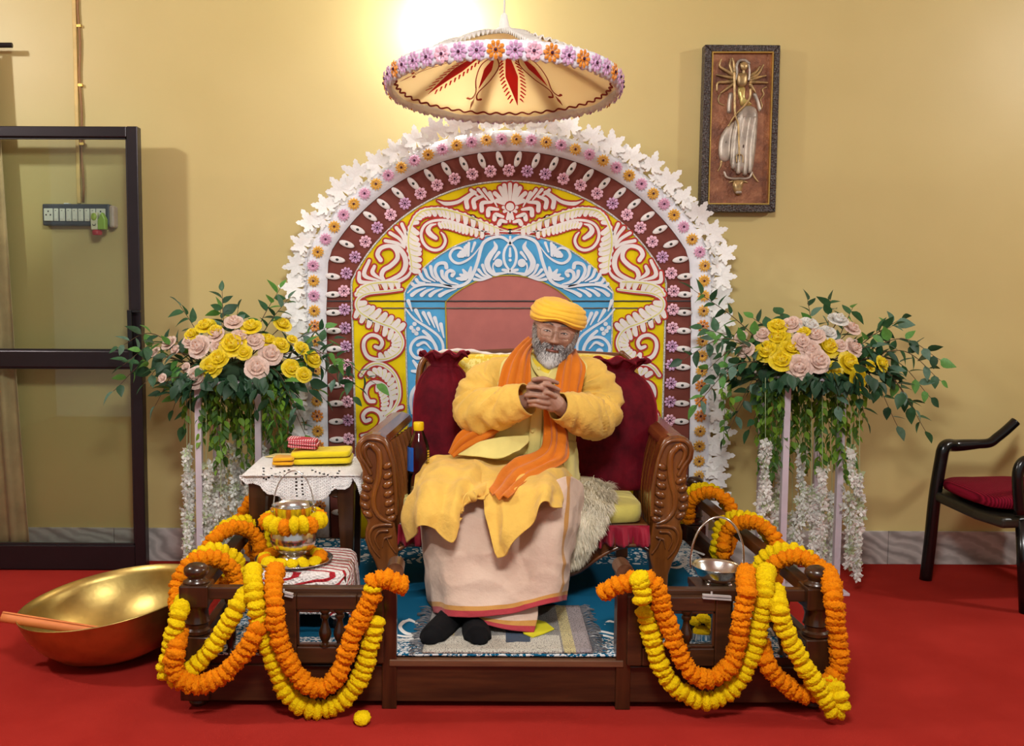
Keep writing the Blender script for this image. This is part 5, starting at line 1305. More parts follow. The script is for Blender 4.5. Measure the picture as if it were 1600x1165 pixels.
b = MB(); b.capsule(cr3([surf(x, -.0715 + .002 * (x / .017) ** 2, .0008) for x in (-.017, -.009, 0, .009, .017)], 20), list(.0008 + .0034 * np.sin(np.linspace(.1, PI - .1, 20))), 10); b.build('lip', lipm, PM)
b = MB(); b.capsule(cr3([surf(x, -.0662, .0022) for x in (-.021, -.01, 0, .01, .021)], 20), list(.0004 + .0009 * np.sin(np.linspace(.1, PI - .1, 20))), 8); b.build('mouth_line', mat('mouth_dark', (60, 28, 26), .7), PM)
# beard: base shell and strands
random.seed(9)
bm_ = [mat('beard_dark', (70, 64, 62), .75, var=.1), mat('beard_grey', (128, 122, 120), .75, var=.1), mat('beard_white', (226, 222, 218), .7, var=.05)]
def beard_den(p):
    X, Z = abs(p.x), p.z; front = p.y < .03
    if not front: return 0
    if Z < -.078: d = 1.0
    else:
        edge = .049 - .10 * max(0, Z + .078) * .0
        d = (1.0 if Z < -.03 else .45) if X > .060 + max(0, Z + .045) * .2 else 0
        if Z < -.035 and X > .034 + (Z + .078) * .45: d = max(d, .9 * min(1, (-.030 - Z) / .02))
        if -.060 < Z < -.0465 and X < .034: d = max(d, .85)
        if -.078 < Z <= -.058 and .023 < X < .04: d = 1.0
        if Z > .004: d *= max(0, 1 - (Z - .004) / .02) * .8
    return d
hv, hf_, hm_ = [], [], []; bv = []
cnt = 0
while cnt < 11000:
    z = random.uniform(-1, .12); a = random.uniform(PI * 0.94, PI * 2.06); r = math.sqrt(1 - z * z); p = headpt((r * math.cos(a), r * math.sin(a), z))
    dn = beard_den(p)
    if random.random() > dn: continue
    cnt += 1
    X, Z = p.x, p.z; n_ = Vector((p.x * 1.2, p.y, p.z * .35 + .0)).normalized()
    chin = max(0, min(1, (-.07 - Z) / .03)) * max(0, 1 - abs(X) / .06); mous = Z > -.061 and abs(X) < .036 and Z < -.045
    ln = (.004 if Z > -.05 else .008) + .022 * chin + random.uniform(0, .006) + (.004 if abs(X) > .05 else 0)
    if mous: d = Vector((math.copysign(.75, X), -.45, -.55)); ln = .012
    else: d = n_ * .55 + Vector((0, -.1, -1.0)) * .8
    d = (d + Vector((random.gauss(0, .18), random.gauss(0, .18), random.gauss(0, .15)))).normalized()
    s_ = d.cross(n_).normalized() * .00055; m_ = p + n_ * .003 + d * ln * .5; t_ = p + d * ln + n_ * .001
    q = len(hv); hv += [hw_(p - s_), hw_(p + s_), hw_(m_ + s_), hw_(m_ - s_), hw_(t_)]; hf_ += [(q, q + 1, q + 2, q + 3), (q + 3, q + 2, q + 4)]
    wh = .5 + .5 * chin - (.2 if (-.085 < Z < -.05 and .03 < abs(X) < .06) else 0) - (.22 if mous else 0)
    c_ = 2 if random.random() < wh else (1 if random.random() < .62 else 0); hm_ += [c_, c_]
me = mesh_of('beard', hv, hf_, bm_, hm_, False); bd_o = link('beard', me, PM)
b = MB(); nA, nZ = 60, 26; G = []
for i in range(nZ):
    row = []
    for j in range(nA):
        a = PI * 1.02 + (PI * .96) * j / (nA - 1); z = -.62 - .38 * i / (nZ - 1) * .98; r = math.sqrt(1 - z * z); p = headpt((r * math.cos(a), r * math.sin(a), z)); o = Vector((p.x, p.y, p.z * .4)).normalized()
        row.append(hw_(p + o * .006 + Vector((0, 0, -.012 * (1 if i > 12 else i / 12)))))
    G.append(row)
b.grid(G); b.build('beard_base', mat('beard_under', (104, 98, 96), .9, var=.3, vs=200, bump=.8, bs=400), PM)
# turban
tb = MB(); rows = []; nA = 160; nT = 60
for i in range(nT + 1):
    t = i / nT; row = []
    for j in range(nA + 1):
        a = 2 * PI * j / nA
        r = np.interp(t, [0, .06, .2, .38, .6, .8, .93, 1], [.86, .96, 1.03, 1.03, .90, .64, .3, .0]); z = np.interp(t, [0, .06, .2, .38, .6, .8, .93, 1], [.006, -.006, .006, .028, .054, .070, .077, .078])
        ph = (t * 7.2 + .55 * math.sin(a + 2.2) + .22 * math.sin(2 * a)) ; fr_ = ph - math.floor(ph)
        fo = .0042 * (math.sin(PI * fr_) ** .6) * min(1, t * 6) * min(1, (1 - t) * 4) + .002 * noise.noise(Vector((math.cos(a) * 3, math.sin(a) * 3, ph)))
        x, y = math.cos(a) * r * .099, math.sin(a) * r * .112
        zz = z + .030 + (.024 * math.exp(-((math.cos(a)) / .55) ** 2) * (1 if math.sin(a) < 0 else -.6) - .010) * max(0, 1 - t * 1.8) - .004 * math.cos(a)
        nrm = Vector((x, y, .05 * (t - .25))).normalized()
        row.append(hw_(Vector((x, y + .010, zz)) + nrm * fo))
    rows.append(row)
tb.grid(rows); tb.build('turban', cloth('turban_cloth', (252, 196, 62), .8, .06, 800, .15, .2, .1), PM)
# spectacles
sp = MB(); gl = MB()
for sx in (-1, 1):
    c = hw_(Vector((sx * .0325, -.112, -.006))); R3 = HM.to_3x3()
    ring = [c + R3 @ Vector((.0225 * math.copysign(abs(math.cos(t)) ** .7, math.cos(t)), 0.004 * abs(math.cos(t)) * sx * math.copysign(1, math.cos(t)) * 0, .0165 * math.copysign(abs(math.sin(t)) ** .7, math.sin(t)))) for t in np.linspace(0, 2 * PI, 41)[:-1]]
    sp.tube(ring, .00055, 6, closed=True); gl.add(ring, [tuple(range(40))])
    sp.tube([hw_(Vector((sx * .055, -.111, .002))), hw_(Vector((sx * .078, -.08, .004))), hw_(Vector((sx * .084, .0, .006)))], .0009, 6)
sp.tube(cr3([hw_(Vector((-.011, -.112, -.003))), hw_(Vector((0, -.115, .002))), hw_(Vector((.011, -.112, -.003)))], 8), .0009, 6)
so = sp.build('spectacles', mat('spectacle_metal', (150, 130, 110), .25, .9), PM)
lgm = clear('lens', (255, 255, 255), 1.3, 0)
gl.build('lens', lgm, so, smooth=False)

# ------------------------------------------------------------------ clothes
cy_robe = cloth('robe_yellow', (232, 188, 88), .8, .07, 900, .12, .15, .9, 22)
cy_vest = cloth('vest_lemon', (226, 210, 126), .75, .06, 900, .12, .15, .25, 14)
cy_in = cloth('collar_yellow', (234, 202, 56), .75, .06)
c_or = cloth('scarf_orange', (208, 114, 22), .85, .07, 900, .15, .2, .45, 20)
# torso vest: rings
rings = []
for (x, y, Y, a, d) in ((812, 770, 3.74, .218, .16), (813, 745, 3.72, .212, .165), (815, 720, 3.70, .205, .17), (817, 695, 3.69, .198, .172), (822, 665, 3.69, .192, .168), (830, 635, 3.69, .188, .155), (838, 605, 3.69, .190, .14), (846, 582, 3.69, .186, .122), (850, 567, 3.69, .168, .105), (855, 557, 3.69, .125, .08), (857, 551, 3.69, .066, .06), (858, 547, 3.685, .056, .055)):
    c = P(x, y, Y); sl_ = .035; row = []
    for j in range(97):
        t = 2 * PI * j / 96; q = Vector((c.x + a * math.copysign(abs(math.cos(t)) ** .85, math.cos(t)), c.y + d * math.sin(t), c.z - sl_ * math.cos(t) * a)); row.append(q)
    rings.append(row)
cols = list(zip(*rings)); G = []
sm_ = [crv(c, 70) for c in cols]
for i in range(70):
    row = []
    for j in range(97):
        p = Vector(sm_[j][i]); c0 = Vector(np.mean([sm_[k][i] for k in range(0, 96, 12)], 0)); n_ = (p - c0).normalized(); row.append(p + n_ * (.005 * fbm(Vector((p.x * 1.2, p.y, p.z * .7)), 14, 3)))
    G.append(row)
b = MB(); b.grid(G); b.build('vest', cy_vest, PM, solid=.004)
# placket, buttons, collar
patch('placket', [[(829, 588, 3.545), (838, 588, 3.54), (847, 588, 3.545)], [(830, 640, 3.525), (839, 640, 3.52), (848, 640, 3.525)], [(827, 675, 3.51), (836, 675, 3.507), (846, 675, 3.51)], [(823, 712, 3.515), (833, 714, 3.51), (843, 712, 3.515)]], cy_vest, PM, 10, 30, .001)
for x, y, Y in ((832, 673, 3.502), (842, 575, 3.555), (840, 597, 3.535)):
    MB().lathe([(.0, 0), (.0055, 0), (.0062, .0012), (.0055, .0024), (.004, .0018), (.0, .0018)], P(x, y, Y), 18, M=Matrix.Rotation(PI / 2, 4, 'X')).build('button', cy_vest, PM)
b = MB(); rows = []
for z, s_, dz in ((0, 1.0, 0), (.012, 1.0, 0), (.026, .98, .0), (.034, 1.0, 0)):
    rows.append([P(857, 556, 3.69) + Vector((math.cos(t) * .072 * s_, math.sin(t) * .078 * s_ - .012 - (.014 if math.sin(t) < 0 else 0), z - .012 - .022 * max(0, -math.sin(t)))) for t in np.linspace(-PI / 2 + .22, 3 * PI / 2 - .22, 60)])
b.grid(rows); b.build('collar', cy_in, PM, solid=.003)
patch('neckline', [[(832, 558, 3.60), (845, 568, 3.575), (858, 573, 3.57), (873, 563, 3.585)], [(834, 570, 3.58), (846, 580, 3.555), (855, 583, 3.55), (866, 575, 3.57)], [(838, 576, 3.575), (848, 586, 3.55), (854, 588, 3.548), (860, 583, 3.56)]], cy_in, PM, 20, 14, .001)
patch('lapel', [[(829, 551, 3.60), (834, 566, 3.58), (846, 579, 3.553), (858, 584, 3.545)], [(828, 556, 3.595), (832, 574, 3.57), (842, 588, 3.545), (852, 593, 3.54)]], cy_vest, PM, 24, 6, 0)
patch('lapel', [[(886, 553, 3.60), (874, 565, 3.575), (862, 576, 3.552), (852, 592, 3.538)], [(888, 558, 3.595), (880, 574, 3.565), (872, 588, 3.548), (860, 600, 3.535)]], cy_vest, PM, 24, 6, 0)
# sleeves
def sleeve(name, pts, rads, cuff_n, seed):
    p3 = cr3([P(*p) for p in pts], 70); rr = np.interp(np.linspace(0, 1, 70), np.linspace(0, 1, len(rads)), rads); b = MB()
    def wr(p, t, a):
        q = Vector((t * 6.5 + .55 * math.sin(a + seed), math.cos(a) * .30, math.sin(a) * .30 + seed))
        k = .8 * noise.noise(q * 2.2) + .25 * noise.noise(q * 5.1 + Vector((9, 2, 1))); bend = math.exp(-((t - .5) / .22) ** 2)
        return (.012 + .009 * bend) * (1 - abs(k) * 3.2) * min(1, t * 5) * min(1, (1.02 - t) * 7) * .8 + .002 * noise.noise(q * 6)
    b.tube(p3, list(rr), 44, cap=False, wr=wr); return b.build(name, cy_robe, PM, solid=.004)
sleeve('sleeve', [(800, 580, 3.70), (772, 592, 3.69), (753, 614, 3.66), (748, 640, 3.61), (762, 643, 3.54), (795, 633, 3.465), (824, 623, 3.425)], [.058, .076, .080, .080, .074, .064, .056], 0, 1.3)
sleeve('sleeve', [(894, 580, 3.70), (916, 590, 3.69), (933, 614, 3.66), (934, 645, 3.60), (920, 650, 3.53), (896, 642, 3.465), (872, 635, 3.425)], [.058, .076, .080, .078, .072, .060, .048], 0, 4.1)
# robe skirt panels over the lap
patch('robe_skirt', [[(668, 722, 3.62), (690, 710, 3.66), (715, 708, 3.66), (740, 708, 3.64), (765, 712, 3.6), (790, 718, 3.56), (815, 722, 3.52)],
                     [(654, 748, 3.48), (668, 733, 3.46), (697, 728, 3.45), (728, 728, 3.44), (755, 732, 3.43), (778, 738, 3.42), (798, 740, 3.42)],
                     [(640, 782, 3.42), (652, 762, 3.31), (682, 757, 3.26), (712, 757, 3.25), (738, 757, 3.27), (760, 757, 3.30), (776, 758, 3.30)],
                     [(634, 808, 3.40), (650, 800, 3.22), (680, 795, 3.165), (705, 798, 3.15), (727, 783, 3.17), (745, 772, 3.20), (762, 770, 3.22)],
                     [(642, 846, 3.37), (656, 825, 3.19), (676, 824, 3.135), (708, 848, 3.11), (721, 800, 3.15), (734, 776, 3.19), (757, 780, 3.20)]],
      cy_robe, PM, 100, 90, .013, 11, (1.2, .8, .5), fold=lambda u, v: .014 * math.sin(u * 23 + 2.5 * v) * v)
patch('robe_skirt', [[(752, 728, 3.46), (780, 728, 3.45), (808, 724, 3.46), (835, 720, 3.48), (858, 722, 3.49), (880, 732, 3.47), (892, 745, 3.5)],
                     [(752, 752, 3.32), (778, 752, 3.31), (805, 748, 3.32), (832, 740, 3.33), (856, 738, 3.33), (876, 745, 3.33), (884, 752, 3.4)],
                     [(757, 785, 3.20), (775, 785, 3.18), (800, 778, 3.17), (830, 766, 3.16), (854, 758, 3.17), (870, 760, 3.2), (877, 764, 3.3)],
                     [(767, 835, 3.13), (781, 832, 3.11), (802, 818, 3.10), (832, 795, 3.09), (854, 775, 3.11), (868, 775, 3.16), (874, 776, 3.24)],
                     [(780, 872, 3.09), (793, 864, 3.075), (811, 840, 3.07), (839, 811, 3.06), (855, 787, 3.075), (869, 794, 3.11), (873, 792, 3.18)]],
      cy_robe, PM, 100, 90, .013, 11, (1.2, .8, .5), fold=lambda u, v: .012 * math.sin(u * 19 + 3 * v) * v)
# vest hem flap
patch('vest_flap', [[(722, 700, 3.56), (750, 690, 3.51), (785, 683, 3.49), (826, 680, 3.49)], [(715, 706, 3.545), (750, 702, 3.49), (788, 695, 3.47), (826, 690, 3.475)], [(712, 710, 3.54), (745, 713, 3.475), (780, 716, 3.45), (812, 703, 3.45), (826, 694, 3.465)][:4]], cy_vest, PM, 40, 20, .003)
patch('vest_flap', [[(878, 690, 3.55), (890, 688, 3.58), (899, 690, 3.64)], [(880, 715, 3.53), (893, 715, 3.57), (903, 718, 3.66)], [(880, 738, 3.50), (895, 742, 3.56), (905, 745, 3.66)], [(888, 752, 3.52), (898, 753, 3.57), (903, 752, 3.66)]], cy_vest, PM, 24, 30, .004)
# orange scarf
pl = lambda k, ph=0: (lambda u, v: .0065 * math.sin(u * k + ph + v * 1.2))
patch('scarf', [[(826, 527, 3.70), (832, 531, 3.66), (834, 541, 3.63)], [(806, 546, 3.62), (818, 547, 3.59), (829, 552, 3.585)], [(791, 565, 3.57), (810, 565, 3.54), (828, 567, 3.545)], [(783, 588, 3.54), (805, 590, 3.515), (829, 587, 3.52)], [(777, 622, 3.525), (800, 624, 3.49), (829, 618, 3.50)]], c_or, PM, 50, 60, .003, 12, (1, 1, .5), fold=pl(19))
patch('scarf', [[(884, 548, 3.66), (892, 546, 3.66), (902, 550, 3.68)], [(880, 560, 3.58), (893, 556, 3.57), (908, 559, 3.60)], [(873, 576, 3.55), (892, 573, 3.53), (915, 574, 3.57)], [(868, 600, 3.53), (890, 600, 3.51), (912, 595, 3.55)], [(868, 630, 3.515), (886, 632, 3.50), (902, 634, 3.54)]], c_or, PM, 50, 60, .003, 12, (1, 1, .5), fold=pl(17, 1))
patch('scarf', [[(806, 648, 3.53), (795, 655, 3.51), (782, 668, 3.515)], [(770, 652, 3.53), (768, 666, 3.50), (768, 688, 3.51)], [(738, 664, 3.56), (742, 680, 3.52), (748, 700, 3.53)], [(718, 680, 3.57), (722, 693, 3.53), (728, 706, 3.54)], [(704, 709, 3.57), (706, 711, 3.54), (709, 713, 3.55)]], c_or, PM, 50, 60, .004, 12, fold=pl(18))
patch('scarf', [[(851, 636, 3.505), (862, 634, 3.49), (876, 640, 3.51)], [(851, 668, 3.495), (868, 666, 3.475), (887, 670, 3.51)], [(847, 698, 3.475), (868, 694, 3.445), (890, 694, 3.50)], [(830, 711, 3.455), (858, 715, 3.41), (888, 716, 3.45)], [(804, 719, 3.41), (825, 731, 3.35), (860, 732, 3.35)], [(786, 735, 3.345), (804, 748, 3.285), (832, 746, 3.275)], [(776, 750, 3.295), (790, 763, 3.215), (810, 759, 3.205)], [(765, 767, 3.225), (778, 778, 3.14), (797, 775, 3.13)]], c_or, PM, 50, 100, .004, 12, fold=pl(17, .5))
# dhoti
def dhoti_mat(name, vert, red0, gold0):
    t = NT(name); uv = t.coord('UV'); sp_ = t.n('ShaderNodeSeparateXYZ'); t.l(uv, sp_.inputs[0]); u, v = sp_.outputs[0], sp_.outputs[1]; co = t.coord('Object')
    c = t.ramp(t.noise(co, 6), [(.3, (206, 176, 156)), (.7, (218, 192, 172))])
    gold = t.math('MULTIPLY', t.math('GREATER_THAN', v, gold0), t.math('LESS_THAN', v, red0))
    if vert: gold = t.math('MAXIMUM', gold, t.math('MULTIPLY', t.math('GREATER_THAN', u, .755), t.math('LESS_THAN', u, .785)))
    c = t.mix(gold, c, (196, 142, 72)); c = t.mix(t.math('GREATER_THAN', v, red0), c, (172, 58, 66))
    t.base(c); t.set(Roughness=.8); t.b.inputs['Sheen Weight'].default_value = .15; t.b.inputs['Specular IOR Level'].default_value = .2
    t.bump(t.math('ADD', t.math('MULTIPLY', t.noise(co, 20, 5), .9), t.math('MULTIPLY', t.noise(co, 900, 2), .05)), .7, .012); return t.m
patch('dhoti', [[(652, 775, 3.55), (672, 762, 3.36), (700, 768, 3.26), (745, 775, 3.27), (800, 775, 3.29), (850, 758, 3.25), (884, 744, 3.27), (902, 752, 3.38), (912, 778, 3.52)],
                [(660, 835, 3.50), (672, 825, 3.30), (700, 828, 3.20), (745, 835, 3.19), (800, 838, 3.20), (848, 826, 3.16), (882, 812, 3.18), (897, 815, 3.30), (903, 825, 3.48)],
                [(668, 895, 3.46), (680, 895, 3.24), (705, 900, 3.145), (748, 905, 3.13), (800, 905, 3.14), (846, 895, 3.11), (874, 886, 3.14), (884, 885, 3.28), (888, 885, 3.44)],
                [(676, 955, 3.42), (684, 958, 3.20), (705, 963, 3.10), (750, 964, 3.08), (800, 958, 3.08), (842, 946, 3.07), (872, 940, 3.10), (880, 938, 3.22), (883, 935, 3.40)]],
      dhoti_mat('dhoti_cloth', True, .945, .905), PM, 120, 100, .011, 8, (.8, .8, 1.5), fold=lambda u, v: .007 * math.sin(u * 14 + 2.5 * v) * (1 - abs(v - .6)))
patch('dhoti_fold', [[(722, 944, 3.16), (760, 945, 3.12), (800, 944, 3.115), (840, 935, 3.115)], [(722, 955, 3.14), (760, 962, 3.10), (800, 965, 3.09), (840, 962, 3.095)], [(722, 960, 3.13), (755, 974, 3.085), (795, 984, 3.07), (834, 988, 3.075)]], dhoti_mat('dhoti_fold_cloth', False, .80, .62), PM, 50, 24, .003, 12)
# socks
sk_ = cloth('black_sock', (13, 13, 16), .95, .15, 700, .3, 0)
for pts in ([(708, 958, 3.22), (704, 968, 3.18), (692, 982, 3.11), (678, 996, 3.03), (672, 1000, 2.995)], [(744, 940, 3.24), (744, 964, 3.19), (744, 984, 3.11), (746, 997, 3.03), (748, 1001, 2.995)]):
    b = MB(); b.capsule(cr3([P(*p) for p in pts], 24), list(np.interp(np.linspace(0, 1, 24), [0, .3, .6, .85, 1], [.046, .046, .047, .043, .030])), 22); b.v = [Vector((p.x, p.y, max(p.z, mz + .009))) for p in b.v]; b.build('sock', sk_, PM)
# ------------------------------------------------------------------ flower stands
def leaf_mesh(name, m, wid=.30, fold=.10, droop=.18, n=5):
    b = MB(); v = []; f = []
    for i in range(n + 1):
        t = i / n; w_ = wid * (math.sin(PI * min(1, t ** .75)) if t < 1 else 0); z = -droop * t * t
        v += [(t, -w_, z + fold * w_ / wid), (t, 0, z), (t, w_, z + fold * w_ / wid)]
    for i in range(n):
        for k in (0, 1): f.append((i * 3 + k, (i + 1) * 3 + k, (i + 1) * 3 + k + 1, i * 3 + k + 1))
    b.add(v, f); return mesh_of(name, b.v, b.f, [m])
def leafmat(name, rgb, tl=.3):
    t = NT(name); co = t.coord('Object'); t.base(t.ramp(t.noise(co, 5), [(.3, tuple(c * .8 for c in rgb)), (.7, rgb)])); t.set(Roughness=.5)
    tr = t.n('ShaderNodeBsdfTranslucent'); tr.inputs[0].default_value = L(tuple(min(255, c * 1.1) for c in rgb)); mx = t.n('ShaderNodeMixShader'); mx.inputs[0].default_value = tl
    t.l(t.b.outputs[0], mx.inputs[1]); t.l(tr.outputs[0], mx.inputs[2]); t.l(mx.outputs[0], t.t.nodes['Material Output'].inputs[0]); return t.m
lm = [leafmat('leaf_deep', (64, 112, 74)), leafmat('leaf_dark', (46, 86, 58)), leafmat('leaf_fresh', (104, 168, 80)), leafmat('leaf_bluegreen', (104, 142, 122))]
vm = [leafmat('vine_leaf_fresh', (132, 178, 56), .4), leafmat('vine_leaf_dark', (80, 124, 50), .4)]
LM = [leaf_mesh('leaf_mesh', m, w_, .08, d) for m in lm for w_, d in ((.27, .1), (.31, .25))]
LMw = [0, 1, 0, 1, 2, 3, 4, 5, 6, 7]
def rose_mesh(name, m1, m2, seed):
    r_ = random.Random(seed); b = MB()
    b.ball((0, 0, -.05), .42, .42, .42, 10, 6)
    for lay_, (n, rad, hgt, op, sz) in enumerate(((3, .16, .62, .05, .34), (4, .30, .55, .22, .46), (5, .46, .42, .45, .56), (6, .62, .22, .75, .62))):
        for i in range(n):
            a0 = 2 * PI * (i + .4 * lay_) / n + r_.uniform(-.15, .15); rows = []
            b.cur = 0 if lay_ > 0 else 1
            for k in range(5):
                t = k / 4; row = []
                for j in range(6):
                    s_ = (j / 5 - .5) * 2; a = a0 + s_ * sz * (1.15 + .25 * lay_ * .3) * (.6 + .5 * math.sin(PI * (.2 + .6 * t)))
                    rr = rad * (.35 + .65 * t ** .7) + op * .5 * t * t * (1 - .3 * s_ * s_) + .02 * r_.random(); z = -.35 + (hgt + .35) * t - op * .38 * t ** 3 - .12 * s_ * s_ * t
                    row.append(Vector((math.cos(a) * rr, math.sin(a) * rr, z)))
                rows.append(row)
            b.grid(rows)
    return mesh_of(name, b.v, b.f, [m1, m2], b.mi)
def rosemat(n, rgb): return leafmat(n, rgb, .2)
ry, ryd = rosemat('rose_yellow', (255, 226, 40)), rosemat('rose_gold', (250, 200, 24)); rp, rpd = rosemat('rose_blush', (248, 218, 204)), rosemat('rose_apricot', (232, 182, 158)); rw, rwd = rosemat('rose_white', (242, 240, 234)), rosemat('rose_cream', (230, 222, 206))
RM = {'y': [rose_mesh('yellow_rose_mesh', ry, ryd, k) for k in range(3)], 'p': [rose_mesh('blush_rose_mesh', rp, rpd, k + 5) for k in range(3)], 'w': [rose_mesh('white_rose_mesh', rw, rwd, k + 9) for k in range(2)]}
M['acr'] = mat('pearl_acrylic', (206, 194, 204), .25, var=.04)
M['stem'] = mat('stem_brown', (92, 70, 48), .7); M['gstem'] = mat('stem_green', (74, 100, 48), .6)
M['wist'] = leafmat('wisteria_white', (252, 253, 246), .2); M['wistg'] = leafmat('wisteria_pale_green', (196, 212, 168), .25)
def stand(cpx, posts, ytop, roses, sprays, vines, wist, labels, seed, mir_):
    random.seed(seed)
    Yc_ = 4.2; c = P(cpx, ytop, Yc_)
    ST = thing('flower_stand', labels[0], 'stand', (c.x, Yc_, 0))
    pw_ = .0135; zt = c.z; xs = []
    for px_, Y in posts:
        x = P(px_, 700, Y).x; xs.append((x, Y)); MB().box(x - pw_, x + pw_, Y - pw_, Y + pw_, 0, zt).build('post', M['acr'], ST, smooth=False, bevel=.002)
    x0, x1 = min(x for x, _ in xs) - .02, max(x for x, _ in xs) + .02; y0, y1 = min(y for _, y in xs) - .02, max(y for _, y in xs) + .02
    MB().box(x0, x1, y0, y1, zt, zt + .012).build('top_plate', M['acr'], ST, smooth=False, bevel=.002)
    MB().box(x0 + .01, x1 - .01, y0 + .01, y1 - .01, .0, .012).build('base_plate', M['acr'], ST, smooth=False, bevel=.002)
    AR = thing('flower_arrangement', labels[1], 'flowers', (c.x, Yc_, zt + .012))
    MB().ball((c.x, Yc_, zt + .05), .15, .12, .05, 20, 10).build('foam_base', mat('floral_foam_%d' % seed, (46, 70, 44), .9), AR)
    core = Vector((c.x, Yc_, zt + .05)); stems = MB(); nleaf = [0]; extra = MB()
    def leaf(p, d, size, k=None):
        d = d.normalized(); rot = d.to_track_quat('X', 'Z').to_matrix().to_4x4() @ Matrix.Rotation(random.gauss(0, .7), 4, 'X')
        mt = Matrix.Translation(p) @ rot @ Matrix.Scale(size, 4); me = LM[random.choice(LMw) if k is None else k]
        if nleaf[0] < 290: link('leaf', me, AR, mt); nleaf[0] += 1
        else: extra.add([mt @ v.co for v in me.vertices], [tuple(q.vertices) for q in me.polygons])
    for (px_, py_) in sprays:
        Y = Yc_ + (random.uniform(.0, .16) if py_ < ytop - 30 else random.uniform(-.22, .08)); tip = P(px_, py_, Y)
        st_ = core + Vector(((tip.x - core.x) * .25, random.uniform(-.06, .02), .01)); up = .10 if tip.z < core.z + .1 else .02
        mid_ = st_.lerp(tip, .55) + Vector((0, -.02, up)); pts = cr3([st_, mid_, tip], 24); stems.tube(pts, list(np.linspace(.0026, .0012, 24)), 5)
        L_ = (tip - st_).length; n = max(4, int(L_ / .034)); sd = 1
        for i in range(n):
            t = .22 + .78 * i / (n - 1); k = min(23, int(t * 23)); tg = (pts[min(23, k + 1)] - pts[max(0, k - 1)]).normalized()
            if i == n - 1: d = tg
            else: d = tg * .6 + Vector((tg.z, 0, -tg.x)) * sd * .8 + Vector((random.gauss(0, .25), -.3 + random.gauss(0, .3), random.gauss(0, .2)))
            leaf(pts[k], d, random.uniform(.052, .078), None); sd = -sd
    # ring of foliage under the roses
    for i in range(150):
        a = random.uniform(0, 2 * PI); rr = random.uniform(.10, .30); p = core + Vector((math.cos(a) * rr * 1.15, math.sin(a) * rr * .55 - .02, random.uniform(-.10, .02)))
        d = Vector((math.cos(a), math.sin(a) * .6 - .25, random.uniform(-.7, .35))); leaf(p, d, random.uniform(.055, .085))
    for i in range(46):
        t_ = random.random(); p = Vector((x0 - .06 + (x1 - x0 + .12) * t_, y0 - random.uniform(.02, .09), zt + random.uniform(-.015, .045))); leaf(p, Vector((random.gauss(0, .5), -.5, -random.uniform(.4, 1.2))), random.uniform(.05, .08), random.choice((0, 4, 5, 6, 7, 7)))
    for (x, y, r_, col) in roses:
        rr = r_ * 1.18 / ppm(4.1); px0, px1 = cpx - 125, cpx + 125
        Y = 4.02 + .10 * abs((x - cpx) / 120.0) + (555 - y) * .0016 + random.uniform(-.01, .01); p = P(x, y, Y)
        d = (p - (core + Vector((0, .10, -.08)))); d = Vector((d.x * .8, min(d.y, -.05) - .12, max(d.z, -.01) + .06)).normalized() + Vector((random.gauss(0, .12), 0, random.gauss(0, .12)))
        mt = Matrix.Translation(p) @ d.to_track_quat('Z', 'Y').to_matrix().to_4x4() @ Matrix.Rotation(random.uniform(0, 6), 4, 'Z') @ Matrix.Scale(rr * 1.15, 4)
        link('rose', random.choice(RM[col]), AR, mt); stems.tube([core + Vector((0, 0, -.02)), p - d.normalized() * rr * .3], .002, 5)
    stems.build('stem', M['stem'], AR)
    if extra.v: tag(extra.build('foliage', lm[1], AR), kind='stuff')
    # hanging vines: fresh leaves
    va, vb, vs_ = MB(), MB(), MB()
    for (px_, y1) in vines:
        Y = Yc_ + random.uniform(-.16, .12); p0 = P(px_ + random.uniform(-4, 4), ytop + random.uniform(-8, 12), Y); p1 = P(px_, y1, Y)
        pts = cr3([p0, p0.lerp(p1, .5) + Vector((random.gauss(0, .012), random.gauss(0, .012), 0)), p1], 20); vs_.tube(pts, .0012, 4)
        n = int((p0 - p1).length / .017)
        for i in range(n):
            t = (i + .5) / n; p = pts[int(t * 19)]; a = random.uniform(0, 2 * PI); d = Vector((math.cos(a) * .7, math.sin(a) * .7 - .2, -.9)); me = LM[0]
            mt = Matrix.Translation(p) @ d.normalized().to_track_quat('X', 'Z').to_matrix().to_4x4() @ Matrix.Rotation(random.gauss(0, .8), 4, 'X') @ Matrix.Scale(random.uniform(.03, .047), 4)
            (va if random.random() < .55 else vb).add([mt @ v.co for v in me.vertices], [tuple(q.vertices) for q in me.polygons])
    vs_.build('vine_stem', M['gstem'], AR); tag(va.build('vine_leaves', vm[0], AR), kind='stuff'); tag(vb.build('vine_leaves', vm[1], AR), kind='stuff')
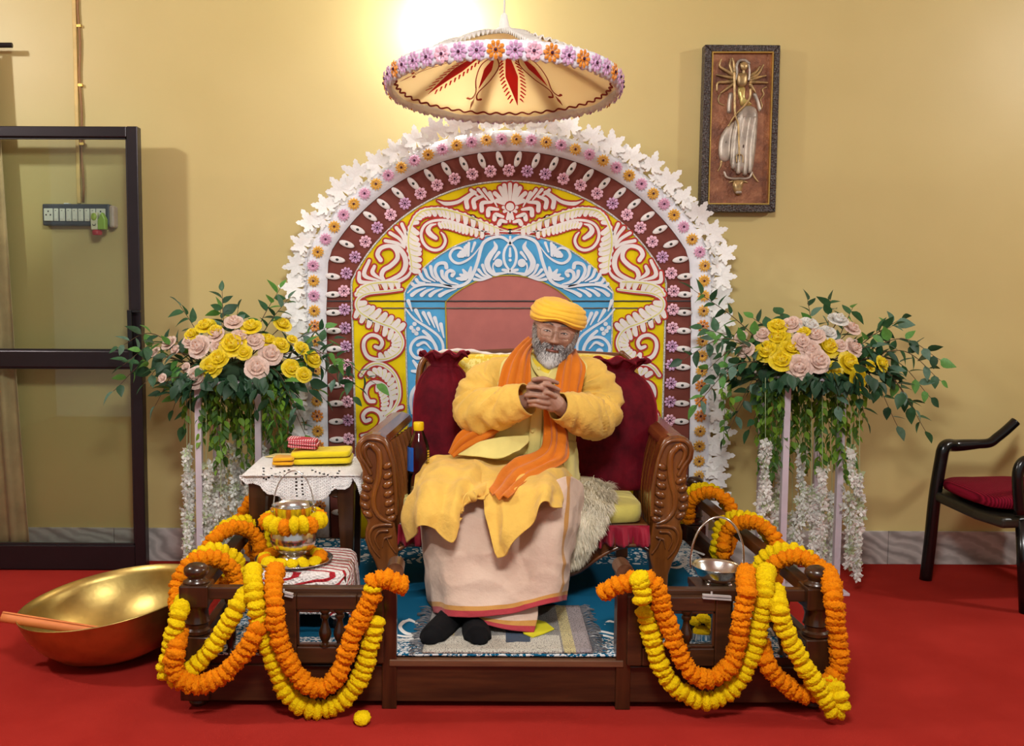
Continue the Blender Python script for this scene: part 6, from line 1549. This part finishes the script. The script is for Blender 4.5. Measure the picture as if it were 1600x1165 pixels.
    # white wisteria strands
    for (px_, y0, y1, w_) in wist:
        Y = Yc_ + random.uniform(-.15, .12); p0 = P(px_, ytop, Y); pa = P(px_, y0, Y); p1 = P(px_ + random.uniform(-5, 5), y1, Y); b = MB()
        b.cur = 1; b.tube([p0, pa, p1], .0014, 4)
        n = int((pa - p1).length / .0042)
        for i in range(n):
            t = i / n; wd = w_ * 1.35 * (.75 + .35 * math.sin(t * 9 + px_)) * (1 if t < .85 else (1 - t) / .15 * .7 + .3); a = random.uniform(0, 2 * PI); c_ = pa.lerp(p1, t) + Vector((math.cos(a) * wd * random.uniform(.2, 1), math.sin(a) * wd * random.uniform(.2, 1), random.uniform(-.005, .005)))
            nr = Vector((math.cos(a), math.sin(a) - .5, random.uniform(-.6, .3))).normalized(); q = nr.to_track_quat('Z', 'Y').to_matrix(); s_ = random.uniform(.013, .021); b.cur = 0 if random.random() < .86 else 1
            for k in range(4):
                aa = PI / 2 * k + a; d1 = q @ Vector((math.cos(aa), math.sin(aa), .35)); d2 = q @ Vector((math.cos(aa + .6), math.sin(aa + .6), .15)); d3 = q @ Vector((math.cos(aa - .6), math.sin(aa - .6), .15))
                b.add([c_, c_ + d3 * s_ * .8, c_ + d1 * s_ * 1.15, c_ + d2 * s_ * .8], [(0, 1, 2), (0, 2, 3)])
        tag(b.build('wisteria_strand', [M['wist'], M['wistg']], AR, smooth=False), kind='stuff')
rosR = [(1165, 546, 11, 'p'), (1157, 525, 9, 'p'), (1192, 522, 11, 'p'), (1237, 506, 12, 'p'), (1253, 533, 12, 'p'), (1273, 523, 13, 'p'), (1266, 545, 13, 'p'), (1278, 563, 16, 'p'), (1249, 574, 16, 'p'), (1332, 512, 11, 'p'), (1313, 539, 9, 'p'), (1335, 542, 13, 'p'),
        (1265, 507, 13, 'w'), (1294, 519, 11, 'w'), (1310, 498, 13, 'w'), (1215, 508, 12, 'y'), (1215, 526, 15, 'y'), (1199, 547, 16, 'y'), (1236, 543, 13, 'y'), (1221, 562, 15, 'y'), (1256, 517, 8, 'y'), (1294, 541, 15, 'y'), (1304, 579, 12, 'y'), (1327, 566, 15, 'y'), (1342, 592, 14, 'y'), (1379, 568, 11, 'y'), (1361, 571, 8, 'y')]
rosL = [(321, 508, 13, 'y'), (299, 521, 9, 'y'), (336, 515, 9, 'y'), (392, 509, 13, 'y'), (442, 506, 12, 'y'), (363, 537, 17, 'y'), (381, 550, 10, 'y'), (341, 559, 13, 'y'), (329, 573, 14, 'y'), (418, 530, 11, 'y'), (440, 538, 11, 'y'), (457, 529, 7, 'y'), (472, 543, 10, 'y'), (489, 560, 12, 'y'), (455, 575, 12, 'y'), (475, 585, 10, 'y'),
        (263, 535, 11, 'p'), (238, 550, 10, 'p'), (273, 546, 7, 'p'), (310, 541, 15, 'p'), (295, 533, 9, 'p'), (337, 522, 11, 'p'), (365, 502, 12, 'p'), (375, 525, 12, 'p'), (398, 532, 12, 'p'), (340, 540, 9, 'p'), (423, 552, 15, 'p'), (401, 574, 15, 'p'), (307, 589, 15, 'p'), (290, 573, 6, 'p'), (253, 590, 6, 'p')]
sprR = [(1084, 453), (1066, 562), (1084, 638), (1133, 682), (1171, 670), (1262, 469), (1298, 468), (1332, 481), (1408, 498), (1393, 510), (1469, 562), (1470, 595), (1454, 621), (1446, 673), (1402, 665), (1416, 621), (1116, 530), (1098, 513), (1177, 497), (1220, 490), (1355, 659), (1110, 600), (1150, 640), (1400, 585), (1430, 640), (1096, 585), (1230, 640), (1310, 640)]
sprL = [(282, 478), (347, 455), (344, 481), (372, 484), (438, 450), (450, 467), (185, 543), (177, 611), (191, 571), (242, 634), (287, 665), (522, 529), (508, 512), (588, 600), (551, 620), (508, 625), (435, 670), (477, 679), (231, 563), (225, 600), (270, 640), (540, 580), (560, 605), (470, 650), (340, 640), (400, 640)]
random.seed(77)
vR = [(x + random.uniform(-5, 5), random.uniform(660, 760)) for x in list(range(1182, 1232, 5)) + list(range(1236, 1330, 6))] + [(x, random.uniform(640, 720)) for x in range(1190, 1330, 9)] + [(1348, 660), (1340, 690), (1130, 690), (1142, 650)]
vL = [(x + random.uniform(-5, 5), random.uniform(650, 750)) for x in list(range(320, 445, 5))] + [(x, random.uniform(640, 720)) for x in range(312, 450, 8)] + [(288, 665), (292, 650), (450, 700)]
wR = [(1196, 690, 850, .022), (1212, 680, 880, .024), (1222, 720, 860, .02), (1252, 700, 820, .014), (1268, 760, 880, .02), (1285, 730, 880, .022), (1300, 770, 900, .024), (1330, 700, 890, .024), (1343, 740, 905, .018), (1250, 800, 880, .022), (1238, 800, 900, .018)]
wL = [(292, 700, 880, .020), (297, 740, 900, .016), (322, 720, 880, .022), (334, 745, 860, .022), (352, 700, 860, .024), (366, 690, 850, .024), (378, 715, 850, .024), (392, 760, 860, .02), (408, 690, 800, .015), (345, 780, 880, .02)]
stand(1262, ((1227, 4.06), (1313, 4.14), (1190, 4.36), (1277, 4.44)), 590, rosR, sprR, vR, wR, ('pearly white square flower stand right of the throne', 'right flower arrangement of roses in yellow, blush and white with hanging vines'), 31, False)
stand(362, ((311, 4.06), (404, 4.14), (338, 4.36), (420, 4.44)), 596, rosL, sprL, vL, wL, ('pearly white square flower stand left of the throne', 'left flower arrangement of yellow and blush roses beside the glass door'), 47, True)
# ------------------------------------------------------------------ side table with crochet cloth
Yt0, Yt1 = 3.56, 3.94
ztab = P(460, 744, Yt0).z; xl_, xr_ = P(384, 745, Yt0).x, P(556, 745, Yt0).x
TB = thing('side_table', 'small dark wooden side table left of the throne under a crochet cloth', 'table', ((xl_ + xr_) / 2, (Yt0 + Yt1) / 2, DK))
MB().box(xl_, xr_, Yt0, Yt1, ztab - .022, ztab).build('table_top', M['dwood'], TB, smooth=False, bevel=.004)
za0 = P(460, 776, Yt0).z
MB().box(xl_ + .03, xr_ - .03, Yt0 + .012, Yt0 + .03, za0, ztab - .022).box(xl_ + .012, xl_ + .03, Yt0 + .03, Yt1 - .03, za0, ztab - .022).box(xr_ - .03, xr_ - .012, Yt0 + .03, Yt1 - .03, za0, ztab - .022).box(xl_ + .03, xr_ - .03, Yt1 - .03, Yt1 - .012, za0, ztab - .022).build('table_apron', M['dwood'], TB, smooth=False)
for x, sx in ((xl_, 1), (xr_, -1)):
    for y, sy in ((Yt0, 1), (Yt1, -1)):
        b = MB(); w0, w1 = .062, .036; y_ = y + sy * .008; x_ = x + sx * .008
        q = [(x_, y_), (x_ + sx * w0, y_), (x_ + sx * w0, y_ + sy * w0), (x_, y_ + sy * w0)]; k_ = [(x_ + sx * .008, y_ + sy * .008), (x_ + sx * (.008 + w1), y_ + sy * .008), (x_ + sx * (.008 + w1), y_ + sy * (.008 + w1)), (x_ + sx * .008, y_ + sy * (.008 + w1))]
        z2 = ztab - .022
        b.add([(a, c, z2) for a, c in q] + [(a, c, z2 - .06) for a, c in q] + [(a, c, DK + .008) for a, c in k_], [(0, 1, 2, 3)] + [(i, i + 4, (i + 1) % 4 + 4, (i + 1) % 4) for i in range(4)] + [(i + 4, i + 8, (i + 1) % 4 + 8, (i + 1) % 4 + 4) for i in range(4)] + [(8, 9, 10, 11)])
        b.build('leg', M['dwoodZ'], TB, smooth=False, bevel=.003, fix=True)
CL = thing('crochet_cloth', 'white scalloped crochet cloth draped over the side table', 'tablecloth', ((xl_ + xr_) / 2, (Yt0 + Yt1) / 2, ztab))
croc = NT('crochet'); co = croc.coord('Object'); croc.base(croc.ramp(croc.noise(co, 30), [(.3, (240, 238, 236)), (.7, (252, 250, 249))])); croc.set(Roughness=.9); vz = croc.n('ShaderNodeTexVoronoi'); vz.inputs['Scale'].default_value = 230; croc.l(co, vz.inputs['Vector']); croc.bump(vz.outputs['Distance'], .9, .004)
def c8(x, y): return (360 + x / 7.28, 670 + y / 7.28)
hem = [(100, 560), (180, 628), (255, 618), (330, 642), (375, 700), (425, 742), (500, 752), (560, 770), (600, 820), (650, 852), (690, 880), (740, 888), (790, 878), (832, 850), (880, 815), (960, 812), (1030, 812), (1110, 770), (1150, 705), (1190, 680), (1250, 690), (1300, 690), (1350, 665), (1375, 630), (1390, 560), (1440, 640), (1482, 780), (1500, 780)]
hemx = [c8(*q)[0] for q in hem]; hemy = [c8(*q)[1] for q in hem]
holes = [c8(*q) for q in ((380, 480), (378, 520), (382, 560), (405, 575), (436, 553), (472, 530), (514, 512), (563, 494), (615, 478), (665, 466), (745, 510), (748, 565), (750, 605), (750, 645), (750, 685), (752, 727), (758, 762), (820, 505), (812, 548), (812, 592), (815, 632), (820, 670), (820, 708), (826, 744), (972, 487), (1015, 500), (1065, 513), (1108, 522), (1152, 542), (1192, 557), (1215, 545), (1222, 505), (1240, 478), (935, 470), (465, 450), (378, 448))]
small = []
random.seed(6)
for k in range(9):
    for j in range(30):
        x = 470 + j * 24; s_ = abs(x - 785); y = 560 + k * 34 - (s_ * .42) * (1 if True else 0) + 60
        if 745 - 30 < x < 830 + 20 or y < 500 or y > 790: continue
        small.append(c8(x, y))
for j in range(len(hem) - 1):
    for t in (.2, .5, .8): small.append(c8(hem[j][0] + (hem[j + 1][0] - hem[j][0]) * t, hem[j][1] + (hem[j + 1][1] - hem[j][1]) * t - 34))
Hs = {}
def occupied(x, y):
    for (hx, hy) in holes:
        if abs(x - hx) < 1.5 and abs(y - hy) < 1.15: return True
    for (hx, hy) in small:
        if abs(x - hx) < .5 and abs(y - hy) < .45: return True
    return False
cell = .9; y_fold = P(460, 0, 0) if False else None
b = MB(); vid = {}
zc = ztab + .004
ytopL = 744.0
def drape_pt(px_, py_):
    p = P(px_, 744, Yt0 - .006); x = p.x
    if py_ <= 744: return None
    q = P(px_, py_, Yt0 - .008 - .012 * min(1, (py_ - 744) / 30) - .004 * math.sin(px_ * .35)); return q
NXc = int((568 - 374) / cell); NYc = int((794 - 742) / cell)
for i in range(NXc):
    for j in range(NYc):
        xc, yc = 374 + (i + .5) * cell, 742 + (j + .5) * cell
        if yc > np.interp(xc, hemx, hemy) or occupied(xc, yc): continue
        ids = []
        for di, dj in ((0, 0), (1, 0), (1, 1), (0, 1)):
            k = (i + di, j + dj)
            if k not in vid:
                xx, yy = 374 + k[0] * cell, 742 + k[1] * cell
                vid[k] = len(b.v); b.v.append(P(xx, yy, Yt0 - .006 - .014 * min(1, max(0, yy - 744) / 30) - .003 * math.sin(xx * .35) * min(1, max(0, yy - 742) / 20)) + Vector((0, 0, 0)))
            ids.append(vid[k])
        b.f.append(tuple(ids)); b.mi.append(0)
b.uv = [(0, 0)] * len(b.v)
b.build('front_drape', croc.m, CL, solid=.002)
# top sheet, seen from the front: holes continue on it in the same design
b = MB(); vid = {}; zt2 = P(460, 742, Yt0 - .006).z
cell = .9; ny0 = 705
for i in range(NXc):
    for j in range(int((742.9 - ny0) / .6)):
        xc, yc = 374 + (i + .5) * cell, 743 - (j + .5) * .6
        p = PZ(xc, yc, zt2)
        if p.y > Yt1 + .03 or p.x < xl_ - .012 or p.x > xr_ + .02 or occupied(xc, yc): continue
        ids = []
        for di, dj in ((0, 0), (0, 1), (1, 1), (1, 0)):
            k = (i + di, j + dj)
            if k not in vid: vid[k] = len(b.v); q = PZ(374 + k[0] * cell, 743 - k[1] * .6, zt2); b.v.append(q + Vector((0, 0, .0015 * noise.noise(q * 30))))
            ids.append(vid[k])
        b.f.append(tuple(ids)); b.mi.append(0)
b.uv = [(0, 0)] * len(b.v); b.build('top_sheet', croc.m, CL, solid=.002)
for sx, x in ((-1, xl_ - .012), (1, xr_ + .014)):
    G = []
    for i in range(8):
        row = []
        for j in range(50):
            y = Yt0 + (Yt1 - Yt0) * j / 49; dp = .035 + .02 * abs(math.sin(j * .22)) + (.03 if 15 < j < 35 else 0); row.append(Vector((x + sx * .006 * math.sin(i / 7 * PI / 2) + .004 * math.sin(j * .5) * i / 7, y, zt2 - dp * i / 7)))
        G.append(row)
    b = MB(); b.grid(G); b.build('side_drape', croc.m, CL, solid=.002)
# things on the table
def slab(outl, z0, h_, m, par, name, bev=.006, dz=None):
    b = MB(); b.prism([PZ(x, y, z0) for x, y in outl], (0, 0, h_)); return b.build(name, m, par, smooth=False, fix=True, bevel=bev)
zt = zt2 + .004
E_ = thing('envelope', 'thin cream envelope lying under the folded cloths on the side table', 'envelope', PZ(470, 713, zt))
slab([(414, 714), (430, 709), (548, 709), (535, 715), (510, 717.5), (470, 716)], zt, .003, mat('cream_paper', (240, 220, 150), .8), E_, 'paper', .0006)
def folded(name, label, cat, px0, px1, py0, py1, Y, m, seed, depth=.16, layers=3, tilt=0, zb=None):
    """a soft folded cloth: rounded stack of layers; box in px at depth Y"""
    a = P(px0, py1, Y); c = P(px1, py0, Y); z0 = zb if zb is not None else a.z; h_ = c.z - a.z; o = thing(name, label, cat, ((a.x + c.x) / 2, Y + depth / 2, z0))
    for k in range(layers):
        zl = z0 + h_ * k / layers; hh = h_ / layers * .97; w_ = (c.x - a.x) / 2
        pillow((a.x + c.x) / 2 + random.uniform(-.003, .003), Y + depth / 2 + random.uniform(-.004, .004), zl + hh / 2, w_ * random.uniform(.96, 1), depth / 2, hh / 2, .32, 40, 10, 0, lambda p, k=k: Vector((.002 * noise.noise(p * 20), 0, tilt * p.x + .004 * noise.noise(p * 14 + Vector((seed, k, 0))) * (1 if k == layers - 1 else .3)))).build('fold', m, o)
    return o
random.seed(12)
yc_ = cloth('bright_yellow_cloth', (244, 218, 30), .8, .06, 700, .15, .2, .4)
folded('folded_cloth', 'bright yellow folded cloth on the side table', 'cloth', 452, 549, 690.5, 712, 3.72, yc_, 3, .15, 2, .03, zt + .004)
folded('folded_scarf', 'orange yellow folded strip of cloth at the left end of the yellow cloth', 'cloth', 424, 458, 701, 713, 3.70, cloth('amber_cloth', (238, 172, 20), .8, .1), 5, .10, 2, 0, zt + .004)
rwm = NT('red_check'); co = rwm.coord('Object'); sp_ = rwm.n('ShaderNodeSeparateXYZ'); rwm.l(co, sp_.inputs[0]); st_ = rwm.math('GREATER_THAN', rwm.math('SINE', rwm.math('MULTIPLY', sp_.outputs[0], 700)), .25); st2 = rwm.math('GREATER_THAN', rwm.math('SINE', rwm.math('MULTIPLY', sp_.outputs[2], 900)), -.2)
rwm.base(rwm.mix(rwm.math('MULTIPLY', st_, st2), (190, 60, 72), (236, 206, 206))); rwm.set(Roughness=.85)
zz_ = P(480, 701, 3.74).z
folded('checked_cloth', 'small red and white checked folded cloth on top of the yellow cloth', 'cloth', 448, 496, 686.5, 701, 3.735, rwm.m, 7, .09, 3, -.08, zz_)

# ------------------------------------------------------------------ low stool with red and white knitted cover, plate, pot
zst = P(470, 898, 3.12).z
knit = NT('knit_red_white'); co = knit.coord('Object'); wv = knit.n('ShaderNodeTexWave', wave_type='BANDS', bands_direction='Y'); wv.inputs['Scale'].default_value = 15; wv.inputs['Distortion'].default_value = 2.2; wv.inputs['Detail'].default_value = 1
mp_ = knit.n('ShaderNodeMapping'); mp_.inputs['Scale'].default_value = (1, 1, 1); mp_.inputs['Rotation'].default_value = (.9, 0, .15); knit.l(co, mp_.inputs[0]); knit.l(mp_.outputs[0], wv.inputs[0])
vk = knit.n('ShaderNodeTexVoronoi'); vk.inputs['Scale'].default_value = 120; knit.l(co, vk.inputs['Vector'])
knit.base(knit.ramp(wv.outputs['Fac'], [(0, (172, 20, 34)), (.17, (180, 28, 40)), (.22, (236, 226, 222)), (1, (240, 232, 228))])); knit.set(Roughness=.95); knit.bump(vk.outputs['Distance'], 1.0, .008)
SO = thing('covered_stool', 'low stool under a knitted red and white zigzag cover at the left', 'stool', (P(470, 900, 3.25).x, 3.28, DK))
x0, x1 = P(398, 900, 3.12).x, P(545, 900, 3.12).x
for x in (x0 + .04, x1 - .04):
    for y in (3.12 + .04, 3.46 - .04): MB().box(x - .015, x + .015, y - .015, y + .015, DK + .008, zst - .03).build('leg', M['dwoodZ'], SO, smooth=False)
MB().box(x0 + .01, x1 - .01, 3.13, 3.45, zst - .03, zst - .008).build('seat_board', M['dwood'], SO, smooth=False)
b = MB(); rows = []; ol = []
for (hx, hy, cx_, cy_) in (((x1 - x0) / 2, .17, (x0 + x1) / 2, 3.285),):
    for (sc_, z) in ((.02, zst + .006), (.5, zst + .006), (.93, zst + .004), (1.0, zst - .006), (1.03, zst - .05), (1.06, zst - .10), (1.08, zst - .135)):
        row = []
        for j in range(121):
            a = 2 * PI * j / 120; ca, sa = math.cos(a), math.sin(a); e = .35
            w_ = 1 + (.02 * math.sin(j * .9) if z < zst - .02 else 0)
            row.append(Vector((cx_ + math.copysign(abs(ca) ** e, ca) * hx * sc_ * w_, cy_ + math.copysign(abs(sa) ** e, sa) * hy * sc_ * w_, z + (.012 * math.sin(j * .5) if z < zst - .12 else 0))))
        rows.append(row)
b.grid(rows); b.build('knitted_cover', knit.m, SO, solid=.006)
PLc = P(459, 884, 3.245); PLc.z = zst + .012
PL = thing('silver_plate', 'round silver plate with marigolds on the knitted stool', 'plate', PLc)
b = MB(); b.lathe([(.001, .0), (.10, .0), (.118, .004), (.130, .010), (.132, .0125), (.128, .012), (.116, .007), (.1, .0035), (.001, .003)], PLc, 64, caps=False); b.build('plate_disc', M['silver'], PL, fix=True)
pc0 = PLc + Vector((0, .0, .0035)); kz = .191
PO = thing('silver_pot', 'silver footed pot with bail handle and marigold ring, on the plate', 'pot', pc0)
prof = [(.001, 0), (.044, 0), (.047, .004), (.040, .012), (.034, .018), (.036, .024), (.056, .034), (.070, .050), (.077, .070), (.077, .088), (.070, .106), (.061, .122), (.059, .14), (.063, .165), (.070, .186), (.072, .190), (.069, .191), (.060, .170), (.056, .142), (.058, .122), (.067, .104), (.072, .08), (.05, .04), (.001, .034)]
b = MB(); b.lathe(prof, pc0, 56, caps=False); b.build('pot_body', M['silver'], PO, fix=True)
b = MB(); hpts = [pc0 + Vector((math.cos(t) * .068 * (1.0 if math.sin(t) < .6 else 1), .02 * math.sin(t), .165 + .135 * math.sin(t) ** .9)) for t in np.linspace(.02, PI - .02, 40)]
b.tube(hpts, .0024, 10); b.build('bail_handle', M['silver'], PO)
b = MB()
for sx in (-1, 1): b.tube([pc0 + Vector((sx * .070 + .006 * math.cos(t), 0, .172 + .008 * math.sin(t))) for t in np.linspace(0, 2 * PI, 17)[:-1]], .002, 6, closed=True)
b.build('handle_loop', M['silver'], PO)
ringp = [pc0 + Vector((math.cos(t) * .087, math.sin(t) * .087, .137 - .004 * math.sin(t))) for t in np.linspace(0, 2 * PI, 60)]
random.seed(15); q_ = [0]
g = thing('marigold_garland', 'ring of yellow and orange marigolds round the neck of the silver pot', 'garland', ringp[0])
MB().tube(ringp[:-1], .0018, 5, closed=True).build('string', M['cord'], g)
for i in range(18):
    t = 2 * PI * i / 18; p = pc0 + Vector((math.cos(t) * .087, math.sin(t) * .087, .137 + random.gauss(0, .003))); flower_at(MO if i % 3 == 1 else MY, 'marigold', g, p, (-math.sin(t), math.cos(t), random.gauss(0, .1)), .0285, .1)
random.seed(18)
for i in range(15):
    t = 2 * PI * i / 15 + .2
    if 1.2 < t % (2 * PI) < 1.8: continue
    r_ = random.uniform(.086, .108); c = 'y' if i % 2 or i in (10, 11, 12) else 'o'; p = pc0 + Vector((math.cos(t) * r_, math.sin(t) * r_, .013))
    head('loose %s marigold lying on the silver plate round the foot of the pot' % ('yellow' if c == 'y' else 'orange'), p, c, random.uniform(.021, .026), 'loose %s marigolds on the silver plate' % ('yellow' if c == 'y' else 'orange'))

# ------------------------------------------------------------------ silver basket bowl on the right
Yb = 3.13; kk = P(1120, 912, Yb)
ST2 = thing('low_stool', 'low dark stool under the silver basket behind the right railing', 'stool', (kk.x, Yb + .03, DK))
zs2 = kk.z
MB().box(kk.x - .075, kk.x + .075, Yb - .065, Yb + .085, zs2 - .022, zs2).build('seat_board', M['dwood'], ST2, smooth=False, bevel=.003)
for sx in (-.06, .06):
    for sy in (-.05, .07): MB().box(kk.x + sx - .012, kk.x + sx + .012, Yb + sy - .012, Yb + sy + .012, DK + .008, zs2 - .022).build('leg', M['dwoodZ'], ST2, smooth=False)
SB = thing('silver_basket', 'shallow silver bowl basket with tall arched handle behind the right railing', 'basket', kk)
c0 = Vector((kk.x, Yb, zs2 + .010)); Tl = Matrix.Rotation(math.radians(2), 4, 'Y')
b = MB(); b.lathe([(.001, 0), (.035, 0), (.055, .008), (.070, .022), (.080, .042), (.0845, .050), (.0850, .0515), (.0835, .0515), (.0785, .043), (.068, .0235), (.053, .010), (.034, .003), (.001, .003)], c0, 56, M=Tl, caps=False); b.build('bowl_shell', M['silver'], SB, fix=True)
for t in (.8, 2.3, 3.9, 5.4): MB().ball(c0 + Vector((math.cos(t) * .05, math.sin(t) * .05, -.003)), .0075, n=10, m=6).build('ball_foot', M['silver'], SB)
hp_ = cr3([c0 + Vector(q) for q in ((-.086, 0, .040), (-.087, 0, .075), (-.080, 0, .125), (-.058, 0, .175), (-.02, 0, .207), (.02, 0, .208), (.056, 0, .178), (.078, 0, .13), (.084, 0, .085), (.084, 0, .045))], 50)
b = MB(); b.tube(hp_, .0036, 12); b.build('arched_handle', M['silver'], SB)
DS = thing('small_dish', 'small silver dish of yellow marigolds seen through the right panel opening', 'dish', PZ(1097, 1000, DK + .008))
dc = P(1097, 994, 3.05); dc.z = DK + .009
MB().lathe([(.001, 0), (.03, 0), (.046, .014), (.056, .036), (.058, .037), (.054, .036), (.044, .016), (.001, .006)], dc, 32, caps=False).build('dish_shell', M['silver'], DS, fix=True)
random.seed(22)
for (x, y, r_) in ((1085, 970, .022), (1100, 966, .024), (1112, 974, .022), (1096, 985, .026)):
    head('yellow marigold heaped in the small dish behind the right panel', P(x, y, 3.06), 'y', r_, 'marigolds in the small dish')

# ------------------------------------------------------------------ black plastic armchair at the right edge (crop [1340,640] scale 3.883)
def pk(x, y, Y): return P(1340 + x / 3.883, 640 + y / 3.883, Y)
CH_ = thing('plastic_armchair', 'black plastic armchair at the right edge near the wall', 'chair', (pk(900, 900, 4.2).x, 4.2, 0))
def barprof(pts, rx, ry, name):
    b = MB(); p3 = cr3(pts, 12 * len(pts)); b.tube(p3, rx, 16, flat=ry / rx); return b.build(name, M['black'], CH_)
Yf = 4.14; zfl = 0
ft = PZ(1340 + 412 / 3.883, 640 + 1030 / 3.883, 0)
Yf = ft.y
legf = [ft, pk(440, 800, Yf), pk(470, 520, Yf), pk(505, 310, Yf), pk(520, 240, Yf), pk(545, 215, Yf + .01), pk(600, 216, Yf + .02), pk(720, 208, Yf + .01), pk(800, 200, Yf), pk(850, 165, Yf), pk(900, 125, Yf), pk(960, 70, Yf)]
b = MB(); p3 = cr3(legf, 110); rr = np.interp(np.linspace(0, 1, 110), [0, .35, .5, .58, .65, 1], [.026, .027, .028, .026, .021, .021]); b.tube(p3, list(rr), 18); b.build('front_leg_and_arm', M['black'], CH_)
xs_ = pk(470, 520, Yf).x; zseat = pk(480, 490, Yf).z
# seat shell, far side and back of the chair continue beyond the frame
b = MB(); b.prism([Vector((xs_ - .012, Yf - .01, zseat)), pk(700, 600, Yf - .28), pk(880, 655, Yf - .48), Vector((xs_ + .62, Yf - .42, zseat - .01)), Vector((xs_ + .62, Yf + .08, zseat)), Vector((xs_ + .05, Yf + .06, zseat))], (0, 0, -.045)); b.build('seat', mat('seat_olive_black', (40, 38, 30), .35), CH_, smooth=False, bevel=.015, fix=True, segs=4)
for (x, y) in ((xs_ + .12, Yf - .46), (xs_ + .58, Yf - .38), (xs_ + .58, Yf + .06)):
    MB().tube([Vector((x + .03, y, .0)), Vector((x, y, zseat - .02))], [.024, .028], 16).build('leg', M['black'], CH_)
b = MB(); xe = xs_ + .60
b.grid([[Vector((xe + .06 * t + .02 * math.cos((u - .5) * 3), Yf + .08 - .52 * u, zseat + .02 + .42 * t)) for u in np.linspace(0, 1, 12)] for t in np.linspace(0, 1, 10)]); b.build('backrest', M['black'], CH_, solid=.02)
b = MB(); b.tube(cr3([Vector((xs_ + .10, Yf - .47, zseat)), Vector((xs_ + .09, Yf - .47, zseat + .19)), Vector((xs_ + .2, Yf - .46, zseat + .225)), Vector((xs_ + .5, Yf - .42, zseat + .25)), Vector((xs_ + .63, Yf - .4, zseat + .33))], 40), .021, 14); b.build('arm', M['black'], CH_)
CC = thing('chair_cushion', 'ribbed crimson cushion on the black plastic armchair', 'cushion', (xs_ + .3, Yf - .15, zseat))
rib = NT('ribbed_crimson'); co = rib.coord('Object'); wv = rib.n('ShaderNodeTexWave', wave_type='BANDS', bands_direction='X'); wv.inputs['Scale'].default_value = 34; rib.l(co, wv.inputs[0]); rib.base(rib.ramp(wv.outputs['Fac'], [(0, (92, 8, 26)), (1, (136, 18, 44))])); rib.set(Roughness=.8); rib.b.inputs['Specular IOR Level'].default_value = .1; rib.bump(wv.outputs['Fac'], .5, .006)
pillow(xs_ + .31, Yf - .19, zseat + .032, .30, .25, .036, .45, 60, 16, 0, lambda p: Vector((-.10 * (p.y + .25) * 0, 0, .006 * noise.noise(p * 8)))).build('cushion_body', rib.m, CC)
